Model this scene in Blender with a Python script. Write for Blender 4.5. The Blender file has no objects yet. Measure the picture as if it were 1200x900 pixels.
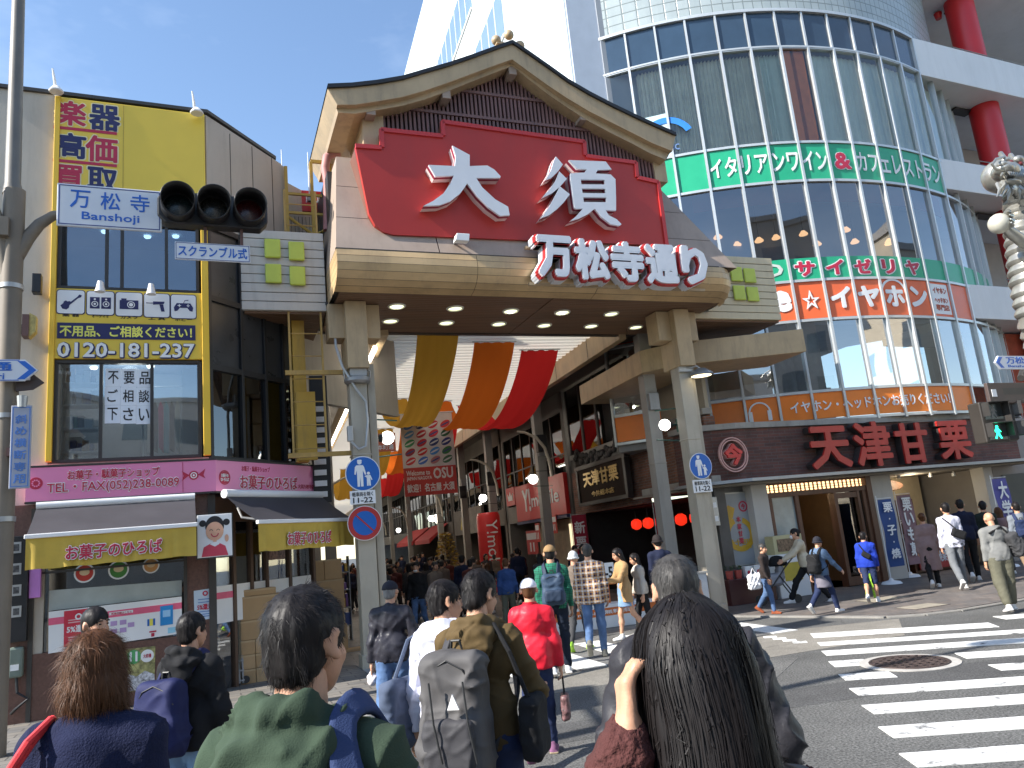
import bpy,bmesh,math,random
import numpy as np
from mathutils import Vector,Matrix
random.seed(7);RNG=np.random.default_rng(7)
rad=math.radians
SC=bpy.context.scene
COL=SC.collection
# ---------------------------------------------------------------- camera, sky, sun, exposure
CAM_H,CAM_PITCH,CAM_ROLL,CAM_F=1.88,rad(11.5),rad(5.5),900.0
SUN_DIR,SUN_EL=25.0,37.0 # the light travels towards this ground direction (deg from +X)
cd=bpy.data.cameras.new('camera');cam=bpy.data.objects.new('camera',cd);COL.objects.link(cam)
cd.sensor_fit='HORIZONTAL';cd.sensor_width=36.0;cd.lens=36.0*CAM_F/1200.0
cd.clip_start=0.05;cd.clip_end=3000.0
_f=Vector((0,math.cos(CAM_PITCH),math.sin(CAM_PITCH)))
_u0=Vector((0,-math.sin(CAM_PITCH),math.cos(CAM_PITCH)));_r0=Vector((1,0,0))
_r=_r0*math.cos(CAM_ROLL)-_u0*math.sin(CAM_ROLL)
_u=_r0*math.sin(CAM_ROLL)+_u0*math.cos(CAM_ROLL)
_m=Matrix(((_r.x,_u.x,-_f.x,0),(_r.y,_u.y,-_f.y,0),(_r.z,_u.z,-_f.z,CAM_H),(0,0,0,1)))
cam.matrix_world=_m
SC.camera=cam
W=bpy.data.worlds.new('World');SC.world=W;W.use_nodes=True
_nt=W.node_tree;_bg=_nt.nodes['Background']
_sky=_nt.nodes.new('ShaderNodeTexSky');_sky.sky_type='NISHITA';_sky.sun_disc=False
_sky.sun_elevation=rad(SUN_EL);_sky.sun_rotation=rad(270.0-SUN_DIR)
_sky.air_density=1.1;_sky.dust_density=0.25;_sky.ozone_density=2.2;_sky.altitude=20
_tc=_nt.nodes.new('ShaderNodeTexCoord');_mp=_nt.nodes.new('ShaderNodeMapping');_mp.inputs['Scale'].default_value=(1.0,1.0,2.2);_mp.inputs['Rotation'].default_value=(0.3,0.7,0.4)
_ns=_nt.nodes.new('ShaderNodeTexNoise');_ns.inputs['Scale'].default_value=2.3;_ns.inputs['Detail'].default_value=6;_ns.inputs['Roughness'].default_value=0.62
_cr=_nt.nodes.new('ShaderNodeValToRGB');_cr.color_ramp.elements[0].position=0.47;_cr.color_ramp.elements[1].position=0.85
_cr.color_ramp.elements[0].color=(0,0,0,1);_cr.color_ramp.elements[1].color=(0.22,0.22,0.22,1)
_mx=_nt.nodes.new('ShaderNodeMix');_mx.data_type='RGBA';_mx.inputs['B'].default_value=(7.5,8.2,9.0,1)
_nt.links.new(_tc.outputs['Generated'],_mp.inputs['Vector']);_nt.links.new(_mp.outputs['Vector'],_ns.inputs['Vector'])
_nt.links.new(_ns.outputs['Fac'],_cr.inputs['Fac']);_nt.links.new(_cr.outputs['Color'],_mx.inputs['Factor'])
_nt.links.new(_sky.outputs['Color'],_mx.inputs['A']);_nt.links.new(_mx.outputs['Result'],_bg.inputs['Color'])
_bg.inputs['Strength'].default_value=0.125
_sd=bpy.data.lights.new('sun','SUN');_sd.energy=4.7;_sd.angle=rad(0.53);_sd.color=(1.0,0.95,0.87)
_so=bpy.data.objects.new('sun',_sd);COL.objects.link(_so);_so.location=(-20,-10,30)
_so.rotation_euler=Vector((math.cos(rad(SUN_DIR))*math.cos(rad(SUN_EL)),math.sin(rad(SUN_DIR))*math.cos(rad(SUN_EL)),-math.sin(rad(SUN_EL)))).to_track_quat('-Z','Y').to_euler()
SC.view_settings.view_transform='Standard';SC.view_settings.look='None';SC.view_settings.gamma=1.0
SC.view_settings.use_curve_mapping=False;SC.view_settings.exposure=1.15
SC.render.engine='CYCLES'
SC.cycles.max_bounces=6;SC.cycles.diffuse_bounces=3;SC.cycles.glossy_bounces=3;SC.cycles.transparent_max_bounces=10
SC.cycles.transmission_bounces=4;SC.cycles.caustics_reflective=False;SC.cycles.caustics_refractive=False
SC.cycles.sample_clamp_indirect=6.0
try:SC.cycles.use_denoising=True
except Exception:pass

# ---------------------------------------------------------------- measuring helpers (a pixel of the 1200x900 photo -> a point on a known surface)
def ray(x,y):
    a=(x-600)/CAM_F;b=-(y-450)/CAM_F
    u=a*math.cos(CAM_ROLL)+b*math.sin(CAM_ROLL);v=-a*math.sin(CAM_ROLL)+b*math.cos(CAM_ROLL)
    return np.array([u,math.cos(CAM_PITCH)-v*math.sin(CAM_PITCH),math.sin(CAM_PITCH)+v*math.cos(CAM_PITCH)])
EYE=np.array([0,0,CAM_H])
def gz(x,y,z=0.0):
    d=ray(x,y);return EYE+d*((z-CAM_H)/d[2])
def aty(x,y,Y):
    d=ray(x,y);return EYE+d*(Y/d[1])
class Fr:
    """a facade frame: x along the facade, y into it (negative = towards the street), z up"""
    def __init__(s,ox,oy,ang,oz=0.0):
        s.o=np.array([ox,oy,oz]);s.a=ang;c,n=math.cos(rad(ang)),math.sin(rad(ang))
        s.X=np.array([c,n,0]);s.Y=np.array([-n,c,0])
    def w(s,x,y,z):return s.o+s.X*x+s.Y*y+np.array([0,0,z])
    def l(s,p):d=np.asarray(p)-s.o;return np.array([d@s.X,d@s.Y,d[2]])
    def px(s,x,y,off=0.0): # pixel -> (x, z) on the plane y = off
        d=ray(x,y);n=s.Y;t=((s.o+n*off-EYE)@n)/(d@n);p=s.l(EYE+d*t);return(p[0],p[2])
    def pxz(s,x,y,z): # pixel -> (x, y) on the plane of height z
        p=s.l(gz(x,y,z));return(p[0],p[1])

# ---------------------------------------------------------------- materials
def lin(c):
    return tuple(((v/255)/12.92 if v/255<=0.04045 else((v/255+0.055)/1.055)**2.4)for v in c)
MATS={}
def mat(name,col,rough=0.55,metal=0.0,var=0.12,vs=3.0,bump=0.0,bs=40.0,spec=0.5,stretch=(1,1,1),dirt=0.0,emit=0.0,coat=0.0,trans=0.0):
    """principled material with mottled colour, optional grime and bump; colours are linear albedos"""
    if name in MATS:return MATS[name]
    m=bpy.data.materials.new(name);m.use_nodes=True;nt=m.node_tree;b=nt.nodes['Principled BSDF']
    b.inputs['Roughness'].default_value=rough;b.inputs['Metallic'].default_value=metal
    b.inputs['Specular IOR Level'].default_value=spec;b.inputs['Coat Weight'].default_value=coat
    b.inputs['Transmission Weight'].default_value=trans
    L=nt.links.new
    tc=nt.nodes.new('ShaderNodeTexCoord');mp=nt.nodes.new('ShaderNodeMapping');mp.inputs['Scale'].default_value=stretch
    L(tc.outputs['Object'],mp.inputs['Vector'])
    c4=(*col,1)
    if var>0:
        n=nt.nodes.new('ShaderNodeTexNoise');n.inputs['Scale'].default_value=vs;n.inputs['Detail'].default_value=5;n.inputs['Roughness'].default_value=0.6
        L(mp.outputs['Vector'],n.inputs['Vector'])
        r=nt.nodes.new('ShaderNodeMapRange');r.inputs['From Min'].default_value=0.3;r.inputs['From Max'].default_value=0.7
        r.inputs['To Min'].default_value=1-var;r.inputs['To Max'].default_value=1+var
        L(n.outputs['Fac'],r.inputs['Value'])
        v=nt.nodes.new('ShaderNodeVectorMath');v.operation='SCALE';v.inputs[0].default_value=col
        L(r.outputs['Result'],v.inputs['Scale']);out=v.outputs['Vector']
        if dirt>0:
            d=nt.nodes.new('ShaderNodeTexNoise');d.inputs['Scale'].default_value=vs*2.3;d.inputs['Detail'].default_value=8;d.inputs['Roughness'].default_value=0.7
            mp2=nt.nodes.new('ShaderNodeMapping');mp2.inputs['Scale'].default_value=(1.6,1.6,0.25);L(tc.outputs['Object'],mp2.inputs['Vector']);L(mp2.outputs['Vector'],d.inputs['Vector'])
            r2=nt.nodes.new('ShaderNodeMapRange');r2.inputs['From Min'].default_value=0.5;r2.inputs['From Max'].default_value=0.75;r2.inputs['To Max'].default_value=dirt
            L(d.outputs['Fac'],r2.inputs['Value'])
            mx=nt.nodes.new('ShaderNodeMix');mx.data_type='RGBA';mx.inputs['B'].default_value=(0.10,0.085,0.07,1)
            L(r2.outputs['Result'],mx.inputs['Factor']);L(out,mx.inputs['A']);out=mx.outputs['Result']
        L(out,b.inputs['Base Color'])
        r3=nt.nodes.new('ShaderNodeMapRange');r3.inputs['To Min'].default_value=max(0.02,rough-0.1);r3.inputs['To Max'].default_value=min(1,rough+0.1)
        L(n.outputs['Fac'],r3.inputs['Value']);L(r3.outputs['Result'],b.inputs['Roughness'])
    else:b.inputs['Base Color'].default_value=c4
    if bump>0:
        n2=nt.nodes.new('ShaderNodeTexNoise');n2.inputs['Scale'].default_value=bs;n2.inputs['Detail'].default_value=4
        L(mp.outputs['Vector'],n2.inputs['Vector'])
        bp=nt.nodes.new('ShaderNodeBump');bp.inputs['Strength'].default_value=bump;bp.inputs['Distance'].default_value=0.01
        L(n2.outputs['Fac'],bp.inputs['Height']);L(bp.outputs['Normal'],b.inputs['Normal'])
    if emit>0:
        b.inputs['Emission Color'].default_value=c4;b.inputs['Emission Strength'].default_value=emit
    MATS[name]=m;return m
def glass(name,tint=(0.8,0.86,0.86),refl=0.14,rough=0.015):
    if name in MATS:return MATS[name]
    m=bpy.data.materials.new(name);m.use_nodes=True;nt=m.node_tree;nt.nodes.remove(nt.nodes['Principled BSDF'])
    o=nt.nodes['Material Output'];t=nt.nodes.new('ShaderNodeBsdfTransparent');t.inputs['Color'].default_value=(*tint,1)
    g=nt.nodes.new('ShaderNodeBsdfGlossy');g.inputs['Roughness'].default_value=rough;g.inputs['Color'].default_value=(0.95,0.97,1,1)
    fr=nt.nodes.new('ShaderNodeFresnel');fr.inputs['IOR'].default_value=1.45
    ad=nt.nodes.new('ShaderNodeMath');ad.operation='ADD';ad.use_clamp=True;ad.inputs[1].default_value=refl
    ge=nt.nodes.new('ShaderNodeNewGeometry') # every pane is a slightly differently tilted mirror
    nz=nt.nodes.new('ShaderNodeTexNoise');nz.inputs['Scale'].default_value=0.5;nz.inputs['Detail'].default_value=1
    tc=nt.nodes.new('ShaderNodeTexCoord');bp=nt.nodes.new('ShaderNodeBump');bp.inputs['Strength'].default_value=0.06;bp.inputs['Distance'].default_value=0.2
    nt.links.new(tc.outputs['Object'],nz.inputs['Vector']);nt.links.new(nz.outputs['Fac'],bp.inputs['Height']);nt.links.new(bp.outputs['Normal'],g.inputs['Normal'])
    mx=nt.nodes.new('ShaderNodeMixShader')
    nt.links.new(fr.outputs['Fac'],ad.inputs[0]);nt.links.new(ad.outputs[0],mx.inputs['Fac'])
    nt.links.new(t.outputs['BSDF'],mx.inputs[1]);nt.links.new(g.outputs['BSDF'],mx.inputs[2]);nt.links.new(mx.outputs['Shader'],o.inputs['Surface'])
    MATS[name]=m;return m
def brickmat(name,c1,c2,mortar,bw,bh,gap=0.012,horiz=False,rough=0.8,bumpk=0.5,offset=0.5,mot=0.3,freq=2):
    """bricks, tiles or pavers in metres; horiz = lying on the ground"""
    if name in MATS:return MATS[name]
    m=bpy.data.materials.new(name);m.use_nodes=True;nt=m.node_tree;b=nt.nodes['Principled BSDF'];L=nt.links.new
    tc=nt.nodes.new('ShaderNodeTexCoord');sp=nt.nodes.new('ShaderNodeSeparateXYZ');cb=nt.nodes.new('ShaderNodeCombineXYZ')
    L(tc.outputs['Object'],sp.inputs[0]);L(sp.outputs['X'],cb.inputs['X']);L(sp.outputs['Y' if horiz else 'Z'],cb.inputs['Y'])
    if not horiz:
        ad=nt.nodes.new('ShaderNodeMath');ad.operation='ADD';L(sp.outputs['X'],ad.inputs[0]);L(sp.outputs['Y'],ad.inputs[1]);L(ad.outputs[0],cb.inputs['X'])
    t=nt.nodes.new('ShaderNodeTexBrick');t.offset=offset;t.offset_frequency=freq
    t.inputs['Scale'].default_value=1.0;t.inputs['Brick Width'].default_value=bw;t.inputs['Row Height'].default_value=bh;t.inputs['Mortar Size'].default_value=gap
    t.inputs['Mortar Smooth'].default_value=0.3;t.inputs['Bias'].default_value=0.0
    t.inputs['Color1'].default_value=(*c1,1);t.inputs['Color2'].default_value=(*c2,1);t.inputs['Mortar'].default_value=(*mortar,1)
    L(cb.outputs[0],t.inputs['Vector'])
    n=nt.nodes.new('ShaderNodeTexNoise');n.inputs['Scale'].default_value=1.3;n.inputs['Detail'].default_value=7;n.inputs['Roughness'].default_value=0.7;L(tc.outputs['Object'],n.inputs['Vector'])
    r=nt.nodes.new('ShaderNodeMapRange');r.inputs['From Min'].default_value=0.3;r.inputs['From Max'].default_value=0.7;r.inputs['To Min'].default_value=1-mot;r.inputs['To Max'].default_value=1+mot
    L(n.outputs['Fac'],r.inputs['Value']);v=nt.nodes.new('ShaderNodeVectorMath');v.operation='SCALE';L(t.outputs['Color'],v.inputs[0]);L(r.outputs['Result'],v.inputs['Scale'])
    L(v.outputs['Vector'],b.inputs['Base Color']);b.inputs['Roughness'].default_value=rough
    bp=nt.nodes.new('ShaderNodeBump');bp.inputs['Strength'].default_value=bumpk;bp.inputs['Distance'].default_value=0.01;bp.invert=True
    L(t.outputs['Fac'],bp.inputs['Height']);L(bp.outputs['Normal'],b.inputs['Normal'])
    MATS[name]=m;return m
def emis(name,col,s):
    if name in MATS:return MATS[name]
    m=bpy.data.materials.new(name);m.use_nodes=True;b=m.node_tree.nodes['Principled BSDF']
    b.inputs['Base Color'].default_value=(*col,1);b.inputs['Emission Color'].default_value=(*col,1);b.inputs['Emission Strength'].default_value=s
    MATS[name]=m;return m

# ---------------------------------------------------------------- mesh building
_TX={}
def text_mesh(body,bold=0.0,ext=0.0,res=2):
    key=(body,bold,ext,res)
    if key not in _TX:
        c=bpy.data.curves.new('tmp','FONT');c.body=body;c.size=1.0;c.offset=bold;c.extrude=ext;c.resolution_u=res
        o=bpy.data.objects.new('tmp',c);COL.objects.link(o)
        me=bpy.data.meshes.new_from_object(o.evaluated_get(bpy.context.evaluated_depsgraph_get()))
        v=np.array([p.co[:]for p in me.vertices]).reshape(-1,3);f=[tuple(p.vertices)for p in me.polygons]
        bpy.data.meshes.remove(me);bpy.data.objects.remove(o);bpy.data.curves.remove(c)
        _TX[key]=(v,f)
    return _TX[key]
class MB:
    def __init__(s):s.V=[];s.F=[];s.M=[];s.n=0
    def add(s,v,f,mi=0):
        v=np.asarray(v,float).reshape(-1,3);s.V.append(v);o=s.n;s.n+=len(v)
        s.F+=[tuple(int(i)+o for i in q)for q in f];s.M+=[mi]*len(f);return s
    def box(s,x0,x1,y0,y1,z0,z1,mi=0):
        v=[(x,y,z)for z in(z0,z1)for y in(y0,y1)for x in(x0,x1)]
        return s.add(v,[(0,2,3,1),(4,5,7,6),(0,1,5,4),(2,6,7,3),(0,4,6,2),(1,3,7,5)],mi)
    def rbox(s,c,size,rz=0.0,mi=0,rx=0.0):
        x,y,z=(v/2 for v in size);M=Matrix.Rotation(rz,3,'Z')@Matrix.Rotation(rx,3,'X')
        v=[np.array(M@Vector((a*x,b*y,d*z)))+np.array(c)for d in(-1,1)for b in(-1,1)for a in(-1,1)]
        return s.add(v,[(0,2,3,1),(4,5,7,6),(0,1,5,4),(2,6,7,3),(0,4,6,2),(1,3,7,5)],mi)
    def quad(s,a,b,c,d,mi=0):return s.add([a,b,c,d],[(0,1,2,3)],mi)
    def prism(s,poly,y0,y1,mi=0): # poly in (x, z), extruded along y (y0 = street side)
        n=len(poly);v=[(x,y0,z)for x,z in poly]+[(x,y1,z)for x,z in poly]
        ar=sum(poly[i][0]*poly[(i+1)%n][1]-poly[(i+1)%n][0]*poly[i][1]for i in range(n))
        f=[tuple(range(n)),tuple(range(2*n-1,n-1,-1))]+[(i,i+n,(i+1)%n+n,(i+1)%n)for i in range(n)]
        if ar<0:f=[q[::-1]for q in f]
        return s.add(v,f,mi)
    def slab(s,poly,z0,z1,mi=0): # poly in (x, y), extruded along z
        n=len(poly);v=[(x,y,z0)for x,y in poly]+[(x,y,z1)for x,y in poly]
        ar=sum(poly[i][0]*poly[(i+1)%n][1]-poly[(i+1)%n][0]*poly[i][1]for i in range(n))
        f=[tuple(range(n-1,-1,-1)),tuple(range(n,2*n))]+[(i,(i+1)%n,(i+1)%n+n,i+n)for i in range(n)]
        if ar<0:f=[q[::-1]for q in f]
        return s.add(v,f,mi)
    def tube(s,pts,r,n=8,mi=0,caps=True):
        P=np.asarray(pts,float);R=np.full(len(P),r)if np.isscalar(r)else np.asarray(r,float)
        T=np.gradient(P,axis=0);T/=np.linalg.norm(T,axis=1)[:,None]+1e-9
        ref=np.array([0,0,1.0])if abs(T[0][2])<0.9 else np.array([1.0,0,0])
        A=np.cross(T[0],ref);A/=np.linalg.norm(A);V=[]
        for i in range(len(P)):
            A=A-T[i]*(A@T[i]);A/=np.linalg.norm(A)+1e-9;B=np.cross(T[i],A)
            V+=[P[i]+R[i]*(A*math.cos(2*math.pi*k/n)+B*math.sin(2*math.pi*k/n))for k in range(n)]
        F=[(i*n+k,i*n+(k+1)%n,(i+1)*n+(k+1)%n,(i+1)*n+k)for i in range(len(P)-1)for k in range(n)]
        if caps:F+=[tuple(range(n-1,-1,-1)),tuple(range((len(P)-1)*n,len(P)*n))]
        return s.add(V,F,mi)
    def cyl(s,a,b,r0,r1=None,n=16,mi=0):return s.tube([a,b],[r0,r0 if r1 is None else r1],n,mi)
    def lathe(s,c,prof,n=20,mi=0,axis='z'): # prof of (r, h); closed ends where r = 0
        V=[];
        for r,h in prof:
            for k in range(n):
                a=2*math.pi*k/n;p=(r*math.cos(a),r*math.sin(a),h)
                if axis=='y':p=(p[0],p[2],p[1])
                elif axis=='x':p=(p[2],p[0],p[1])
                V.append((c[0]+p[0],c[1]+p[1],c[2]+p[2]))
        m=len(prof);F=[(i*n+k,i*n+(k+1)%n,(i+1)*n+(k+1)%n,(i+1)*n+k)for i in range(m-1)for k in range(n)]
        if axis=='y':F=[q[::-1]for q in F]
        return s.add(V,F,mi)
    def ell(s,c,r,n=12,m=8,mi=0,M=None):
        V=[];
        for i in range(m+1):
            t=math.pi*i/m
            for k in range(n):
                a=2*math.pi*k/n;p=Vector((r[0]*math.sin(t)*math.cos(a),r[1]*math.sin(t)*math.sin(a),r[2]*math.cos(t)))
                if M is not None:p=M@p
                V.append((c[0]+p.x,c[1]+p.y,c[2]+p.z))
        F=[(i*n+k,(i+1)*n+k,(i+1)*n+(k+1)%n,i*n+(k+1)%n)for i in range(m)for k in range(n)]
        return s.add(V,F,mi)
    def disc(s,c,r,n=32,mi=0,depth=0.004,ry=None): # a disc facing the street (-y)
        ry=r if ry is None else ry
        return s.prism([(c[0]+r*math.cos(2*math.pi*k/n),c[2]+ry*math.sin(2*math.pi*k/n))for k in range(n)],c[1],c[1]+depth,mi)
    def ring(s,c,r0,r1,n=32,mi=0,depth=0.004,a0=0.0,a1=2*math.pi):
        k=n;A=[a0+(a1-a0)*i/k for i in range(k+1)];V=[]
        for yy in(c[1],c[1]+depth):
            for R in(r0,r1):V+=[(c[0]+R*math.cos(a),yy,c[2]+R*math.sin(a))for a in A]
        m=k+1;F=[]
        for i in range(k):
            F+=[(i,i+1,m+i+1,m+i)[::-1],(2*m+i,2*m+i+1,3*m+i+1,3*m+i),(i,2*m+i,2*m+i+1,i+1)[::-1],(m+i,3*m+i,3*m+i+1,m+i+1)]
        return s.add(V,F,mi)
    def text(s,body,x0,x1,z0,z1,y,bold=0.0,ext=0.004,mi=0,fit=True,warp=None):
        """lettering facing the street, its outline stretched to the rectangle x0..x1, z0..z1, its face at depth y"""
        v,f=text_mesh(body,0.0,0.5)
        if len(v)==0:return s
        sh=[(0.0,0.0)] # heavier strokes: the outline laid down again a little shifted all round
        if bold>0:
            n=4 if bold<0.018 else 8
            for q in((1.0,)if bold<0.05 else(1.0,0.5)):sh+=[(q*bold*math.cos(2*math.pi*(i+.5)/n),q*bold*math.sin(2*math.pi*(i+.5)/n))for i in range(n)]
        lo,hi=v.min(0)-bold,v.max(0)+bold;sx=(x1-x0)/max(1e-6,hi[0]-lo[0]);sz=(z1-z0)/max(1e-6,hi[1]-lo[1])
        if not fit:sx=sz=min(sx,sz)
        for i,(dx,dz)in enumerate(sh):
            X=(x0+x1)/2+(v[:,0]+dx-(lo[0]+hi[0])/2)*sx;Z=(z0+z1)/2+(v[:,1]+dz-(lo[1]+hi[1])/2)*sz
            Y=y+(0.5-v[:,2])*ext+i*0.00016
            P=np.stack([X,Y,Z],1)
            if warp is not None:P=warp(P)
            s.add(P,f,mi)
        return s
    def build(s,name,mats,parent=None,fr=None,loc=None,rz=None,smooth=False,bevel=0.0,sharp=40,segs=2):
        me=bpy.data.meshes.new(name);V=np.concatenate(s.V)if s.V else np.zeros((0,3))
        me.from_pydata(V.tolist(),[],s.F)
        mats=mats if isinstance(mats,(list,tuple))else[mats]
        for m in mats:me.materials.append(m)
        if len(mats)>1:me.polygons.foreach_set('material_index',s.M)
        if smooth:
            me.polygons.foreach_set('use_smooth',[True]*len(me.polygons));me.set_sharp_from_angle(angle=rad(sharp))
        me.update();o=bpy.data.objects.new(name,me);COL.objects.link(o)
        if parent is not None:o.parent=parent
        elif fr is not None:o.location=fr.o;o.rotation_euler=(0,0,rad(fr.a))
        if loc is not None:o.location=loc
        if rz is not None:o.rotation_euler=(0,0,rz)
        if bevel>0:
            b=o.modifiers.new('bevel','BEVEL');b.width=bevel;b.segments=segs;b.limit_method='ANGLE';b.angle_limit=rad(40);b.harden_normals=False
        return o
def tag(o,label=None,cat=None,group=None,kind=None):
    if label:o['label']=label
    if cat:o['category']=cat
    if group:o['group']=group
    if kind:o['kind']=kind
    return o
def empty(name,label,cat,fr=None,loc=None,rz=0.0,group=None):
    o=bpy.data.objects.new(name,None);COL.objects.link(o);o.empty_display_size=0.2
    if fr is not None:o.location=fr.o;o.rotation_euler=(0,0,rad(fr.a))
    if loc is not None:o.location=loc;o.rotation_euler=(0,0,rz)
    return tag(o,label,cat,group)
def copy_thing(o,loc=None,rz=None,label=None,scale=None,parent=None):
    c=o.copy();COL.objects.link(c)
    if parent is not None:c.parent=parent
    if loc is not None:c.location=loc
    if rz is not None:c.rotation_euler=(0,0,rz)
    if scale is not None:c.scale=(scale,)*3
    if label:c['label']=label
    for ch in list(o.children):copy_thing(ch,parent=c)
    return c
# ================================================================ palette
beige_metal=mat('beige_metal',(0.46,0.335,0.195),0.45,0.1,0.14,1.5,dirt=0.4)
gold_metal=mat('gold_metal',(0.56,0.385,0.20),0.38,0.2,0.2,0.8,stretch=(1,1,3),dirt=0.3)
skirt_paint=mat('skirt_paint',(0.36,0.28,0.225),0.6,0.1,0.10,1.2,dirt=0.25)
sign_red=mat('sign_red',(0.43,0.03,0.022),0.42,0,0.10,0.8,dirt=0.06)
trim_red=mat('trim_red',(0.50,0.035,0.035),0.4,0,0.05)
white_acrylic=mat('white_acrylic',(0.70,0.71,0.74),0.35,0,0.05,2)
white_paint=mat('white_paint',(0.78,0.78,0.78),0.5,0,0.06,1.0,dirt=0.06)
offwhite=mat('offwhite',(0.60,0.56,0.50),0.7,0,0.10,1.0,dirt=0.2)
dark_wood_slat=mat('dark_wood_slat',(0.17,0.09,0.085),0.55,0,0.2,2.0)
soffit_wood=mat('soffit_wood',(0.16,0.088,0.05),0.5,0,0.22,1.2,stretch=(0.4,4,4))
black_metal=mat('black_metal',(0.02,0.02,0.022),0.4,0.2,0.15)
dark_metal=mat('dark_metal',(0.045,0.042,0.04),0.45,0.3,0.2,dirt=0.2)
grey_metal=mat('grey_metal',(0.30,0.30,0.30),0.45,0.5,0.15,2,dirt=0.25)
steel=mat('steel',(0.42,0.42,0.41),0.4,0.5,0.15,1.5,dirt=0.2)
column_paint=mat('column_paint',(0.42,0.375,0.30),0.5,0.1,0.12,1.2,dirt=0.35)
concrete=mat('concrete',(0.34,0.32,0.29),0.85,0,0.18,1.5,bump=0.3,bs=30,dirt=0.35)
yellow_paint=mat('yellow_paint',(0.80,0.50,0.04),0.45,0,0.06,0.8)
sign_yellow=mat('sign_yellow',(0.78,0.55,0.06),0.4,0,0.06,0.7)
navy_ink=mat('navy_ink',(0.02,0.022,0.10),0.5,0,0.05)
black_ink=mat('black_ink',(0.012,0.012,0.015),0.5,0,0.05)
crimson_ink=mat('crimson_ink',(0.48,0.02,0.06),0.45,0,0.05)
white_ink=mat('white_ink',(0.80,0.80,0.80),0.45,0,0.03)
pink_sign=mat('pink_sign',(0.80,0.25,0.44),0.35,0,0.06,0.8)
lime_panel=mat('lime_panel',(0.50,0.58,0.08),0.45,0,0.08)
sign_blue=mat('sign_blue',(0.01,0.12,0.46),0.35,0,0.06)
green_sign=mat('green_sign',(0.02,0.36,0.19),0.35,0,0.05)
orange_sign=mat('orange_sign',(0.78,0.14,0.045),0.4,0,0.06)
red_paint=mat('red_paint',(0.55,0.02,0.025),0.4,0,0.08,1.0)
dark_interior=mat('dark_interior',(0.03,0.028,0.028),0.8,0,0.3)
grey_interior=mat('grey_interior',(0.16,0.155,0.15),0.8,0,0.3)
light_interior=mat('light_interior',(0.5,0.48,0.44),0.8,0,0.15)
cardboard=mat('cardboard',(0.40,0.26,0.13),0.8,0,0.10,2,bump=0.1,bs=20)
dark_trim=mat('dark_trim',(0.05,0.045,0.04),0.5,0.1,0.2)
white_light=emis('white_light',(1.0,0.95,0.82),3.0)
globe_light=emis('globe_light',(1.0,0.97,0.9),4.0)
tube_light=emis('tube_light',(1.0,0.93,0.8),6.0)
clear_glass=glass('clear_glass',(0.78,0.84,0.86),0.2)
dark_glass=glass('dark_glass',(0.25,0.27,0.29),0.08)
shop_glass=glass('shop_glass',(0.62,0.66,0.66),0.10)

# ================================================================ frames of the place
G=Fr(-2.83,13.62,22.0) # gate line, origin at the left gate column
A=Fr(3.73,16.27,17.8) # arcade: x to the right, y down the arcade, origin at the right gate column
L=Fr(-4.95,12.29,24.0) # street front of the corner shop, origin at its corner
R=Fr(-4.95,12.29,65.0) # chamfered side of the corner shop
def rect(fr,xl,yl,xr,yr,h,off=0.0):
    """rectangle on a facade from its left-middle and right-middle pixels and its pixel height"""
    a=fr.px(xl,yl,off);b=fr.px(xr,yr,off)
    ha=fr.px(xl,yl-h/2,off)[1]-fr.px(xl,yl+h/2,off)[1];hb=fr.px(xr,yr-h/2,off)[1]-fr.px(xr,yr+h/2,off)[1]
    zc=(a[1]+b[1])/2;hh=(ha+hb)/4
    return a[0],b[0],zc-hh,zc+hh

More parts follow.
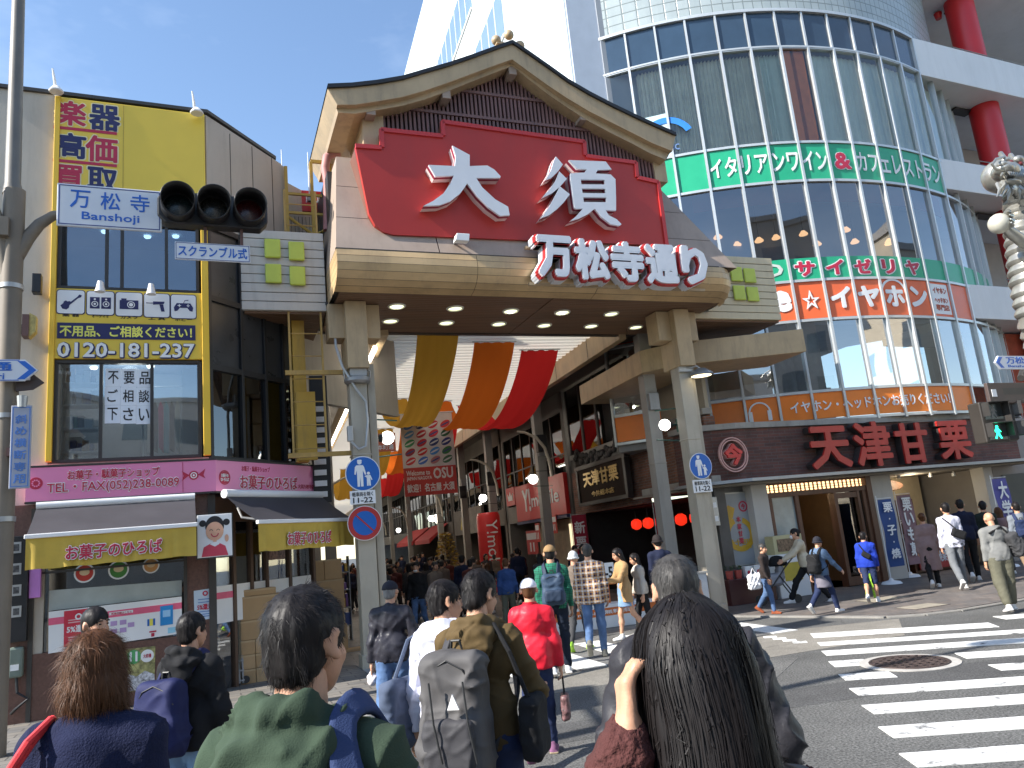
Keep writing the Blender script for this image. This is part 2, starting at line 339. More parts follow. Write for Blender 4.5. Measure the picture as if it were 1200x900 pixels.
# ================================================================ ground
def asphalt(name,col,speck):
    m=bpy.data.materials.new(name);m.use_nodes=True;nt=m.node_tree;b=nt.nodes['Principled BSDF'];Lk=nt.links.new
    tc=nt.nodes.new('ShaderNodeTexCoord')
    def noise(s,d=3,r=0.6):
        n=nt.nodes.new('ShaderNodeTexNoise');n.inputs['Scale'].default_value=s;n.inputs['Detail'].default_value=d;n.inputs['Roughness'].default_value=r
        Lk(tc.outputs['Object'],n.inputs['Vector']);return n.outputs['Fac']
    def mr(x,a,b_,c,d):
        r=nt.nodes.new('ShaderNodeMapRange');r.inputs['From Min'].default_value=a;r.inputs['From Max'].default_value=b_;r.inputs['To Min'].default_value=c;r.inputs['To Max'].default_value=d;Lk(x,r.inputs['Value']);return r.outputs['Result']
    def mul(x,y):
        q=nt.nodes.new('ShaderNodeMath');q.operation='MULTIPLY';Lk(x,q.inputs[0]);Lk(y,q.inputs[1]);return q.outputs[0]
    fine=noise(46,3,0.75);big=noise(0.45,8,0.72);mid=noise(3.0,5,0.65)
    f=mul(mul(mr(fine,0.35,0.68,1-speck,1+speck*1.3),mr(big,0.3,0.7,0.68,1.3)),mr(mid,0.3,0.7,0.88,1.1))
    vo=nt.nodes.new('ShaderNodeTexVoronoi');vo.feature='DISTANCE_TO_EDGE';vo.inputs['Scale'].default_value=0.22
    wn=nt.nodes.new('ShaderNodeTexNoise');wn.inputs['Scale'].default_value=1.5;wn.inputs['Detail'].default_value=5;Lk(tc.outputs['Object'],wn.inputs['Vector'])
    mixv=nt.nodes.new('ShaderNodeMix');mixv.data_type='VECTOR';mixv.inputs['Factor'].default_value=0.35;Lk(tc.outputs['Object'],mixv.inputs['A']);Lk(wn.outputs['Color'],mixv.inputs['B']);Lk(mixv.outputs['Result'],vo.inputs['Vector'])
    f=mul(f,mr(vo.outputs['Distance'],0.0,0.003,0.72,1.0))
    v=nt.nodes.new('ShaderNodeVectorMath');v.operation='SCALE';v.inputs[0].default_value=col;Lk(f,v.inputs['Scale']);Lk(v.outputs['Vector'],b.inputs['Base Color'])
    b.inputs['Roughness'].default_value=0.82
    bp=nt.nodes.new('ShaderNodeBump');bp.inputs['Strength'].default_value=0.55;bp.inputs['Distance'].default_value=0.006;Lk(fine,bp.inputs['Height']);Lk(bp.outputs['Normal'],b.inputs['Normal'])
    return m
road_mat=asphalt('asphalt',(0.092,0.091,0.087),0.85)
pale_asphalt=asphalt('pale_asphalt',(0.20,0.185,0.16),0.3)
grey_asphalt=asphalt('grey_asphalt',(0.13,0.128,0.124),0.35)
def worn_paint(name,col):
    m=bpy.data.materials.new(name);m.use_nodes=True;nt=m.node_tree;b=nt.nodes['Principled BSDF'];Lk=nt.links.new
    tc=nt.nodes.new('ShaderNodeTexCoord');n=nt.nodes.new('ShaderNodeTexNoise');n.inputs['Scale'].default_value=3.2;n.inputs['Detail'].default_value=12;n.inputs['Roughness'].default_value=0.75
    Lk(tc.outputs['Object'],n.inputs['Vector']);r=nt.nodes.new('ShaderNodeValToRGB');r.color_ramp.elements[0].position=0.37;r.color_ramp.elements[1].position=0.46
    r.color_ramp.elements[0].color=(0.14,0.14,0.14,1);r.color_ramp.elements[1].color=(*col,1);e=r.color_ramp.elements.new(0.62);e.color=(col[0]*0.86,col[1]*0.86,col[2]*0.85,1)
    Lk(n.outputs['Fac'],r.inputs['Fac']);Lk(r.outputs['Color'],b.inputs['Base Color']);b.inputs['Roughness'].default_value=0.7
    n2=nt.nodes.new('ShaderNodeTexNoise');n2.inputs['Scale'].default_value=90;Lk(tc.outputs['Object'],n2.inputs['Vector'])
    bp=nt.nodes.new('ShaderNodeBump');bp.inputs['Strength'].default_value=0.3;bp.inputs['Distance'].default_value=0.004;Lk(n2.outputs['Fac'],bp.inputs['Height']);Lk(bp.outputs['Normal'],b.inputs['Normal'])
    return m
line_paint=worn_paint('line_paint',(0.70,0.70,0.68))
tag(MB().slab([(-400,-400),(400,-400),(400,600),(-400,600)],-0.3,0.0).build('road',road_mat),kind='structure')
# pale concrete strip along the mouth of the arcade and its darker resurfaced neighbour
tag(MB().slab([(-0.1,-3.55),(6.6,-2.9),(8.2,-3.45),(6.9,-4.75),(-0.1,-4.35)],-0.1,0.004).build('road_gutter',pale_asphalt,fr=G),kind='structure')
# arcade floor
floor_tiles=brickmat('arcade_tiles',(0.16,0.15,0.14),(0.20,0.185,0.17),(0.09,0.085,0.08),0.6,0.3,0.008,True,0.6,0.3)
tag(MB().slab([(-0.1,-3.4),(6.5,-2.85),(6.95,-0.3),(0.0,0.1)],-0.1,0.006).build('arcade_apron',grey_asphalt,fr=G),kind='structure')
tag(MB().slab([(-8.6,-0.35),(1.4,-0.35),(1.4,90),(-8.6,90)],-0.1,0.010).build('arcade_street',floor_tiles,fr=A),kind='structure')
pavers=brickmat('pavers',(0.13,0.125,0.12),(0.19,0.17,0.145),(0.07,0.065,0.06),0.42,0.21,0.01,True,0.75,0.5,mot=0.25)
pavers2=brickmat('pavers_brown',(0.15,0.125,0.11),(0.115,0.105,0.10),(0.06,0.055,0.05),0.3,0.15,0.008,True,0.75,0.4,mot=0.35)
kerb_stone=mat('kerb_stone',(0.42,0.40,0.37),0.8,0,0.2,4,bump=0.25,bs=40,dirt=0.4)
tag(MB().slab([(-40,-3.9),(-0.32,-3.9),(-0.2,-3.6),(-0.2,0.35),(-1.1,1.2),(-3.0,1.1),(-40,1.1)],-0.2,0.05).build('left_pavement',pavers,fr=G),kind='structure')
k=MB()
for i in range(30):k.box(-0.34-0.8*(i+1)+0.008,-0.34-0.8*i,-4.06,-3.903,-0.2,0.056)
k.box(-0.198,-0.06,-3.7,0.2,-0.2,0.03)
tag(k.build('left_kerb',kerb_stone,fr=G,bevel=0.015),kind='structure')
tag(MB().slab([(7.15,-0.25),(8.3,-3.15),(9.3,-3.6),(60,-3.75),(60,6),(8.8,6),(7.15,3.5)],-0.2,0.03).build('right_pavement',pavers2,fr=G),kind='structure')
k=MB()
pts=[(7.12,-0.3),(8.2,-3.12),(8.7,-3.46),(9.3,-3.63)]+[(9.3+1.2*i,-3.64-0.003*i)for i in range(1,20)]
for(x0,y0),(x1,y1)in zip(pts,pts[1:]):
    d=math.hypot(x1-x0,y1-y0);k.rbox(((x0+x1)/2,(y0+y1)/2-0.07,-0.08),(d*0.99,0.14,0.222),math.atan2(y1-y0,x1-x0))
tag(k.build('right_kerb',mat('kerb_grey',(.20,.19,.175),.8,0,.2,4,bump=.25,bs=40,dirt=.3),fr=G,bevel=0.012),kind='structure')
for i,(p,q,a_,w_,m_)in enumerate((((-3.5,6.9),9.5,12,.75,'dark_patch'),((1.6,10.9),2.2,40,.9,'dark_patch'),((.2,5.2),6.5,60,.45,'pale_patch'))):
    o=G.w(0,0,0);c,s_=math.cos(rad(a_)),math.sin(rad(a_));tag(MB().slab([p,(p[0]+c*q,p[1]+s_*q),(p[0]+c*q-s_*w_,p[1]+s_*q+c*w_),(p[0]-s_*w_,p[1]+c*w_)],-.02,.0022+.0006*i).build('road_patch',asphalt(m_,(.068,.067,.066)if m_[0]=='d' else(.115,.113,.108),.7)),kind='structure')
# painted markings: the big crossing on the right, the one across the arcade mouth, a dashed lane edge
k=MB()
def stripe(p,ang,ln,w,z=0.008):
    c,s_=math.cos(rad(ang)),math.sin(rad(ang));k.slab([p,(p[0]+c*ln,p[1]+s_*ln),(p[0]+c*ln+s_*w,p[1]+s_*ln-c*w),(p[0]+s_*w,p[1]-c*w)],0.0005,z)
tl=[(4.32,12.79),(4.09,11.88),(3.88,11.15),(3.67,10.36),(3.46,9.51),(3.27,8.75),(3.08,7.99),(2.88,7.19),(2.69,6.41),(2.5,5.62),(2.3,4.85)]
bl=[(4.18,12.30),(3.99,11.55),(3.77,10.77),(3.56,9.96),(3.34,9.16),(3.18,8.38),(2.98,7.62),(2.78,6.82),(2.6,6.05),(2.4,5.25),(2.2,4.5)]
SA=[-13.5,-11.5,-10.5,-9.5,-9,-7,-6,-5,-4.5,-4,-4]
for i,(p,q)in enumerate(zip(tl,bl)):
    w=math.hypot(p[0]-q[0],p[1]-q[1])*0.93;ln=[2.55,2.95,6.2,6.5,6.5,6.6,6.8,7,7,7,7][i]
    if i==3:stripe(p,SA[i],0.42,w);stripe((p[0]+1.5*math.cos(rad(SA[i])),p[1]+1.5*math.sin(rad(SA[i]))),SA[i],5,w)
    elif i==4:stripe(p,SA[i],0.55,w);stripe((p[0]+1.62*math.cos(rad(SA[i])),p[1]+1.62*math.sin(rad(SA[i]))),SA[i],5,w)
    else:stripe(p,SA[i],ln,w)
stripe((7.2,12.75),-4,4,0.4)
for t in(0,0.26,0.52,0.78):stripe((3.62+0.26*t,12.95-t),-12,0.2,0.17)
for i in range(9): # mouth of the arcade, bars parallel to the arcade
    x=0.5+0.92*i;o=G.w(x,-3.3+0.06*i,0);d=np.array([math.cos(rad(107.8)),math.sin(rad(107.8))])
    if i<7:stripe((o[0],o[1]),107.8,2.35,0.47,0.011)
tag(k.build('road_markings',line_paint),kind='structure')
# manhole with its concrete ring
iron=mat('iron',(0.075,0.055,0.05),0.6,0.5,0.25,6,bump=0.3,bs=60,dirt=0.2)
mh=empty('manhole_cover','big round iron manhole cover set into the striped crossing on the right','manhole',loc=(4.44,9.82,0))
MB().lathe((0,0,0),[(0.455,0.009),(0.56,0.0095),(0.56,0.001)],48).build('ring',kerb_stone,mh,smooth=True)
k=MB().lathe((0,0,0),[(0.0,0.012),(0.452,0.012),(0.453,0.001)],48)
for i in range(-4,5):
    for j in range(-7,8):
        x,y=i*0.1+(0.025 if j%2 else 0),j*0.06
        if math.hypot(x,y)<0.4:k.rbox((x,y,0.016),(0.075,0.022,0.01),rad(32 if j%2 else-32))
k.lathe((0,0,0),[(0.42,0.012),(0.425,0.019),(0.445,0.019),(0.45,0.012)],48)
k.build('lid',iron,mh,smooth=True)
for(x,y,w,d,ang,lb)in((7.0,14.55,0.75,0.45,20,'pale square utility cover in the right pavement behind the man in grey'),(7.05,16.2,0.9,0.5,20,'pale square utility cover in the right pavement before the mauve coat')):
    m=empty('utility_cover',lb,'utility cover',loc=(x,y,0.03),rz=rad(ang),group='covers in the right pavement')
    MB().box(-w/2,w/2,-d/2,d/2,-0.05,0.008).build('lid',mat('cover_pale',(0.27,0.24,0.19),0.8,0,0.2,6),m,bevel=0.004)
    MB().box(-w/2-0.03,w/2+0.03,-d/2-0.03,d/2+0.03,-0.06,0.004).build('frame',iron,m)
m=empty('manhole_cover','dark round manhole cover in the left pavement by the man with the navy backpack','manhole',loc=(float(gz(222,874)[0]),float(gz(222,874)[1]),0.05))
MB().lathe((0,0,0),[(0,0.012),(0.33,0.012),(0.335,0.0)],40).build('lid',dark_metal,m);MB().lathe((0,0,0),[(0.34,0.008),(0.38,0.008),(0.385,0)],40).build('ring',iron,m)
# ================================================================ the arcade gate
gate=empty('arcade_gate','wide arcade gate with curved gabled roof, bronze fascia and slatted underside over the arcade mouth','gate',G)
def Z(x,y):return(370+x/2.368,20+y/2.368)
SOF=6.42
FX0,FX1=-0.42,7.95
# soffit of narrow boards, with a joint up the middle
k=MB();y=-0.72
while y<1.7:
    k.box(FX0+0.1,3.78,y,y+0.098,SOF,SOF+0.05);k.box(3.80,FX1-0.25,y,y+0.098,SOF,SOF+0.05);y+=0.108
k.build('soffit',soffit_wood,gate,bevel=0.006)
MB().box(FX0+0.06,FX1-0.1,-0.7,1.9,SOF+0.06,SOF+0.3).box(FX0+0.1,FX1-0.1,1.72,1.86,SOF-0.02,SOF+0.055).build('soffit_back',dark_metal,gate)
# rounded bronze fascia: five long boards, the right end rounded in plan
prof=[(-1.2,7.05),(-1.23,6.93),(-1.24,6.80),(-1.20,6.67),(-1.10,6.55),(-0.95,6.47),(-0.74,SOF)]
k=MB()
for i in range(len(prof)-1):
    (y0,z0),(y1,z1)=prof[i],prof[i+1];g_=0.006
    z0-=g_ if i else 0
    for(xa,xb)in((FX0,2.1),(2.108,4.6),(4.608,FX1)):
        rnd=xb==FX1;ea=0.0;n=8 if rnd else 1
        P0=[(xa,y0)];P1=[(xa,y1)]
        if rnd:
            for q in range(n+1):
                a=(math.pi/2)*q/n;rr=0.55
                P0.append((xb-rr+rr*math.sin(a),y0+rr*(1-math.cos(a))));P1.append((xb-rr+(rr-(y1-y0)*0.5)*math.sin(a),y1+max(0.05,rr-(y1-y0))*(1-math.cos(a))))
            P0.append((xb,1.9));P1.append((xb-(y1-y0)*0.5,1.9))
        else:P0.append((xb,y0));P1.append((xb,y1))
        m=len(P0);v=[(px,py,z0)for px,py in P0]+[(px,py,z1)for px,py in P1]
        k.add(v,[(j,m+j,m+j+1,j+1)for j in range(m-1)])
    k.add([(FX0,y0,z0),(FX0,y1,z1),(FX0,1.9,z1),(FX0,1.9,z0)],[(0,1,2,3)])
k.build('fascia',gold_metal,gate)
MB().box(FX0-0.01,FX1-0.5,-1.205,-1.15,7.045,7.062).build('fascia_cap',dark_metal,gate)
# sloping skirt behind the red board, hipped at the right
ST=9.15;yb,yt=-1.18,-0.5
k=MB();xl0,xr0,xl1,xr1=FX0,FX1-0.02,-0.22,6.72
def sk(t,x):return(x,yb+(yt-yb)*t,7.06+(ST-7.06)*t)
for(t0,t1)in((0,0.32),(0.325,0.66),(0.665,1.0)):
    for(fx0,fx1)in((0,0.22),(0.222,0.46),(0.462,0.74),(0.742,1.0)):
        X=lambda t,f:(xl0+(xl1-xl0)*t)*(1-f)+(xr0+(xr1-xr0)*t)*f
        k.quad(sk(t0,X(t0,fx0)),sk(t0,X(t0,fx1)),sk(t1,X(t1,fx1)),sk(t1,X(t1,fx0)))
k.quad((FX0,yb,7.06),(xl1,yt,ST),(xl1,1.9,ST),(FX0,1.9,7.06));k.quad((xr0,yb,7.06),(xr0,1.9,7.06),(xr1,1.2,ST),(xr1,yt,ST))
k.quad((xl1,yt,ST),(xr1,yt,ST),(xr1,1.9,ST),(xl1,1.9,ST))
k.build('skirt',skirt_paint,gate)
MB().box(FX0+0.1,xr1,yt+0.5,1.85,7.0,ST-0.05).build('skirt_core',dark_metal,gate)
# gable wall of dark upright slats
gw=[G.px(*Z(x,y),-0.3)for x,y in[(175,262),(300,205),(440,160),(545,115),(660,190),(770,260),(885,330)]]
base=ST-0.1;xg0,xg1=0.62,6.42
topc=[G.px(*Z(x,y),-0.95)for x,y in[(50,260),(170,245),(300,215),(440,168),(545,130),(650,205),(760,272),(880,330),(985,372)]]
def roofz(x,pts):
    for(x0,z0),(x1,z1)in zip(pts,pts[1:]):
        if x0<=x<=x1:return z0+(z1-z0)*(x-x0)/(x1-x0)
    return pts[0][1]if x<pts[0][0]else pts[-1][1]
k=MB();x=xg0
while x<xg1:
    z1=roofz(x,topc)+0.05;k.box(x,x+0.045,-0.86,-0.78,base,z1);x+=0.085
k.build('gable_slat',dark_wood_slat,gate)
pw=[(xg0,base),(xg1,base)]+[(x,roofz(x,topc)+0.08)for x in np.linspace(xg1,xg0,14)]
MB().prism(pw,-0.77,-0.5).build('gable_wall',mat('gable_dark',(0.03,0.018,0.018),0.7),gate)
k=MB()
for zr_ in(10.08,10.62):
    xs=[x for x in np.linspace(xg0,xg1,60)if roofz(x,topc)>zr_-0.02]
    k.box(min(xs),max(xs),-0.885,-0.80,zr_-0.03,zr_+0.03)
k.build('gable_rail',dark_wood_slat,gate)
for(xa,xb,yy)in((0.22,0.62,-0.9),(6.42,6.72,-0.9)):MB().box(xa,xb,yy,0.4,ST-0.1,roofz((xa+xb)/2,topc)+0.1).build('gable_post',beige_metal,gate,bevel=0.01)
# roof: outer curve (top edge) and inner curve of the verge board, traced and put 1.3 m in front of the columns
YV=-1.25
outer=[G.px(*Z(x,y),YV)for x,y in[(33,199),(100,196),(170,188),(240,176),(300,158),(370,138),(440,114),(500,92),(545,76),(590,106),(650,148),(700,184),(760,219),(820,250),(880,279),(940,306),(998,331)]]
inner=[G.px(*Z(x,y),YV)for x,y in[(60,243),(110,243),(170,234),(240,222),(300,205),(370,181),(440,155),(500,133),(545,117),(590,150),(650,193),(700,226),(760,262),(820,292),(880,322),(935,350),(990,372)]]
inner2=[G.px(*Z(x,y),YV+0.12)for x,y in[(62,265),(110,268),(170,258),(240,246),(300,229),(370,204),(440,176),(500,153),(545,135),(590,172),(650,218),(700,252),(760,290),(820,322),(880,352),(928,378),(972,396)]]
k=MB();k2=MB();k3=MB();n=len(outer)
for i in range(n-1):
    a,b,c,d=outer[i],outer[i+1],inner[i+1],inner[i]
    k.add([(a[0],YV,a[1]),(b[0],YV,b[1]),(c[0],YV,c[1]),(d[0],YV,d[1]),(d[0],YV+0.13,d[1]),(c[0],YV+0.13,c[1])],[(3,2,1,0),(3,4,5,2)])
    e,f=inner2[i+1],inner2[i]
    k2.add([(d[0],YV+0.12,d[1]+0.05),(c[0],YV+0.12,c[1]+0.05),(e[0],YV+0.12,e[1]),(f[0],YV+0.12,f[1]),(f[0],1.6,f[1]),(e[0],1.6,e[1])],[(3,2,1,0),(3,4,5,2)])
    v=[(a[0],YV-0.05,a[1]),(b[0],YV-0.05,b[1]),(b[0],YV-0.05,b[1]+0.075),(a[0],YV-0.05,a[1]+0.075)];v+=[(p[0],1.8,p[2])for p in v]
    k3.add(v,[(3,2,1,0),(0,1,5,4),(3,7,6,2)])
for(o_,q,r_)in((outer[0],inner[0],inner2[0]),(outer[-1],inner[-1],inner2[-1])):
    k.add([(o_[0],YV,o_[1]),(q[0],YV,q[1]),(q[0],1.6,q[1]),(o_[0],1.6,o_[1])],[(0,1,2,3)]);k2.add([(q[0],YV+.12,q[1]),(r_[0],YV+.12,r_[1]),(r_[0],1.6,r_[1]),(q[0],1.6,q[1])],[(0,1,2,3)])
rf=k3.build('roof',black_metal,gate);k.build('verge_board',beige_metal,rf);k2.build('soffit_board',beige_metal,rf)
for(x,y)in((150,268),(358,223),(541,157),(737,283),(908,365)):
    p=G.px(*Z(x,y),-1.0);MB().box(p[0]-0.085,p[0]+0.085,-1.12,-0.4,p[1]-0.09,p[1]+0.12).build('purlin_end',skirt_paint,rf,bevel=0.01)
# ridge ornament with four balls
ap=outer[8];ox=G.px(593,52,-0.4)[0];oz=ap[1]+0.06
k=MB();k.box(ox-0.24,ox+0.22,-0.55,-0.15,oz-0.1,oz+0.42)
for i in range(3):k.box(ox-0.30,ox+0.27,-0.62,-0.1,oz+0.27+i*0.07,oz+0.30+i*0.07)
for(dx,dy,dz)in((-0.26,-0.5,0.56),(0.02,-0.55,0.70),(0.27,-0.5,0.52),(0.02,-0.1,0.6)):k.ell((ox+dx,dy,oz+dz),(0.105,)*3,16,10)
k.box(ox-0.16,ox+0.16,-0.5,-0.2,oz+0.42,oz+0.55)
k.build('finial',beige_metal,rf,smooth=True,sharp=30)
# caps and columns
def column(xc,w):
    c=MB().box(xc-0.155,xc+0.155,-0.155,0.155,-0.05,5.3).box(xc-0.17,xc+0.17,-0.17,0.17,3.6,3.63).box(xc-0.19,xc+0.19,-0.19,0.19,-0.02,0.25)
    c.box(xc+0.19,xc+0.33,-0.02,0.2,-0.05,5.3)
    c.build('column',column_paint,gate,bevel=0.012)
    q=MB().box(xc-w,xc+w,-0.12,0.32,5.76,SOF-0.01).box(xc-0.19,xc+0.19,-0.32,-0.123,5.16,SOF-0.01).box(xc-0.19,xc+0.19,-0.123,0.35,5.16,5.755)
    q.build('capital',beige_metal,gate,bevel=0.01)
column(0.02,0.47);column(6.98,0.50)
MB().box(-0.47,7.5,0.0,0.25,SOF+0.005,SOF+0.06).build('beam',dark_metal,gate)
# downlights
for i,(x,y)in enumerate([(225,802),(207,843),(387,808),(362,848),(541,815),(508,851),(684,819),(634,855),(820,823),(764,857),(949,827),(888,860)]):
    p=G.pxz(*Z(x,y),SOF);d=MB().lathe((p[0],p[1],SOF),[(0.175,0.0),(0.165,-0.02),(0.14,-0.022),(0.13,0.035)],28).build('downlight',mat('lamp_rim',(0.7,0.68,0.6),0.4),gate,smooth=True)
    MB().lathe((p[0],p[1],SOF),[(0.0,-0.008),(0.132,-0.006)],28).build('lens',emis('downlight_lens',(0.95,1.0,0.62),0.75),d)
    if i in(0,4,6):MB().box(p[0]-0.06,p[0]+0.07,p[1]+0.02,p[1]+0.05,SOF-0.03,SOF-0.012).build('tube',emis('hot_tube',(1,1,0.9),3),d)
# panelled wings either side
def wing(x0,x1,y0,nm,lab):
    w=empty('side_wing',lab,'wing panel',G);k=MB();z=6.3;n=9;h=(7.83-6.3)/n
    for i in range(n):
        hh=h*(1.0 if i else 1.25);k.box(x0,x1,y0,y0+0.1,6.3+h*i+(0.25*h if i else 0)*0+0.012,6.3+h*(i+1))
    k.build('board',nm,w,bevel=0.008);MB().box(x0+0.02,x1-0.02,y0+0.04,2.4,6.33,7.80).build('core',dark_metal,w)
    b=MB();yy=y0+0.08
    while yy<2.4:b.box(x0+0.05,x1-0.02,yy,yy+0.1,6.27,6.32);yy+=0.115
    b.build('underside',soffit_wood,w);return w
wing_white=mat('wing_white',(0.52,0.49,0.44),0.5,0,0.06,1.5,dirt=0.25);wing_cream=mat('wing_cream',(0.60,0.50,0.33),0.45,0,0.08,1.5,dirt=0.2)
wl=wing(-1.92,FX0-0.03,0.02,wing_white,'white boarded panel left of the gate with four lime squares, beside the black windows')
for(x,z)in((-1.37,7.47),(-1.37,6.99),(-0.95,7.44),(-0.95,6.96)):MB().box(x-0.14,x+0.14,-0.07,0.0,z-0.19,z+0.17).build('lime_square',lime_panel,wl,bevel=0.02)
wr=wing(FX1-0.5,9.95,0.0,wing_cream,'cream boarded panel right of the gate with four lime squares, before the glass tower')
for(x,z)in((8.83,7.38),(8.83,6.93),(9.2,7.36),(9.2,6.91)):MB().box(x-0.16,x+0.16,-0.07,-0.02,z-0.18,z+0.17).build('lime_square',lime_panel,wr,bevel=0.02)
# ---------------- the red board and its letters
board=empty('gate_signboard','large stepped red board with white characters on the front of the gate','sign',G)
YB=-1.12
rp=[G.px(*Z(x,y),YB)for x,y in[(110,357),(182,362),(180,312),(352,330),(350,290),(745,346),(748,385),(888,404),(892,445),(950,458),(974,634),(215,604),(188,596),(165,578),(148,545)]]
side_brown=mat('side_brown',(0.17,0.07,0.05),0.55,0,0.1)
MB().prism(rp,YB,YB+0.10).build('panel',sign_red,board)
rs=[(x*0.995+0.017,z)for x,z in rp]
MB().prism([(x,z-0.01)for x,z in rp],YB+0.105,-0.45).build('box_side',side_brown,board)
k=MB()
for(a,b)in zip(rp[:10],rp[1:11]):
    d=math.hypot(b[0]-a[0],b[1]-a[1]);an=math.atan2(b[1]-a[1],b[0]-a[0]);nx,nz=math.sin(an)*0.05,-math.cos(an)*0.05
    k.prism([(a[0]-nx*.6,a[1]-nz*.6),(b[0]-nx*.6,b[1]-nz*.6),(b[0]+nx,b[1]+nz),(a[0]+nx,a[1]+nz)],YB-0.035,YB+0.03)
k.build('edge_trim',trim_red,board)
k=MB()
for i in range(7):z=7.72+i*0.13;k.box(rp[10][0]+0.002,rp[10][0]+0.012,YB+0.12,-0.5,z,z+0.012)
k.build('joint',black_metal,board)
def T(x,y):return(480+x/4.2857,160+y/4.2857)
DAI=[(215,45),(302,92),(302,148),(390,145),(425,165),(458,200),(455,208),(335,208),(365,255),(430,315),(495,352),(503,395),(455,398),(395,355),(340,300),(290,235),(255,285),(205,325),(150,345),(70,348),(120,322),(170,285),(205,235),(222,196),(130,200),(95,142),(228,148),(232,100)]
SU=[[(735,100),(770,140),(745,175),(715,205),(680,220),(710,170),(725,120)],[(752,175),(790,212),(755,252),(715,285),(665,308),(705,262),(735,220)],[(755,250),(805,290),(775,330),(740,365),(700,395),(660,410),(705,345),(735,290)],
      [(800,118),(985,125),(1015,165),(945,168),(935,185),(1010,190),(1035,215),(1034,218),(808,215),(808,185),(880,180),(890,165),(840,162)],
      [(808,215),(860,216),(863,240),(812,239)],[(980,217.5),(1034,218),(1035,241),(982,240.5)],[(812,239),(1035,241),(1036,262),(815,260)],
      [(815,260),(866,261),(869,284),(818,283)],[(984,261.6),(1036,262),(1036,285),(986,284.6)],[(818,283),(1036,285),(1037,306),(821,304)],
      [(821,304),(872,305),(875,329),(824,328)],[(988,305.6),(1037,306),(1037,330),(990,329.6)],
      [(824,328),(1037,330),(1037,372),(985,370),(1000,395),(1040,415),(1065,440),(1055,448),(1010,440),(965,405),(930,362),(895,390),(850,412),(805,425),(840,398),(870,362),(835,362),(828,355)]]
YF=YB-0.26
for poly_set in([DAI],SU):
    L3=[MB(),MB(),MB()]
    for poly in poly_set:
        pp=[G.px(*T(*q),YF)for q in poly]
        for kk,(y0,y1)in zip(L3,((YF,YF+0.05),(YF+0.052,YF+0.13),(YF+0.132,YB+0.0))):kk.prism(pp,y0,y1)
    ch=L3[0].build('character',white_acrylic,board);L3[1].build('band',mat('maroon',(0.25,0.02,0.05),0.5),ch);L3[2].build('return_edge',mat('pinkish',(0.75,0.62,0.60),0.5),ch)
# second line of letters on the fascia
sub=empty('street_name_letters','row of fat white raised characters with red edges on the bronze gate fascia','letters',G)
x0,x1,z0,z1=rect(G,629,301,833,310,47,-1.62)
k0,k1,k2=MB(),MB(),MB();chars='万松寺通り';wd=(x1-x0)/5
for i,c in enumerate(chars):
    xa=x0+wd*i;zo=(0.03,0.0,-0.01,-0.02,-0.01)[i];sh=0.05 if c=='り' else 0.0
    k0.text(c,xa+0.02+sh,xa+wd-0.02-sh,z0+zo,z1+zo,-1.62,0.05,0.05);k1.text(c,xa-0.01+sh,xa+wd+0.01-sh,z0+zo-0.03,z1+zo+0.03,-1.569,0.075,0.09);k2.text(c,xa-0.02+sh,xa+wd+0.02-sh,z0+zo-0.04,z1+zo+0.04,-1.478,0.085,0.2)
k0.build('lettering',white_acrylic,sub);k1.build('red_band',trim_red,sub);k2.build('return_edge',white_acrylic,sub)
MB().box(x0-0.05,x1+0.03,-1.28,-1.22,z0-0.02,z0+0.03).box(x0-0.05,x1-0.1,-1.28,-1.2,z1-0.12,z1-0.07).build('rail',beige_metal,sub)
# small spotlight box on the ledge
p=G.px(541,279,-1.3);fl=empty('ledge_floodlight','small white floodlight box on the ledge below the first big character','floodlight',G)
MB().prism([(p[0]-.14,p[1]-.07),(p[0]+.12,p[1]-.07),(p[0]+.14,p[1]+.07),(p[0]-.10,p[1]+.07)],-1.36,-1.2).build('housing',white_paint,fl,bevel=0.01);MB().box(p[0]-.1,p[0]-.07,-1.2,-1.05,p[1]-.05,p[1]-.02).build('bracket',grey_metal,fl)
# ---------------- ring lamps and boxes strapped to the two columns
lam=empty('floodlight','round grey floodlight clamped around the left gate column below its capital','floodlight',G)
k=MB().lathe((0.02,-0.1,5.02),[(0,-0.12),(0.20,-0.12),(0.24,-0.08),(0.24,-0.02),(0.20,0.0)],24);k.build('housing',grey_metal,lam,smooth=True)
k=MB();k.tube([(0.02-.22,-.1,5.0),(0.02-.24,-.1,5.14),(.02-.12,-.1,5.2),(.02+.12,-.1,5.2),(.02+.24,-.1,5.14),(.02+.22,-.1,5.0)],0.018);k.box(-.13,.17,-.24,-.2,5.03,5.2);k.build('bracket',steel,lam)
lam=empty('floodlight','grey floodlight tilted out from the right gate column with a warm lit face','floodlight',G)
k=MB().lathe((7.28,-0.3,4.98),[(0,0.12),(0.1,0.11),(0.25,0.0),(0.26,-0.04),(0.22,-0.05)],24);k.build('housing',grey_metal,lam,smooth=True)
MB().lathe((7.28,-0.3,4.98),[(0,-0.045),(0.215,-0.046)],24).build('lens',emis('warm_lens',(1,0.85,0.55),1.4),lam);k=MB();k.box(6.8,7.12,-.22,-.17,5.05,5.2);k.tube([(6.98,-.2,5.12),(7.2,-.28,5.15),(7.28,-.3,5.08)],.025);k.build('bracket',steel,lam)
bx=empty('junction_box','small grey electrical box with looping conduit on the left gate column','electrical box',G)
MB().box(-0.23,-0.135,-0.26,-0.16,3.85,4.12).build('box',steel,bx,bevel=0.01)
cpts=[(-0.35,0.0,6.3),(-0.33,-.1,5.6),(-0.25,-.2,5.2),(-.02,-.24,4.75),(.12,-.24,4.55),(.14,-.24,4.2),(.08,-.24,3.75),(-.05,-.24,3.7),(-.18,-.22,3.85)]
MB().tube(cpts,0.026,8).build('conduit',steel,bx,smooth=True)
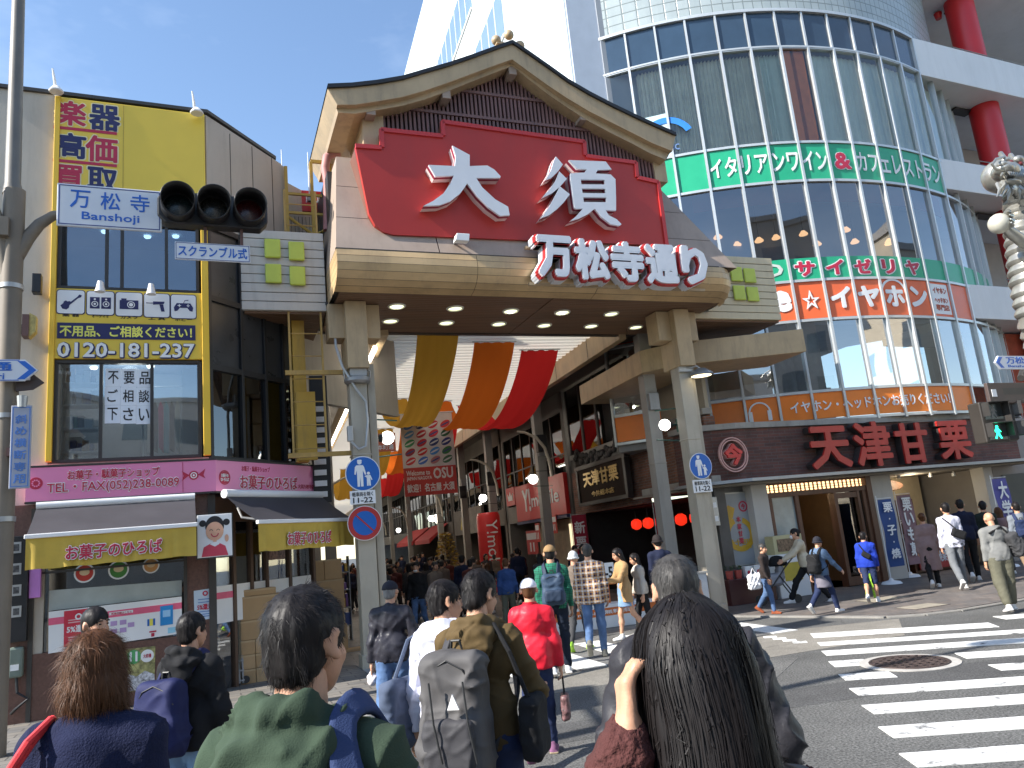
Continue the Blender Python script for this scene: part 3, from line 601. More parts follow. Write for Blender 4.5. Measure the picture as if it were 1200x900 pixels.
# ================================================================ corner shop on the left
shop=empty('corner_shop','narrow beige corner shop building with black chamfered glass side left of the gate','building',L)
XL=-3.35;TOP=9.78
beige_wall=mat('beige_wall',(0.50,0.45,0.38),0.8,0,0.08,0.8,bump=0.25,bs=60,dirt=0.28)
granite=mat('granite',(0.13,0.065,0.05),0.35,0,0.25,30,dirt=0.1)
k=MB()
x_in=-2.28 # left edge of the yellow signs
k.box(XL,x_in,0.0,0.25,0.05,TOP) # beige strip beside the signs
k.box(x_in,0.0,0.02,0.25,7.62,TOP-0.02);k.box(x_in,0.0,0.02,0.25,5.27,6.42);k.box(x_in,0,0.02,.25,3.02,3.66)
k.box(XL,XL+0.2,0.25,9,0.05,TOP)
k.build('front_wall',beige_wall,shop)
sw=MB() # chamfered side: beige above, black curtain wall below (built in the chamfer's frame, parented)
cs=empty('chamfer',None,None);del_=cs
cs.parent=shop;cs.rotation_euler=(0,0,rad(R.a-L.a));cs.name='chamfered_side'
k=MB();k.prism([(0.0,7.7),(1.9,7.7),(1.9,9.62),(0.0,TOP-0.02)],0.0,0.2);k.build('upper_wall',beige_wall,cs)
k=MB()
for xx in(0.55,1.1,1.62):k.box(xx,xx+0.012,-0.006,0.0,7.7,9.65)
k.build('joint',dark_trim,cs)
# the upper wall turns again towards the arcade
k=MB();k.box(1.9,6.0,0.35,0.5,5.0,9.55);k.box(1.9,2.0,0.0,0.45,7.7,9.6);k.build('rear_wall',beige_wall,cs)
k=MB();k.slab([(XL,0),(0,0),(0.0,0.0)]if 0 else[(XL-0.03,-0.05),(0.03,-0.05),(1.35,1.35),(1.0,8),(XL,9)],TOP,TOP+0.06);k.build('roof',dark_trim,shop)
# black curtain wall of the chamfer
k=MB();k.box(0.0,2.05,0.12,0.2,3.0,7.7)
k.build('back_panel',dark_interior,cs)
k=MB()
xs=[0.02,0.72,1.28,1.75,2.05]
for z0_,z1_ in((3.02,3.68),(5.12,5.22),(6.32,6.42),(7.62,7.72)):k.box(0.0,2.06,-0.02,0.1,z0_,z1_)
for xx in xs:k.box(xx-0.03,xx+0.03,-0.025,0.1,3.02,7.70)
k.build('mullion',black_metal,cs,bevel=0.004)
k=MB();k.box(0.03,2.03,0.03,0.04,5.22,6.32);k.box(0.03,2.03,0.03,0.04,6.42,7.62);k.build('spandrel_panel',mat('dark_spandrel',(0.035,0.037,0.04),0.3,0,0.2),cs)
for xa,xb in zip(xs,xs[1:]):MB().box(xa+0.03,xb-0.03,0.035,0.042,3.68,5.12).build('pane',dark_glass,cs)
MB().box(0.0,2.05,2.2,2.25,3.0,7.7).build('inner_wall',grey_interior,cs)
# street-front windows (lower and upper) with rooms behind
def window(parent,x0,x1,z0,z1,cuts,depth=0.02,name='window',frame=dark_metal,gl=clear_glass,fw=0.05):
    w=MB();w.box(x0,x1,-0.02,depth+0.08,z0,z0+fw).box(x0,x1,-0.02,depth+0.08,z1-fw,z1).box(x0,x0+fw,-0.018,depth+0.078,z0+fw,z1-fw).box(x1-fw,x1,-0.018,depth+0.078,z0+fw,z1-fw)
    for c in cuts:w.box(c-fw/2,c+fw/2,-0.012,depth+0.07,z0+fw,z1-fw)
    o=w.build(name,frame,parent,bevel=0.005)
    ed=[x0]+list(cuts)+[x1]
    for a,b in zip(ed,ed[1:]):MB().box(a+fw/2,b-fw/2,depth+0.012,depth+0.02,z0+fw,z1-fw).build('pane',gl,o)
    return o
wlx0,wlx1=-2.22,-0.14
window(shop,wlx0,wlx1,3.66,5.26,(L.px(118,480)[0],L.px(178,480)[0]))
window(shop,wlx0,wlx1,6.42,7.62,(L.px(125,300)[0],L.px(143,300)[0],L.px(195,300)[0]),gl=glass('blue_glass',(0.36,0.48,0.62),0.13))
k=MB();k.box(wlx0-0.05,-0.05,1.3,1.4,3.0,7.7);k.box(wlx0-0.05,-0.05,0.25,1.4,3.0,3.05);k.box(wlx0-0.05,-0.05,0.25,1.4,5.34,5.4);k.box(wlx0-0.05,-0.05,.25,1.4,6.36,6.41);k.box(wlx0-0.05,-.05,.25,1.4,7.66,7.7);k.box(wlx0-.06,wlx0,.25,1.4,3,7.7);k.box(-0.1,-0.05,.25,1.4,3,7.7)
k.build('room',mat('blue_grey_room',(0.22,0.25,0.28),0.8,0,0.1),shop)
# goods on shelves behind the lower window
shelf=empty('shop_shelves','white shelves of packed goods behind the first floor window left of the paper notices','shelves',L)
k=MB();
for z in(3.85,4.22,4.6,4.95):k.box(-2.15,-1.62,0.3,0.62,z,z+0.025)
for x in(-2.15,-1.64):k.box(x,x+0.02,0.3,0.62,3.7,5.2)
k.build('rack',white_paint,shelf)
cols=[lin((205,200,190)),lin((150,120,90)),lin((90,130,90)),lin((70,90,140)),lin((220,225,230)),lin((60,60,65))]
gm=[mat('goods_%s'%n,c,0.6,0,0.05)for n,c in zip(('pale','tan','green','blue','white','dark'),cols)]
rr=random.Random(3)
for z in(3.875,4.245,4.625,4.975):
    x=-2.1
    while x<-1.72:
        w=rr.uniform(0.05,0.14);h=rr.uniform(0.10,0.24);MB().box(x,x+w-0.01,0.33,0.33+rr.uniform(.1,.2),z,z+h).build('box',rr.choice(gm),shelf,bevel=0.005);x+=w
rail=empty('garment_rail','rail of hanging clothes and white rack uprights behind the right first floor window','clothes rail',L)
k=MB();k.tube([(-0.85,0.55,4.95),(-0.2,0.55,4.95)],0.012);k.box(-1.02,-0.99,0.4,0.43,3.7,5.0);k.box(-0.9,-0.87,0.5,0.53,3.7,4.9);k.build('rail',white_paint,rail)
for i,c in enumerate([(225,225,225),(40,40,45),(190,50,110),(120,180,200),(30,30,35),(200,200,190)]):
    x=-0.95+i*0.085;MB().prism([(x,3.85+0.05*(i%3)),(x+0.07,3.85),(x+0.075,4.6),(x+0.03,4.72),(x-0.005,4.6)],0.6,0.7).build('garment',mat('garment_%d'%i if 0 else('garment_'+'abcdef'[i]),lin(c),0.8),rail)
MB().box(-0.42,-0.16,0.3,0.33,3.7,5.2).build('curtain',light_interior,rail)
# paper notices on the middle pane
for r_,(txt,y0,y1)in enumerate((('不要品',428,436),('ご相談',471,478),('下さい',514,519))):
    for c_,ch in enumerate(txt):
        xc=132.5+c_*18.5-(1 if r_ else 0);yc=442+r_*21.5+c_*0.4
        a=rect(L,xc-9,yc,xc+9.3,yc+0.2,21.3,0.0)
        if r_==0:lb=('first','second','third')[c_]+' sheet of the top row of paper notices in the first floor window'
        else:lb=('first','second','third')[c_]+(' sheet of the middle row' if r_==1 else ' sheet of the bottom row')+' of paper notices in the first floor window'
        s_=empty('paper_notice',lb,'notice',L,group='paper notices in the first floor window')
        MB().box(a[0],a[1],0.0245,0.028,a[2],a[3]).build('sheet',mat('paper',(0.74,0.78,0.84),0.7,0,0.03),s_);MB().text(ch,a[0]+0.035,a[1]-0.035,a[2]+0.05,a[3]-0.04,0.021,0.015,0.002).build('lettering',black_ink,s_)
# ---------------- yellow signs
ys=empty('yellow_sign','yellow sign with big red and navy characters at the top of the corner shop','sign',L)
YO=-0.06
a0=L.px(65,112,YO);SX0,SX1=-2.27,-0.02
MB().box(SX0,SX1,YO,0.018,7.64,TOP-0.05).build('panel',sign_yellow,ys,bevel=0.01)
MB().box(L.px(144,170,YO)[0],L.px(144,170,YO)[0]+0.012,YO-0.003,YO,7.66,TOP-.07).build('seam',mat('seam',(0.5,0.34,0.04),0.5),ys)
kr,kn,kw=MB(),MB(),MB()
for ch,x0,x1,yl,yr,h,kk in(('楽',64,101,131,134,29,kr),('器',104,141,136,140,30,kn),('高',64,101,169,172,30,kn),('価',100,138,173,176,31,kr),('買',64,98,207,209,30,kr),('取',102,138,209,213,30,kn)):
    a=rect(L,x0,yl,x1,yr,h,YO-0.01);kw.text(ch,a[0]-0.02,a[1]+0.02,a[2]-0.02,a[3]+0.02,YO-0.004,0.055,0.003);kk.text(ch,a[0],a[1],a[2],a[3],YO-0.009,0.03,0.003)
kw.build('letter_outline',mat('pale_yellow',(0.8,0.72,0.45),0.5),ys);kr.build('red_lettering',crimson_ink,ys);kn.build('navy_lettering',navy_ink,ys)
k=MB()
for(x0,y0_,x1,y1_)in((63,148.5,137,157),(62,187,137,195)):
    a=rect(L,x0,y0_,x1,y1_,3.2,YO);k.box(a[0],a[1],YO-0.008,YO-0.001,a[2],a[3])
k.build('rule',crimson_ink,ys)
yf=empty('icon_sign','yellow sign band with white icon tiles and a phone number between the shop windows','sign',L)
MB().box(SX0,SX1,YO,0.018,5.27,6.41).build('panel',sign_yellow,yf,bevel=0.01)
MB().box(SX0-0.03,SX0+0.05,YO-0.03,0.02,3.68,TOP-0.06).build('left_post',yellow_paint,yf,bevel=0.008);MB().box(-0.11,0.0,YO-0.03,0.02,3.68,7.62).build('right_post',yellow_paint,yf,bevel=0.008)
tile_in=[]
TX=[(67,99),(102,133.5),(136,166.5),(169,198.5),(200.5,229.5)]
names=['guitar','speakers','camera','drill','controller']
for i,(xa,xb)in enumerate(TX):
    a=rect(L,xa,353.5+i*1.4,xb,354.5+i*1.4,27,YO);w=a[1]-a[0];h=a[3]-a[2];cx,cz=(a[0]+a[1])/2,(a[2]+a[3])/2
    r_=0.04;pl=[]
    for(sx,sz,a0_)in((1,1,0),(-1,1,90),(-1,-1,180),(1,-1,270)):
        for q in range(5):t=rad(a0_+22.5*q);pl.append((cx+sx*(w/2-r_)+r_*math.cos(t),cz+sz*(h/2-r_)+r_*math.sin(t)))
    t_=MB().prism(pl,YO-0.014,YO-0.001).build('icon_tile',white_ink,yf)
    MB().prism([(cx+(x-cx)*1.06,cz+(z-cz)*1.06)for x,z in pl],YO-0.007,YO-0.0005).build('outline',navy_ink,t_)
    k=MB();f=YO-0.019;S=w/2
    P=lambda pts:[(cx+x*S,cz+z*S)for x,z in pts]
    if i==0:
        k.prism(P([(-.75,-.35),(-.6,-.62),(-.3,-.68),(-.12,-.5),(-.1,-.3),(.05,-.1),(-.05,.05),(-.25,.02),(-.35,.1),(-.5,.02),(-.55,-.15)]),f,f+.005);k.prism(P([(-.1,-.1),(.0,-.2),(.55,.35),(.75,.42),(.8,.6),(.62,.66),(.48,.45)]),f,f+.004)
    elif i==1:
        for sx in(-.42,.42):k.box(cx+(sx-.36)*S,cx+(sx+.36)*S,f+.002,f+.006,cz-.5*S,cz+.5*S)
    elif i==2:
        k.box(cx-.72*S,cx+.72*S,f+.002,f+.006,cz-.45*S,cz+.35*S);k.box(cx-.6*S,cx-.2*S,f+.002,f+.006,cz+.35*S,cz+.5*S)
    elif i==3:
        k.prism(P([(-.3,.05),(.55,.15),(.62,.35),(-.3,.35)]),f,f+.005);k.prism(P([(.2,.1),(.5,.1),(.62,-.55),(.35,-.55)]),f+.001,f+.005);k.box(cx-.85*S,cx-.3*S,f,f+.005,cz+.17*S,cz+.23*S)
    else:
        k.prism(P([(-.55,.3),(.55,.3),(.78,-.1),(.72,-.45),(.5,-.4),(.3,-.12),(-.3,-.12),(-.5,-.4),(-.72,-.45),(-.78,-.1)]),f,f+.005);k.tube([(cx,f+.003,cz+.3*S),(cx+.1*S,f+.003,cz+.55*S),(cx+.4*S,f+.003,cz+.6*S)],0.006,6)
    k.build('icon',navy_ink,t_)
    if i in(1,2,4):
        k=MB()
        if i==1:
            for sx in(-.42,.42):
                k.ring((cx+sx*S,f-.001,cz-.1*S),.19*S,.25*S,20,0,.003);k.disc((cx+sx*S,f-.001,cz-.1*S),.09*S,16,0,.003);k.disc((cx+sx*S,f-.001,cz+.32*S),.08*S,12,0,.003)
        elif i==2:k.ring((cx+.15*S,f-.001,cz-.05*S),.24*S,.3*S,24,0,.003);k.disc((cx+.15*S,f-.001,cz-.05*S),.16*S,20,0,.003)
        else:
            k.box(cx-.48*S,cx-.2*S,f-.003,f,cz+.05*S,cz+.11*S);k.box(cx-.37*S,cx-.31*S,f-.0035,f,cz-.06*S,cz+.22*S)
            for(dx,dz)in((.3,.08),(.44,.08),(.37,.16),(.37,.0)):k.disc((cx+dx*S,f-.002,cz+dz*S),.045*S,10,0,.003)
        k.build('detail',white_ink,t_)
k=MB()
for i,tx in enumerate(('楽 器','オーディオ','カメラ','工 具','ホビー')):
    xm=(TX[i][0]+TX[i][1])/2;a=rect(L,xm-10,369.0+i*1.3,xm+10,369.5+i*1.3,4,YO);k.text(tx,a[0],a[1],a[2],a[3],YO-.006,0.02,.003)
k.build('caption',black_ink,yf)
a=rect(L,67,387,229,390.5,18,YO);bn=MB().box(a[0],a[1],YO-.012,YO-.001,a[2],a[3]).build('navy_strip',navy_ink,yf)
a=rect(L,70,387,225,391,13,YO);MB().text('不用品、ご相談ください！',a[0],a[1],a[2],a[3],YO-.017,0.025,.004).build('lettering',mat('lemon_ink',(0.8,0.78,0.15),0.5),bn)
a=rect(L,67,409.5,228,411.5,17,YO)
MB().text('0120-181-237',a[0],a[1],a[2],a[3],YO-.016,0.02,.004).build('phone_number',white_ink,yf);MB().text('0120-181-237',a[0]-.005,a[1]+.02,a[2]-.022,a[3]+.008,YO-.010,0.06,.006).build('number_outline',navy_ink,yf)
# little gooseneck lamps on the signs
def gooseneck(px,py,lab,up,s=1.0,oy=-0.3):
    p=L.px(px,py,oy);g_=empty('sign_lamp',lab,'lamp',L,group='white lamps over the yellow signs')
    if up:
        MB().tube([(p[0],-0.02,p[1]+0.0),(p[0]-0.02,-0.12,p[1]+0.22),(p[0]-.05,-.16,p[1]+.42)],[0.03,0.022,0.012],8).build('arm',white_paint,g_,smooth=True)
        MB().lathe((p[0]+0.02,-0.22,p[1]-.02),[(0.0,.09),(.05,.08),(0.11,0.0),(0.1,-.02),(0.0,-.01)],16).build('shade',white_paint,g_,smooth=True)
    else:
        MB().tube([(p[0]+.05,-.06,p[1]+.02),(p[0]+.03,-.2,p[1]+.12),(p[0],-.3,p[1]+.1)],0.012,8).build('arm',white_paint,g_)
        MB().lathe((p[0],-0.3,p[1]),[(0.0,.11),(.035,.105),(0.05,.02),(0.075,-.07),(0.06,-.07),(0.0,-.02)],16).build('shade',white_paint,g_,smooth=True)
gooseneck(65,108,'white lamp on the roof edge above the first red character',True,oy=-.15);gooseneck(229,133,'white lamp on the roof edge at the right end of the top yellow sign',True,oy=-.15)
gooseneck(117,337,'white cone lamp over the speaker and camera tiles',False);gooseneck(177,340,'white cone lamp over the drill tile',False)
# ---------------- pink fascia sign, two faces
ps=empty('pink_fascia_sign','long pink sweet shop sign bent round the corner above the awnings','sign',L)
PY=-0.2;PX0=L.px(30,570,PY)[0]
rx1=1.0
Rp=Fr(*(L.w(0.06,PY,0)[:2]),65.0)
cp=(0.06,PY)
rr_=rad(R.a-L.a);e=Rp.px(385,565)[0]
ex,ey=cp[0]+e*math.cos(rr_),cp[1]+e*math.sin(rr_)
MB().slab([(PX0,PY),cp,(ex,ey),(ex-0.15,ey+.12),(-0.02,0.02),(PX0,0.02)],3.09,3.58).build('panel',pink_sign,ps)
k=MB();k.slab([(PX0-.01,PY-.012),(cp[0]+.004,PY-.012),(ex+.01,ey-.006),(ex-.03,ey+.05),(0.0,PY+.06),(PX0,PY+.06)],3.585,3.61);k.slab([(PX0-.01,PY-.012),(cp[0]+.004,PY-.012),(ex+.01,ey-.006),(ex-.03,ey+.05),(0.0,PY+.06),(PX0,PY+.06)],3.06,3.085)
k.build('edge',dark_metal,ps)
k=MB()
for px in(214,):xx=L.px(px,560,PY)[0];k.box(xx,xx+.008,PY-.004,PY,3.1,3.57)
k.build('seam',crimson_ink,ps)
def outlined(fr,tx,xl,yl,xr,yr,h,off,par,ink,out=white_ink,b0=0.02,b1=0.075,d=0.006):
    a=rect(fr,xl,yl,xr,yr,h,off);n=len(tx);g_=(a[1]-a[0])/n*0.05
    MB().text(tx,a[0],a[1],a[2],a[3],off-d*2-.002,b0,d).build('lettering',ink,par);MB().text(tx,a[0]-g_,a[1]+g_,a[2]-.012,a[3]+.012,off-d-.001,b1,d).build('letter_outline',out,par)
outlined(L,'お菓子・駄菓子ショップ',79,556,187,553,11,PY,ps,crimson_ink,b1=0.055);outlined(L,'TEL・FAX(052)238-0089',55,573,210,566.5,13.5,PY,ps,crimson_ink,b0=0.01,b1=0.06)
def candy(fr,px,py,rpx,off,par,stripes=True):
    a=rect(fr,px-rpx,py,px+rpx,py,rpx*2,off);cx,cz=(a[0]+a[1])/2,(a[2]+a[3])/2;r_=(a[3]-a[2])/2
    k=MB().disc((cx,off-.006,cz),r_*.62,24,0,.005)
    for s_ in(-1,1):k.prism([(cx+s_*r_*.55,cz+.05*r_),(cx+s_*r_*1.5,cz+r_*.75+s_*.1*r_),(cx+s_*r_*1.25,cz),(cx+s_*r_*1.5,cz-r_*.6+s_*.1*r_)][::s_],off-.005,off-.001)
    o=k.build('candy_emblem',crimson_ink,par);MB().ring((cx,off-.009,cz),r_*.3,r_*.42,20,0,.003).disc((cx,off-.009,cz),r_*.14,12,0,.003).build('emblem_detail',white_ink,o)
candy(L,227,557,8.5,PY,ps)
a=rect(L,35,567,49,566,14,PY);o=MB().disc(((a[0]+a[1])/2,PY-.006,(a[2]+a[3])/2),(a[3]-a[2])/2,24,0,.005).build('biscuit_emblem',crimson_ink,ps)
k=MB()
for i in range(10):t=2*math.pi*i/10;k.disc(((a[0]+a[1])/2+.045*math.cos(t),PY-.009,(a[2]+a[3])/2+.045*math.sin(t)),.012,8,0,.003)
k.build('emblem_detail',pink_sign,o)
side=empty('side_face',None,None);side.parent=ps;side.location=(cp[0],cp[1],0);side.rotation_euler=(0,0,rr_)
outlined(Rp,'お菓子のひろば',281,564.5,348,567,16,0,side,crimson_ink);a=rect(Rp,283,548.5,316,551,6,0);MB().text('お菓子・駄菓子ショップ',a[0],a[1],a[2],a[3],-.006,.015,.005).build('small_lettering',crimson_ink,side)
a=rect(Rp,349,570,368,570.5,5,0);MB().text('大須万松寺店',a[0],a[1],a[2],a[3],-.006,.015,.005).build('shop_branch',crimson_ink,side)
a=rect(Rp,254,559,272,560,18,0);cx,cz,r_=(a[0]+a[1])/2,(a[2]+a[3])/2,(a[3]-a[2])/2
o=MB().ring((cx,-.006,cz),r_*.8,r_*.95,28,0,.005).disc((cx,-.005,cz),r_*.78,24,0,.004).build('round_emblem',crimson_ink,side);MB().text('お菓子の',cx-r_*.6,cx+r_*.6,cz+.02*r_,cz+r_*.5,-.010,.03,.003).text('ひろば',cx-r_*.7,cx+r_*.7,cz-r_*.5,cz-.05*r_,-.010,.03,.003).build('emblem_lettering',white_ink,o)
a=rect(Rp,370,567,382,567,22,0);cx,cz=(a[0]+a[1])/2,(a[2]+a[3])/2;k=MB()
for i in range(3):k.prism([(cx-.14+.09*i,cz-.12),(cx-.07+.09*i,cz-.14),(cx+.04+.09*i,cz+.13),(cx-.03+.09*i,cz+.15)],-.006,-.001)
k.build('stick_emblem',crimson_ink,side)
# ---------------- ground floor
gf=MB();gf.box(XL,-2.42,-.02,.25,.05,3.06);gf.box(-0.42,0.0,-.02,.25,.05,3.06);gf.box(-2.42,-.42,-.02,.25,.05,.95)
gf.build('granite_base',granite,shop)
k=MB();k.box(-2.46,-2.40,-.04,.1,.05,3.0);k.box(-.42,-.37,-.04,.1,.05,3.0);k.box(-.06,.05,-.05,.12,.05,3.05);k.box(-2.4,-.42,-.03,.1,2.05,2.08);k.build('door_frame',dark_trim,shop)
MB().box(-2.4,-.42,.06,.07,.95,2.9).build('shop_window',shop_glass,shop)
MB().box(-2.4,-.42,.9,.95,.05,3.05).box(-2.4,-.42,.25,.9,3.0,3.05).build('shop_interior',mat('dim_room',(0.30,0.28,0.24),0.8,0,0.3),shop)
# white campaign banner across the window
cb=empty('window_banner','white banner with pink stripe and red square stuck across the sweet shop window','banner',L)
wb=[L.px(*q,-.035)for q in[(56.5,766),(213,742),(213,699),(57,717)]]
MB().prism(wb,-.035,-.03).build('sheet',white_ink,cb)
def onb(u0,u1,v0,v1): # fractions across the banner
    bl_,br_,tr_,tl_=wb;f=lambda u,v:((bl_[0]*(1-u)+br_[0]*u)*(1-v)+(tl_[0]*(1-u)+tr_[0]*u)*v,(bl_[1]*(1-u)+br_[1]*u)*(1-v)+(tl_[1]*(1-u)+tr_[1]*u)*v)
    return[f(u0,v0),f(u1,v0),f(u1,v1),f(u0,v1)]
k=MB();k.prism(onb(0,1,.67,.84),-.038,-.0355);k.build('stripe',mat('rose_ink',(0.75,0.12,0.22),0.5),cb)
rs_=MB().prism(onb(.11,.32,.10,.97),-.042,-.0355).build('red_square',mat('poster_red',(0.6,0.03,0.06),0.45),cb)
q=onb(.13,.30,.42,.60);MB().text('5%還元',q[0][0],q[1][0],q[0][1],q[3][1],-.046,.03,.003).build('lettering',white_ink,rs_)
q=onb(.215,.215,.8,.8)[0];MB().ring((q[0],-.046,q[1]),.025,.045,20,0,.003).build('emblem',white_ink,rs_)
k=MB()
for t in(.18,.24,.3,.66,.72):q=onb(.14,.29,t,t+.025);k.prism(q,-.045,-.0425)
k.build('small_print',mat('pale_pink',(.75,.45,.48),.5),rs_)
k=MB();k.prism(onb(.44,.62,.73,.80),-.042,-.0385);k.build('caption',white_ink,cb);q=onb(.455,.61,.735,.79);MB().text('実施店舗はこちら',q[0][0],q[1][0],q[0][1],q[3][1],-.045,.02,.002).build('caption_lettering',crimson_ink,cb)
MB().prism(onb(.83,.93,.28,.80),-.042,-.0355).build('blue_card',mat('card_blue',(.02,.25,.6),.4),cb);MB().prism(onb(.85,.91,.5,.68),-.045,-.0425).build('card_mark',mat('sky_ink',(.3,.55,.8),.4),cb)
k=MB();k.prism(onb(.73,.745,.32,.5),-.04,-.0355);k.prism(onb(.775,.79,.32,.5),-.04,-.0355);k.build('blue_mark',sign_blue,cb);MB().prism(onb(.747,.773,.32,.5),-.04,-.0355).build('yellow_mark',mat('card_yellow',(.8,.7,.1),.4),cb)
MB().prism(onb(.745,.80,.14,.18),-.04,-.0355).prism(onb(.76,.785,.03,.12),-.04,-.0355).build('red_mark',crimson_ink,cb);MB().prism(onb(.89,.95,.05,.2),-.04,-.0355).build('pale_blue_mark',mat('pale_blue',(.3,.6,.75),.4),cb);MB().prism(onb(.96,.995,.04,.16),-.04,-.0355).build('red_corner_mark',crimson_ink,cb)
k=MB()
for(u0,v0)in((.45,.45),(.52,.45),(.45,.25),(.52,.25),(.58,.36)):k.prism(onb(u0,u0+.05,v0,v0+.12),-.04,-.0355)
k.build('purple_mark',mat('lilac',(.45,.3,.55),.5),cb)
# frosted strip and cartoonless sweet posters above
MB().prism([L.px(*q,.05)for q in[(57,716),(213,698),(213,680),(58,692)]],.05,.056).build('frosted_strip',mat('frost',(.42,.46,.44),.5),shop)
for i,(px,py,r0,c,lb)in enumerate(((99,672,11,(190,60,50),'round red sweet sticker at the top left of the shop window'),(139,668,11,(70,130,60),'round green sweet sticker at the top middle of the shop window'),(177,663,9,(205,150,90),'round orange sweet sticker at the top right of the shop window'))):
    a=rect(L,px-r0,py,px+r0,py-.5,r0*2,0.04);s_=empty('window_sticker',lb,'sticker',L,group='round stickers in the sweet shop window');cx,cz,r_=(a[0]+a[1])/2,(a[2]+a[3])/2,(a[3]-a[2])/2
    MB().disc((cx,.036,cz),r_,24,0,.012).build('disc',mat('sticker_'+'abc'[i],lin(c),.5),s_);MB().ring((cx,.032,cz),r_*.85,r_*1.02,24,0,.004).build('rim',white_ink,s_);MB().disc((cx,.033,cz+.1*r_),r_*.5,18,0,.003,r_*.35).build('centre',mat('sticker_cream',(.7,.55,.35),.5),s_)
# posters on the granite
po=empty('event_poster','colourful harvest poster with a green 11 on the low wall under the shop window','poster',L)
pq=[L.px(*q,-.03)for q in[(146,812),(181,806),(182,757),(147,761)]];MB().prism(pq,-.03,-.022).build('sheet',mat('poster_field',(.32,.30,.12),.5,0,.6,14),po)
a=rect(L,150,771,163,769,16,-.03);o=MB().disc(((a[0]+a[1])/2,-.034,(a[2]+a[3])/2),.1,20,0,.003).build('green_disc',mat('leaf_ink',(.08,.35,.12),.5),po);MB().text('11',a[0]+.02,a[1]-.02,a[2]+.03,a[3]-.02,-.038,.05,.003).build('lettering',white_ink,o)
a=rect(L,166,769,179,768,13,-.03);o=MB().disc(((a[0]+a[1])/2,-.034,(a[2]+a[3])/2),.09,20,0,.003).build('white_disc',white_ink,po);MB().text('大収穫',a[0]+.02,a[1]-.02,a[2]+.05,a[3]-.05,-.038,.02,.003).build('lettering',crimson_ink,o)
MB().prism([L.px(*q,-.034)for q in[(147,811),(181,805),(181,790),(170,786),(160,793),(147,789)]],-.034,-.031).build('crowd_print',mat('crowd_print',(.45,.45,.48),.5,0,.8,25),po)
nt_=empty('payment_notice','pale blue payment notice sheet on the granite pillar at the shop corner','notice',L)
pq=[L.px(*q,-.03)for q in[(228,728),(252.5,724),(251,689),(227,692.5)]];MB().prism(pq,-.03,-.024).build('sheet',mat('notice_blue',(.52,.62,.74),.6),nt_)
a=rect(L,231,712,249,710,7,-.03);MB().text('5%還元',a[0],a[1],a[2],a[3],-.035,.03,.003).build('lettering',crimson_ink,nt_);a=rect(L,236,695.5,245,695,8,-.03);MB().ring(((a[0]+a[1])/2,-.035,(a[2]+a[3])/2),.02,.04,18,0,.003).build('emblem',crimson_ink,nt_)
k=MB()
for y in(702,705.5,716.5,719.5,722):a=rect(L,232,y+.8,248,y-.8,1.2,-.03);k.box(a[0],a[1],-.034,-.0305,a[2],a[3])
k.build('small_print',mat('notice_print',(.15,.25,.5),.6),nt_)
# column of framed vending pictures, meter box
vb=empty('display_case','tall black display case with four framed pictures at the far left of the shop','display case',L)
x0_,x1_=L.px(8,700,-.16)[0],L.px(32,700,-.16)[0];z0_,z1_=L.px(25,752,-.16)[1],L.px(25,628,-.16)[1]
MB().box(x0_,x1_,-.16,-.02,z0_,z1_).build('case',black_metal,vb,bevel=.01)
for i,yy in enumerate((642,667,692,717)):
    a=rect(L,13,yy,25,yy-.5,13,-.165);f_=MB().box(a[0],a[1],-.172,-.16,a[2],a[3]).build('picture_frame',steel,vb);MB().box(a[0]+.025,a[1]-.025,-.176,-.172,a[2]+.03,a[3]-.03).build('picture',mat('murky',(.08,.08,.085),.4,0,.8,18),f_)
mb_=empty('meter_box','grey green plastic meter box with a label low on the shop wall','meter box',L)
a=rect(L,9,777,27,776,36,-.12);MB().box(a[0],a[1],-.14,-.02,a[2],a[3]).build('box',mat('meter_grey',(.16,.2,.17),.4),mb_,bevel=.03);a2=rect(L,12,783,22,782,7,-.14);MB().box(a2[0],a2[1],-.146,-.141,a2[2],a2[3]).build('label_plate',white_ink,mb_)
MB().tube([(a[0]+.1,-.08,a[2]),(a[0]+.12,-.1,a[2]-.2),(a[0]+.25,-.1,a[2]-.3),(a[0]+.1,-.1,a[2]-.42),(a[0]+.05,-.06,.2)],.02).build('cable',black_metal,mb_)
lb_=empty('pink_light_box','narrow upright pink light box beside the yellow awning edge','light box',L)
a=rect(L,34,684,48,683,34,-.1);MB().box(a[0],a[1],-.12,-.02,a[2],a[3]).build('box',mat('violet_box',(.55,.22,.6),.4),lb_,bevel=.01)
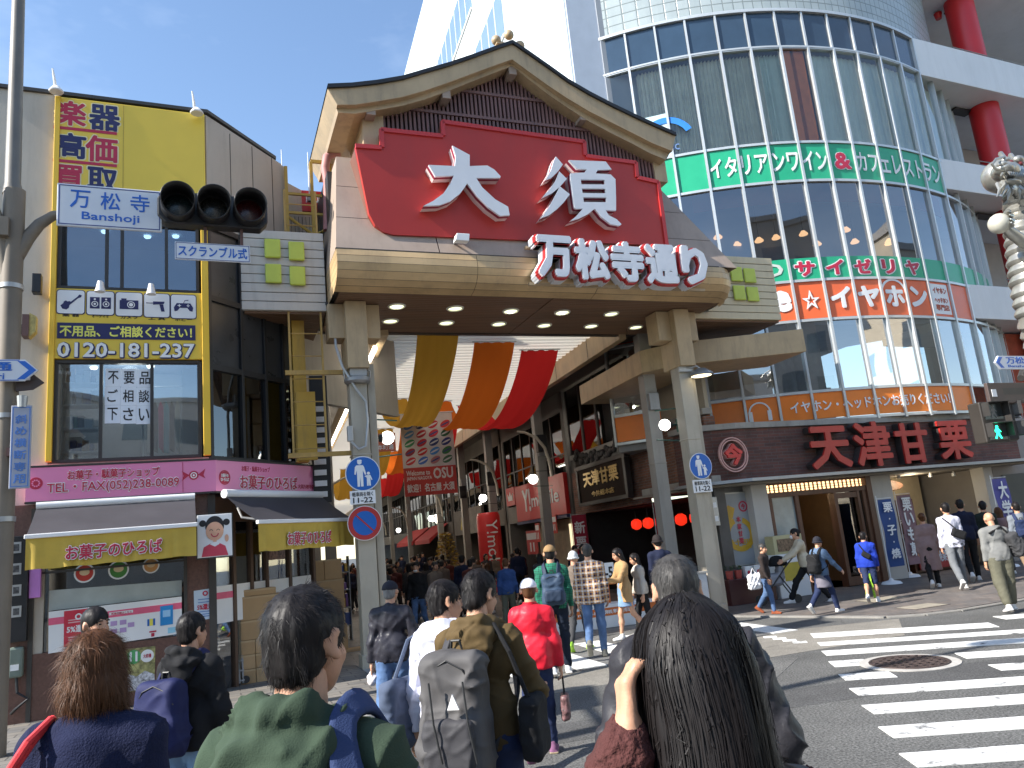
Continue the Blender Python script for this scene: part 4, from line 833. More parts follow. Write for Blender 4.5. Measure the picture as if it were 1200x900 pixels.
# ---------------- awnings
awn_dark=mat('awning_dark',(.045,.042,.05),.75,0,.15,2);awn_yellow=mat('awning_yellow',(.55,.38,.06),.75,0,.12,2.5,bump=.3,bs=6)
def awning(fr,px_l,px_r,nm,out,zt,zb,zv,xl,xr):
    a=empty('awning',nm,'awning',fr,group='awnings of the sweet shop')
    MB().tube([(xl,-.16,zt+.05),(xr,-.16,zt+.05)],.07,12).build('cassette',white_paint,a,smooth=True)
    n=16;k=MB();rows=[]
    for j in range(5):
        t=j/4;rows.append([(xl+(xr-xl)*i/n,-.2-(out-.2)*t,zt+(zb-zt)*t-.02*math.sin(math.pi*t))for i in range(n+1)])
    v=[p for r in rows for p in r];k.add(v,[(j*(n+1)+i,j*(n+1)+i+1,(j+1)*(n+1)+i+1,(j+1)*(n+1)+i)for j in range(4)for i in range(n)]);k.build('canopy',awn_dark,a,smooth=True)
    MB().box(xl-.02,xr+.02,-out-.03,-out+.03,zb-.04,zb+.02).build('front_bar',white_paint,a,bevel=.01)
    k=MB();m=60;v=[]
    for zz,am in((zb-.04,.0),((zb+zv)/2,.012),(zv,.02)):
        for i in range(m+1):x=xl+(xr-xl)*i/m;v.append((x,-out+am*math.sin(i*.9+math.sin(i*.37)*2),zz+(.006*math.sin(i*.5)if zz==zv else 0)))
    k.add(v,[(j*(m+1)+i,j*(m+1)+i+1,(j+1)*(m+1)+i+1,(j+1)*(m+1)+i)for j in range(2)for i in range(m)]);k.build('valance',awn_yellow,a,smooth=True)
    k=MB();
    for x in(xl+.3,xr-.3):k.tube([(x,-.1,zt-.1),(x-.2,-out*.5,zt-.35),(x,-out,zb)],.02,6)
    k.build('arm',grey_metal,a);return a
OUT=0.95
x0_,x1_=L.px(30,640,-OUT)[0],L.px(230,620,-OUT)[0];zb_=(L.px(30,627,-OUT)[1]+L.px(230,615,-OUT)[1])/2;zv_=(L.px(30,667,-OUT)[1]+L.px(230,652,-OUT)[1])/2
aw=awning(L,0,0,'dark awning with mustard valance over the banner window left of the portrait sign',OUT,2.98,zb_,zv_,x0_,x1_)
outlined(L,'お菓子のひろば',77,647,190,640,17,-OUT-.025,aw,crimson_ink)
OUT2=0.85;zR=2.98
x0_,x1_=Rp.px(303,628,-OUT2)[0],Rp.px(414,622,-OUT2)[0];zb_=(Rp.px(303,612,-OUT2)[1]+Rp.px(414,607,-OUT2)[1])/2;zv_=(Rp.px(303,646,-OUT2)[1]+Rp.px(414,639,-OUT2)[1])/2
aw=awning(Rp,0,0,'dark awning with mustard valance over the cardboard boxes on the chamfered side',OUT2,2.98,zb_,zv_,x0_,x1_)
outlined(Rp,'お菓子のひろば',337,632,388,628,15,-OUT2-.025,aw,crimson_ink)
# portrait sign between the awnings
pt=empty('portrait_sign','square white sign showing a smiling girl with pigtails in red between the awnings','sign',L)
PO=-.75;a=rect(L,231,629,272,626,50,PO);X0,X1,Z0,Z1=a;w=X1-X0;h=Z1-Z0
MB().box(X0,X1,PO,PO+.12,Z0,Z1).build('panel',white_ink,pt,bevel=.008);MB().box(X0-.015,X1+.015,PO+.005,PO+.13,Z0-.015,Z1+.015).build('case',dark_metal,pt)
pp=lambda u,v:(X0+u*w,Z0+v*h);f=PO-.004
MB().prism([pp(.12,.02),pp(.88,.02),pp(.80,.24),pp(.62,.32),pp(.38,.32),pp(.18,.24)],f,f+.003).build('red_dress',mat('dress_red',(.62,.06,.10),.5),pt)
k=MB().disc((*pp(.5,.72)[:1],f-.001,pp(.5,.72)[1]),.27*w,28,0,.003,.24*h);k.disc((pp(.16,.80)[0],f-.001,pp(.16,.80)[1]),.10*w,16,0,.003);k.disc((pp(.84,.80)[0],f-.001,pp(.84,.80)[1]),.10*w,16,0,.003);k.build('hair',black_ink,pt)
skin_ink=mat('skin_ink',(.72,.40,.26),.5)
k=MB().disc((pp(.5,.6)[0],f-.004,pp(.5,.6)[1]),.255*w,28,0,.003,.22*h);k.box(pp(.45,0)[0],pp(.55,0)[0],f-.003,f,pp(0,.3)[1],pp(0,.45)[1]);k.disc((pp(.84,.42)[0],f-.004,pp(.84,.42)[1]),.06*w,12,0,.003,.09*h);k.build('face',skin_ink,pt)
k=MB()
for u in(.40,.60):k.ring((pp(u,.61)[0],f-.008,pp(u,.61)[1]),.035*w,.05*w,10,0,.003,0,math.pi)
k.build('eyes',black_ink,pt);MB().ring((pp(.5,.55)[0],f-.008,pp(.5,.55)[1]),.085*w,.115*w,14,0,.003,math.pi,2*math.pi).build('smile',crimson_ink,pt);MB().prism([pp(.36,.30),pp(.5,.24),pp(.64,.30),pp(.56,.35),pp(.44,.35)],f-.004,f-.001).build('collar',white_ink,pt)
# window and door of the chamfered side at ground level
k=MB();k.box(.1,1.75,.06,.2,.05,.06);k.build('sill',dark_trim,cs)
k=MB()
for x in(0.0,.42,.8,1.15,1.72,2.35):k.box(x,x+.06,-.01,.08,.05,3.0)
k.box(0,2.4,-.005,.07,2.62,3.02);k.build('side_post',mat('brown_post',(.09,.05,.03),.5),cs)
MB().box(0.02,2.4,.09,.12,.05,2.98).build('side_blind',mat('blind',(.42,.41,.37),.8,0,.25,3),cs);MB().box(0.02,2.4,.04,.05,.05,2.98).build('side_glass',clear_glass,cs)
MB().box(.06,2.3,.02,.032,1.05,1.62).build('white_film',white_ink,cs);MB().box(.06,.42,.014,.019,1.42,1.52).build('pink_film',mat('rose_ink',(0.75,0.12,0.22),0.5),cs)
bp_=MB().box(1.25,1.65,.02,.034,1.95,2.35).build('photo_panel',mat('photo_mix',(.2,.12,.1),.5,0,.9,20),cs)

for i,(x,y,z)in enumerate(((-1.75,.7,5.3),(-.9,.6,5.3),(-1.6,.5,7.62),(-.95,.6,7.62),(-.5,.5,7.62))):
    MB().lathe((x,y,z),[(0,-.01),(.05,-.008),(.06,.02)],14).build('ceiling_lamp',white_light,shop)
pl=bpy.data.lights.new('room_lamp','POINT');pl.energy=9;pl.color=(1,.95,.88);pl.shadow_soft_size=.2;po_=bpy.data.objects.new('room_lamp',pl);COL.objects.link(po_);po_.parent=shop;po_.location=(-1.2,.45,5.1)
# ================================================================ round glass building on the right
TC=np.array([7.27,30.1]);TR=10.4
tower=empty('glass_tower','round fronted building with tall glass bays, white balconies and red pillars on the right corner','building',loc=(TC[0],TC[1],0))
def ph(r_,t,z):return(r_*math.cos(rad(t)),r_*math.sin(rad(t)),z)
def arc(k,r0,r1,t0,t1,z0,z1,n=None,mi=0): # curved slab between two radii
    n=n or max(2,int(abs(t1-t0)/1.6));V=[]
    for i in range(n+1):
        t=t0+(t1-t0)*i/n;V+=[ph(r0,t,z0),ph(r1,t,z0),ph(r1,t,z1),ph(r0,t,z1)]
    F=[(0,1,2,3)[::-1],tuple(4*n+j for j in range(4))]
    for i in range(n):
        a,b=4*i,4*i+4
        for j in range(4):F.append((a+j,a+(j+1)%4,b+(j+1)%4,b+j))
    k.add(V,F,mi)
TH=[-87.75+4.75*i for i in range(-6,0)]+[-87.75,-82.95,-78.3,-73.66,-69.0,-64.0,-58.75,-53.1,-48.0,-43.3,-38.6,-34.0]
Z1,Z2,Z3,Z4,Z4b,Z5,Z6,Z7,Z8=4.19,4.92,6.83,7.93,8.57,10.80,11.96,14.92,16.1
mull=mat('mullion_silver',(0.56,0.58,0.58),0.35,0.4,0.06,1)
gl_low=glass('bay_glass_low',(0.66,0.72,0.72),0.30);gl_mid=glass('bay_glass_mid',(0.46,0.50,0.55),0.16);gl_top=glass('bay_glass_top',(0.92,0.97,0.95),0.05)
for i,t in enumerate(TH):
    k=MB();arc(k,TR-0.09,TR+0.07,t-0.17,t+0.17,Z1-0.1,Z7 if t<-56 or t>-50 else Z8,1);k.build('mullion',mull,tower)
for(z0,z1,gm_,nm)in((Z2,Z3,gl_low,'low'),(Z4b,Z5,gl_mid,'mid'),(Z6,Z7,gl_top,'top')):
    for ta,tb in zip(TH,TH[1:]):
        k=MB();a=ph(TR-.02,ta+.17,z0),ph(TR-.02,tb-.17,z0),ph(TR-.02,tb-.17,z1),ph(TR-.02,ta+.17,z1);k.add(a,[(0,1,2,3)]);k.build('window_pane',gm_,tower)
k=MB()
for z in(Z1-.03,Z2,Z3,Z4,Z5,Z6,Z7):arc(k,TR-0.09,TR+0.045,TH[0],TH[-1]if z<Z7 else-54,z-.035,z+.035)
k.build('transom',mull,tower)
# dark band and block-grid drum above
k=MB()
for ta,tb in zip(TH,TH[1:]):
    if tb<-52:arc(k,TR-.05,TR-.02,ta+.2,tb-.2,Z7+.04,Z8,1)
k.build('dark_band',mat('dark_band_glass',(0.03,0.055,0.09),0.08,0,0.15,1,spec=0.8),tower)
k=MB();arc(k,TR-.08,TR+.06,TH[0],-53,Z8,Z8+.09);arc(k,TR-.08,TR+.06,TH[0],-53,Z7+.0,Z7+.05)
for t in TH:
    if t<-52:arc(k,TR-.09,TR+.04,t-.15,t+.15,Z7,Z8,1)
k.build('band_frame',mull,tower)
k=MB();arc(k,TR-.3,TR-.04,TH[0],-40,Z8+.05,26,40);k.build('drum_wall',brickmat('glass_block',(0.36,0.41,0.42),(0.32,0.37,0.38),(0.19,0.22,0.22),0.30,0.30,0.018,False,0.25,0.5,0.0,0.08),tower)
# floors and inner walls
k=MB()
for z in(3.95,Z4-.25,Z5+.35,Z7+.05):arc(k,2.0,TR-.14,TH[0],TH[-1]+8,z,z+.22,40)
k.build('floor_slab',mat('slab_grey',(.30,.29,.28),.8,0,.1),tower)
k=MB();arc(k,4.4,4.5,TH[0]-2,TH[-1]+8,3.9,Z4-.2,30);k.build('inner_wall_low',mat('room_low',(.52,.52,.50),.8,0,.2),tower)
k=MB();arc(k,6.0,6.1,TH[0]-2,TH[-1]+8,Z4,Z5+.4,30);k.build('inner_wall_mid',mat('room_blue',(.07,.09,.13),.8,0,.3),tower)
k=MB();arc(k,7.6,7.7,TH[0]-2,TH[-1]+8,Z5+.5,Z7,30);k.build('inner_wall_top',mat('room_top',(.28,.27,.25),.8,0,.2),tower)
# things in the rooms
k=MB()
for t in(-98.5,-84.6):k.cyl(ph(TR-1.0,t,4.1),ph(TR-1.0,t,Z4-.2),.36,None,20)
k.build('inner_column',light_interior,tower,smooth=True)
k=MB();arc(k,TR-1.7,TR-1.6,-96,-90,4.1,5.55);arc(k,TR-1.9,TR-1.8,-84,-78,4.1,5.3);k.build('low_partition',white_paint,tower)
for t in(-98,-93,-88,-80,-74):
    p=ph(TR-2.2,t,Z4-.30);MB().rbox(p,(.9,.22,.04),rad(t+90)).build('office_light',emis('office_glow',(1,.93,.72),2.2),tower)
k=MB();arc(k,TR-.45,TR-.4,-100,-50,Z5-.42,Z5+.2);k.build('red_valance',mat('valance_red',(.35,.07,.05),.7,0,.1),tower)
for i,t in enumerate((-96,-92,-88.9,-84.2,-80.5,-75.8,-71.5,-66.5,-61.0,-55.8)):
    z=Z5-(.95+.12*(i%3));p=ph(TR-1.2-.5*(i%2),t,z);o=MB().lathe(p,[(0,.11),(.05,.10),(.13,.0),(.12,-.03),(0,-.03)],14).build('pendant_lamp',emis('pendant_glow',(1.0,.55,.25),1.1),tower,smooth=True)
    MB().cyl((p[0],p[1],z+.1),(p[0],p[1],Z5+.3),.008,None,5).build('cord',black_metal,o)
cur=mat('curtain_green',(.66,.74,.68),.85,0,.08,2)
def curtain(t0,t1,amp,per,m_,off=.28,z0=Z6+.1,z1=Z7-.05):
    n=int(abs(t1-t0)/.12);V=[]
    for i in range(n+1):
        t=t0+(t1-t0)*i/n;r_=TR-off+amp*math.sin(t*per+.6*math.sin(t*1.7));V+=[ph(r_,t,z0),ph(r_,t,z1)]
    return MB().add(V,[(2*i,2*i+2,2*i+3,2*i+1)for i in range(n)]).build('curtain',m_,tower,smooth=True)
curtain(-106,-86,.06,11,mat('curtain_beige',(.72,.70,.60),.85,0,.10,2));curtain(-86,-80.6,.06,11,cur)
curtain(-77.5,-34,.015,6,mat('curtain_pale',(.68,.76,.72),.85,0,.05,2),.25)
k=MB();arc(k,TR-.3,TR-.12,-82.2,-81.0,Z6,Z7+.02,2);arc(k,TR-.3,TR-.12,-80.4,-78.7,Z6,Z7+.02,2);k.build('orange_pier',mat('pier_orange',(.80,.20,.05),.6,0,.1),tower)
# white balconies running along the street, red pillars
BA=24.5;bo=TC+TR*np.array([math.cos(rad(-52.5)),math.sin(rad(-52.5))]);BF=Fr(bo[0],bo[1],BA)
bal_o=BF.l((TC[0],TC[1],0))
btm=bpy.data.objects.new('balcony_block',None);COL.objects.link(btm);btm.parent=tower;btm.location=(bo[0]-TC[0],bo[1]-TC[1],0);btm.rotation_euler=(0,0,rad(BA))
bal=mat('balcony_white',(.72,.72,.72),.55,0,.05,.6,dirt=.1)
for(z0,z1)in((6.95,8.0),(11.05,12.05),(14.9,16.2),(19.1,20.4)):
    MB().box(0.0,14,-.02,.16,z0,z1).box(0.0,14,.16,3.2,z0+.02,z0+.28).box(-.02,.14,.0,1.2,z0,z1-.004).build('balcony',bal,btm,bevel=.015)
MB().box(2.2,14,3.2,3.4,4,21).build('back_wall',mat('back_wall_pink',(.50,.45,.42),.8,0,.06),btm)
k=MB()
for z in(8.0,12.05,16.2):
    for dz in(.12,.26,.40):k.tube([(2.5,.35,z+dz),(14,.35,z+dz)],.018,6)
    for x in(3,5,7,9):k.tube([(x,.35,z-.1),(x,.35,z+.42)],.022,6)
k.build('balcony_rail',grey_metal,btm)
pX=BF.px(1140,60,.75)[0]
for(z0,z1)in((4.2,6.96),(7.23,11.06),(11.33,14.91),(15.18,19.12)):MB().cyl((pX,.85,z0),(pX,.85,z1),.46,None,32).build('pillar',red_paint,btm,smooth=True)
for(x,z)in((3.5,14.86),(4.6,18.98),(3.4,10.98)):MB().rbox((x,1.2,z),(.9,.35,.05)).build('ceiling_vent',dark_metal,btm);
MB().lathe((4.0,1.5,18.95),[(0,-.12),(.1,-.12),(.14,.1)],14).build('fire_bell',red_paint,btm)
k=MB();k.box(0.6,14,.3,.5,2.6,3.95);k.build('street_level_fascia',mat('pink_fascia',(.62,.50,.50),.6,0,.05),btm)
k=MB();k.box(0.9,14,1.2,1.3,4.15,6.9);k.build('shopfront',mat('orange_dark',(.40,.09,.05),.6,0,.3),btm)
# ---------------- lettering bands stuck to the bays, each a sign of its own
T0=-75.0
def warp(P):
    t=rad(T0)+P[:,0]/TR;r_=TR-P[:,1];return np.stack([r_*np.cos(t),r_*np.sin(t),P[:,2]],1)
def sx(t):return rad(t-T0)*TR
def bay_sign(name,lab,t_list,z0,z1,m_,off=.012,cat='sign'):
    s_=empty(name,lab,cat,loc=(TC[0],TC[1],0));k=MB()
    for ta,tb in t_list:arc(k,TR+off-.02,TR+off,ta+.19,tb-.19,z0,z1,1)
    k.build('panel',m_,s_);return s_
bays=list(zip(TH,TH[1:]));B_={round(a):(a,b)for a,b in bays}
def ctext(par,tx,ta,tb,z0,z1,ink,off=.03,bold=.02,name='lettering',pad=.12,ext=.008,n=None):
    a,b=sx(ta)+pad,sx(tb)-pad
    return MB().text(tx,a,b,z0,z1,-off,bold,ext,warp=warp).build(name,ink,par)
gs=bay_sign('green_restaurant_sign','green curved band with white restaurant lettering under the curtained top bays',[b for b in bays if b[1]<-52],Z5+.05,Z6-.05,green_sign)
def multi(par,items,z0,z1,ink,off=.03,bold=.02,pad=.1,name='lettering',ext=.008):
    k=MB()
    for tx,ta,tb in items:k.text(tx,sx(ta)+pad,sx(tb)-pad,z0,z1,-off,bold,ext,warp=warp)
    return k.build(name,ink,par)
multi(gs,[('イタ',-97.25,-92.5),('リア',-92.5,-87.75),('ンワ',-87.75,-82.95),('イン',-82.95,-78.3),('カフ',-73.66,-69),('ェレ',-69,-64),('スト',-64,-58.75),('ラン',-58.75,-53.3)],Z5+.3,Z6-.28,white_ink,pad=.06)
multi(gs,[('&',-77.4,-74.5)],Z5+.33,Z6-.32,crimson_ink,.034,.03,.0,'ampersand');multi(gs,[('&',-77.5,-74.4)],Z5+.31,Z6-.30,white_ink,.022,.08,.0,'ampersand_outline')
gl_s=bay_sign('green_strip_sign','narrow green curved strip with crimson katakana above the orange earphone band',[b for b in bays if b[0]<-38],Z4+.04,Z4b,green_sign)
its=[('サ',-86.9,-83.8),('イ',-82.1,-79.2),('ゼ',-77.5,-74.5),('リ',-72.6,-70.1),('ヤ',-68,-65)]
multi(gl_s,its,Z4+.12,Z4b-.1,crimson_ink,.034,.045,0,'lettering');multi(gl_s,[(c,a-.25,b+.25)for c,a,b in its],Z4+.09,Z4b-.07,white_ink,.024,.09,0,'lettering_outline')
k=MB();tt=-90.2;k.text('〇',sx(-91.6),sx(-88.6),Z4+.18,Z4b-.1,-.022,.06,.006,warp=warp);k.build('oval_emblem',mat('emblem_pale',(.55,.6,.55),.5),gl_s)
og=bay_sign('orange_earphone_sign','orange curved band with big white earphone shop katakana and a white end panel',[b for b in bays if b[1]<-52],Z3+.05,Z4-.04,orange_sign)
multi(og,[('e',-91.2,-88.2),('イ',-82.3,-78.9),('ヤ',-77.8,-74.0),('ホ',-73.0,-69.5),('ン',-68.2,-64.6)],Z3+.28,Z4-.22,white_ink,.03,.05,0)
multi(og,[('☆',-86.6,-84.0)],Z3+.3,Z4-.28,white_ink,.03,.015,0,'star')
k=MB();k.ring((sx(-71.25),-.03,Z3+.62),.40,.46,24,0,.01,0.0,math.pi);k.V[-1]=warp(k.V[-1]);k.build('headphone_arc',white_ink,og)
k=MB();arc(k,TR+.012,TR+.018,-63.4,-59.3,Z3+.12,Z4-.1,1);wp_=k.build('white_panel',white_ink,og)
k=MB()
for tx,z0,z1 in(('イヤホン',Z4-.38,Z4-.2),('ヘッドホン',Z4-.66,Z4-.5),('専門店',Z3+.22,Z3+.40)):k.text(tx,sx(-63.0),sx(-59.7),z0,z1,-.024,.03,.005,warp=warp)
k.build('panel_lettering',mat('rust_ink',(.5,.08,.03),.5),wp_)
ol=bay_sign('orange_buying_sign','long orange curved band with white buying notice and a headphone drawing above the brick shop',[b for b in bays if b[1]<-57],Z1+.02,Z2-.04,mat('orange_low',(.88,.22,.02),.4,0,.05))
ctext(ol,'イヤホン・ヘッドホンお売りください！',-91.0,-64.4,Z1+.20,Z2-.22,white_ink,pad=0)
k=MB();k.ring((sx(-95.3),-.03,Z1+.32),.24,.28,24,0,.01,0,math.pi);k.box(sx(-95.3)-.29,sx(-95.3)-.19,-.03,-.02,Z1+.1,Z1+.36);k.box(sx(-95.3)+.19,sx(-95.3)+.29,-.03,-.02,Z1+.1,Z1+.36);k.V=[warp(v)for v in k.V];k.build('headphone_drawing',white_ink,ol)
# clinic panels in the leftmost top bays
cl=bay_sign('clinic_panel','pale clinic panel with a blue arc in the leftmost top bay of the round building',[(TH[2],TH[3]),(TH[1],TH[2])],Z6+.05,Z6+1.35,mat('clinic_pale',(.50,.66,.70),.4,0,.05),.012,'panel')
k=MB();k.ring((sx(-102.6),-.03,Z6+.42),.62,.80,24,0,.01,rad(25),rad(150));k.V=[warp(v)for v in k.V];k.build('blue_arc',mat('clinic_blue',(.03,.2,.62),.4),cl);ctext(cl,'CLINIC',-104.2,-100.8,Z6+.18,Z6+.36,mat('clinic_ink',(.15,.25,.5),.4),.03,.01,pad=0)
# ================================================================ tall white block behind
wb_=empty('white_block','tall white clad building with slanting rows of blue windows behind the gate roof','building',loc=(2.6,20.1,0),rz=rad(107.8))
wc=mat('white_cladding',(.54,.585,.60),.5,0,.05,.5);gw_=mat('grey_cladding',(.30,.32,.35),.6,0,.06,.6)
WF=Fr(2.6,20.1,107.8)
k=MB();k.box(0.0,60,-12,0.0,7.8,31.2);k.build('wall',wc,wb_)
MB().box(-.06,1.0,-12.02,-.05,7.6,31.3).build('corner_strip',mat('corner_grey',(.42,.47,.55),.5,0,.05),wb_)
MB().box(-.10,-.04,-12,-1.0,7.6,31.0).build('side_wall',gw_,wb_)
k=MB()
for x in np.arange(1.5,60,.9):k.box(x,x+.012,.0,.004,7.8,31.2)
k.build('cladding_joint',mat('joint_pale',(.5,.55,.56),.5),wb_)
wg=mat('window_blue',(.16,.24,.38),.1,0,.1,.5,spec=.7);wf_=mat('frame_white',(.7,.72,.73),.5)
for z in(24.1,20.15,16.2,12.2):
    for i in range(20):
        x=5.3+i*.95+(3.7 if z>23 else 0)
        o=MB().box(x,x+.90,.003,.012,z,z+1.95).build('window',wg,wb_);MB().box(x+.9,x+.95,.003,.03,z,z+1.95).box(x,x+.95,.003,.06,z-.1,z).build('frame',wf_,o)
# ================================================================ buildings across the streets (seen only mirrored in the glass)
def block(nm,lab,x,y,w,d,h,rz,col,floors,n):
    b=empty(nm,lab,'building',loc=(x,y,0),rz=rad(rz));MB().box(-w/2,w/2,-d/2,d/2,0,h).build('wall',mat('far_wall_'+nm,col,.8,0,.08,.5),b)
    for f in range(floors):
        z=3.6+f*3.3;k=MB()
        for i in range(n):
            x0=-w/2+(i+.25)*w/n
            k.box(x0,x0+w/n*.5,-d/2-.02,-d/2+.1,z,z+1.5);k.box(-w/2-.02,-w/2+.1,-d/2+(i+.25)*d/n,-d/2+(i+.75)*d/n,z,z+1.5);k.box(x0,x0+w/n*.5,d/2-.1,d/2+.02,z,z+1.5)
        k.build('window',mat('far_window',(.10,.12,.14),.15,0,.2),b)
    MB().box(-w/2-.15,w/2+.15,-d/2-.15,d/2+.15,h,h+.4).build('roof',mat('far_roof',(.4,.38,.36),.8),b);return b
block('apartment_block','cream apartment block with small square windows across the street to the right',42,8,16,14,17,20,(.58,.50,.38),4,5)
block('office_block','grey office block across the junction behind the photographer',26,-22,18,14,24,10,(.35,.33,.31),6,6)
block('rental_block','pale low block with a red roof line across the junction',4,-32,20,12,13,0,(.52,.48,.44),3,6)
# ================================================================ brick chestnut shop under the round building
S=Fr(4.25,17.88,22.5)
cs_=empty('chestnut_shop','brick chestnut shop with big red characters and a wooden doorway under the tower','building',S)
bricks=brickmat('shop_brick',(.16,.065,.05),(.10,.05,.045),(.12,.10,.09),.34,.075,.007,False,.85,.8,mot=.35)
bricks2=brickmat('alley_brick',(.26,.11,.07),(.16,.075,.05),(.18,.15,.13),.22,.07,.01,False,.85,.8,mot=.4)
bx1=10.6
MB().slab([(-.15,.28),(.95,-.06),(bx1,-.06),(bx1,.3),(-.15,.9)],2.78,3.98).build('brick_band',bricks,cs_)
MB().slab([(-.25,.24),(.93,-.13),(bx1+.05,-.13),(bx1+.05,.4),(-.25,.95)],3.985,4.12).build('coping',concrete,cs_)
MB().slab([(-.3,.1),(.85,-.55),(bx1+.2,-.62),(bx1+.2,.3),(-.3,.9)],2.70,2.77).build('canopy',mat('canopy_grey',(.34,.36,.38),.4,.4,.1,1,dirt=.2),cs_)
MB().slab([(-.22,.3),(.85,-.3),(bx1+.1,-.3),(bx1+.1,3),(-.22,3)],2.64,2.69).build('ceiling',mat('shop_ceiling',(.25,.22,.18),.7),cs_)
for a,b,c,d in((1.25,1.72,.05,.5),(5.02,5.75,.1,.6),(9.2,9.55,.1,.5),(-.15,.16,.2,.6)):MB().box(a,b,c,d,.03,2.66).build('white_pier',mat('pier_white',(.50,.47,.43),.7,0,.06,1.2,dirt=.15),cs_,bevel=.01)
wood=mat('door_wood',(.11,.045,.025),.45,0,.25,1.5,stretch=(6,6,.8))
k=MB()
for x in(1.74,2.55,3.7,4.72):k.box(x,x+.12,.1,.25,.03,2.42)
k.box(1.74,4.95,.08,.26,2.30,2.42);k.box(4.84,5.02,.05,.3,.03,2.66);k.box(1.72,4.98,.08,.26,2.60,2.65);k.build('door_frame',wood,cs_,bevel=.008)
k=MB();k.box(1.75,4.85,.2,.21,2.42,2.60);lt=k.build('lattice_light',emis('lattice_glow',(1.0,.62,.30),1.3),cs_)
k=MB();x=1.75
while x<4.85:k.box(x,x+.018,.15,.19,2.42,2.60);x+=.135
for z in(2.47,2.53):k.box(1.75,4.85,.148,.188,z,z+.012)
k.build('lattice',wood,lt)
MB().box(1.86,2.55,.16,.17,.3,2.30).build('side_glass',mat('frosty_glass',(.28,.33,.33),.15,0,.2,2),cs_)
MB().box(3.82,4.72,.16,.17,.1,2.30).build('door_glass',glass('door_glass',(.6,.65,.6),.12),cs_)
k=MB();k.box(3.70,3.80,.02,.12,.05,2.3);k.box(4.45,4.53,.02,.12,.05,2.3);k.box(3.80,4.45,.03,.10,.05,.25);k.box(3.80,4.45,.03,.10,2.15,2.28);k.build('sliding_door',wood,cs_)
# warm interior seen through the doorway
k=MB();k.box(1.7,5.1,2.8,2.9,0,2.7);k.box(1.7,1.8,.3,2.8,0,2.7);k.box(5.0,5.1,.3,2.8,0,2.7);k.box(1.7,5.1,.3,2.9,0,.03);k.build('shop_room',mat('warm_room',(.10,.06,.035),.7,0,.2),cs_)
lp=MB().box(2.7,3.5,2.74,2.78,.9,2.25).build('lit_panel',emis('amber_panel',(1.0,.72,.30),1.5),cs_);k=MB()
for z in(1.65,1.85,2.03):k.box(2.68,3.52,2.70,2.735,z,z+.03)
k.box(2.64,2.70,2.70,2.735,.9,2.27);k.box(3.5,3.56,2.7,2.735,.9,2.27);k.build('panel_bar',wood,lp);MB().ring((3.15,2.72,1.35),.07,.09,20,0,.01).build('panel_emblem',crimson_ink,lp)
k=MB();k.box(2.7,3.6,1.6,2.2,.03,.95);k.box(2.75,3.0,1.7,2.0,.95,1.15);k.box(3.1,3.35,1.7,2.0,.95,1.25);k.build('counter',wood,cs_)
MB().ell((2.9,1.9,1.28),(.12,.12,.14),12,8).build('jar',mat('jar_brown',(.12,.06,.03),.3),cs_)
pl=bpy.data.lights.new('shop_lamp','POINT');pl.energy=11;pl.color=(1,.72,.4);pl.shadow_soft_size=.15;po_=bpy.data.objects.new('shop_lamp',pl);COL.objects.link(po_);po_.parent=cs_;po_.location=(3.1,1.3,2.4)
# open stall front to the right of the white pier
k=MB();k.box(5.75,9.3,2.3,2.4,.03,2.66);k.box(5.75,9.3,.6,2.3,.02,.03);k.build('stall_wall',mat('stall_cream',(.46,.38,.26),.75,0,.1),cs_)
k=MB();k.box(6.8,9.2,.8,1.2,.03,.95);k.build('stall_counter',wood,cs_);k=MB()
for x in(7.0,7.9,8.7):k.box(x,x+.06,2.2,2.29,.9,1.95)
k.box(7.0,8.76,2.2,2.29,1.92,1.99);k.box(6.9,7.9,2.0,2.05,1.85,1.88);k.build('stall_frame',wood,cs_)
MB().box(8.0,8.7,2.18,2.2,1.0,1.9).build('menu_board',mat('menu_dark',(.06,.03,.02),.6),cs_);k=MB().text('あまぐり',8.08,8.62,1.72,1.84,2.172,.02,.004).text('大中小',8.1,8.6,1.3,1.45,2.172,.02,.004);k.build('menu_lettering',white_ink,cs_)
fs=MB();fp=[(.0,-.02),(.15,.14),(.5,.17),(.9,.12),(1.15,.03),(1.2,-.06),(1.05,-.14),(.7,-.17),(.35,-.12),(.1,-.22)];fs.prism([(6.55+x,2.42+z)for x,z in fp],1.5,1.6);fs.build('wooden_sign',mat('fish_wood',(.12,.06,.035),.6,0,.3,5),cs_,bevel=.02)
for(x,z)in((8.15,2.58),(6.95,2.6),(9.05,2.55)):o=MB().lathe((x,.9,z),[(0,.06),(.04,.05),(.055,-.05),(.0,-.045)],12).build('track_lamp',white_paint,cs_);MB().tube([(x,.9,z),(x,.9,2.66)],.01,6).build('stem',white_paint,o)
pl=bpy.data.lights.new('stall_lamp','POINT');pl.energy=20;pl.color=(1,.85,.6);pl.shadow_soft_size=.15;po_=bpy.data.objects.new('stall_lamp',pl);COL.objects.link(po_);po_.parent=cs_;po_.location=(7.6,1.1,2.45)
# left show window with the gold gourd poster, planter ledge
k=MB();k.box(.16,1.25,.35,.5,.03,2.66);k.build('show_window',mat('window_grey',(.12,.12,.12),.5),cs_)
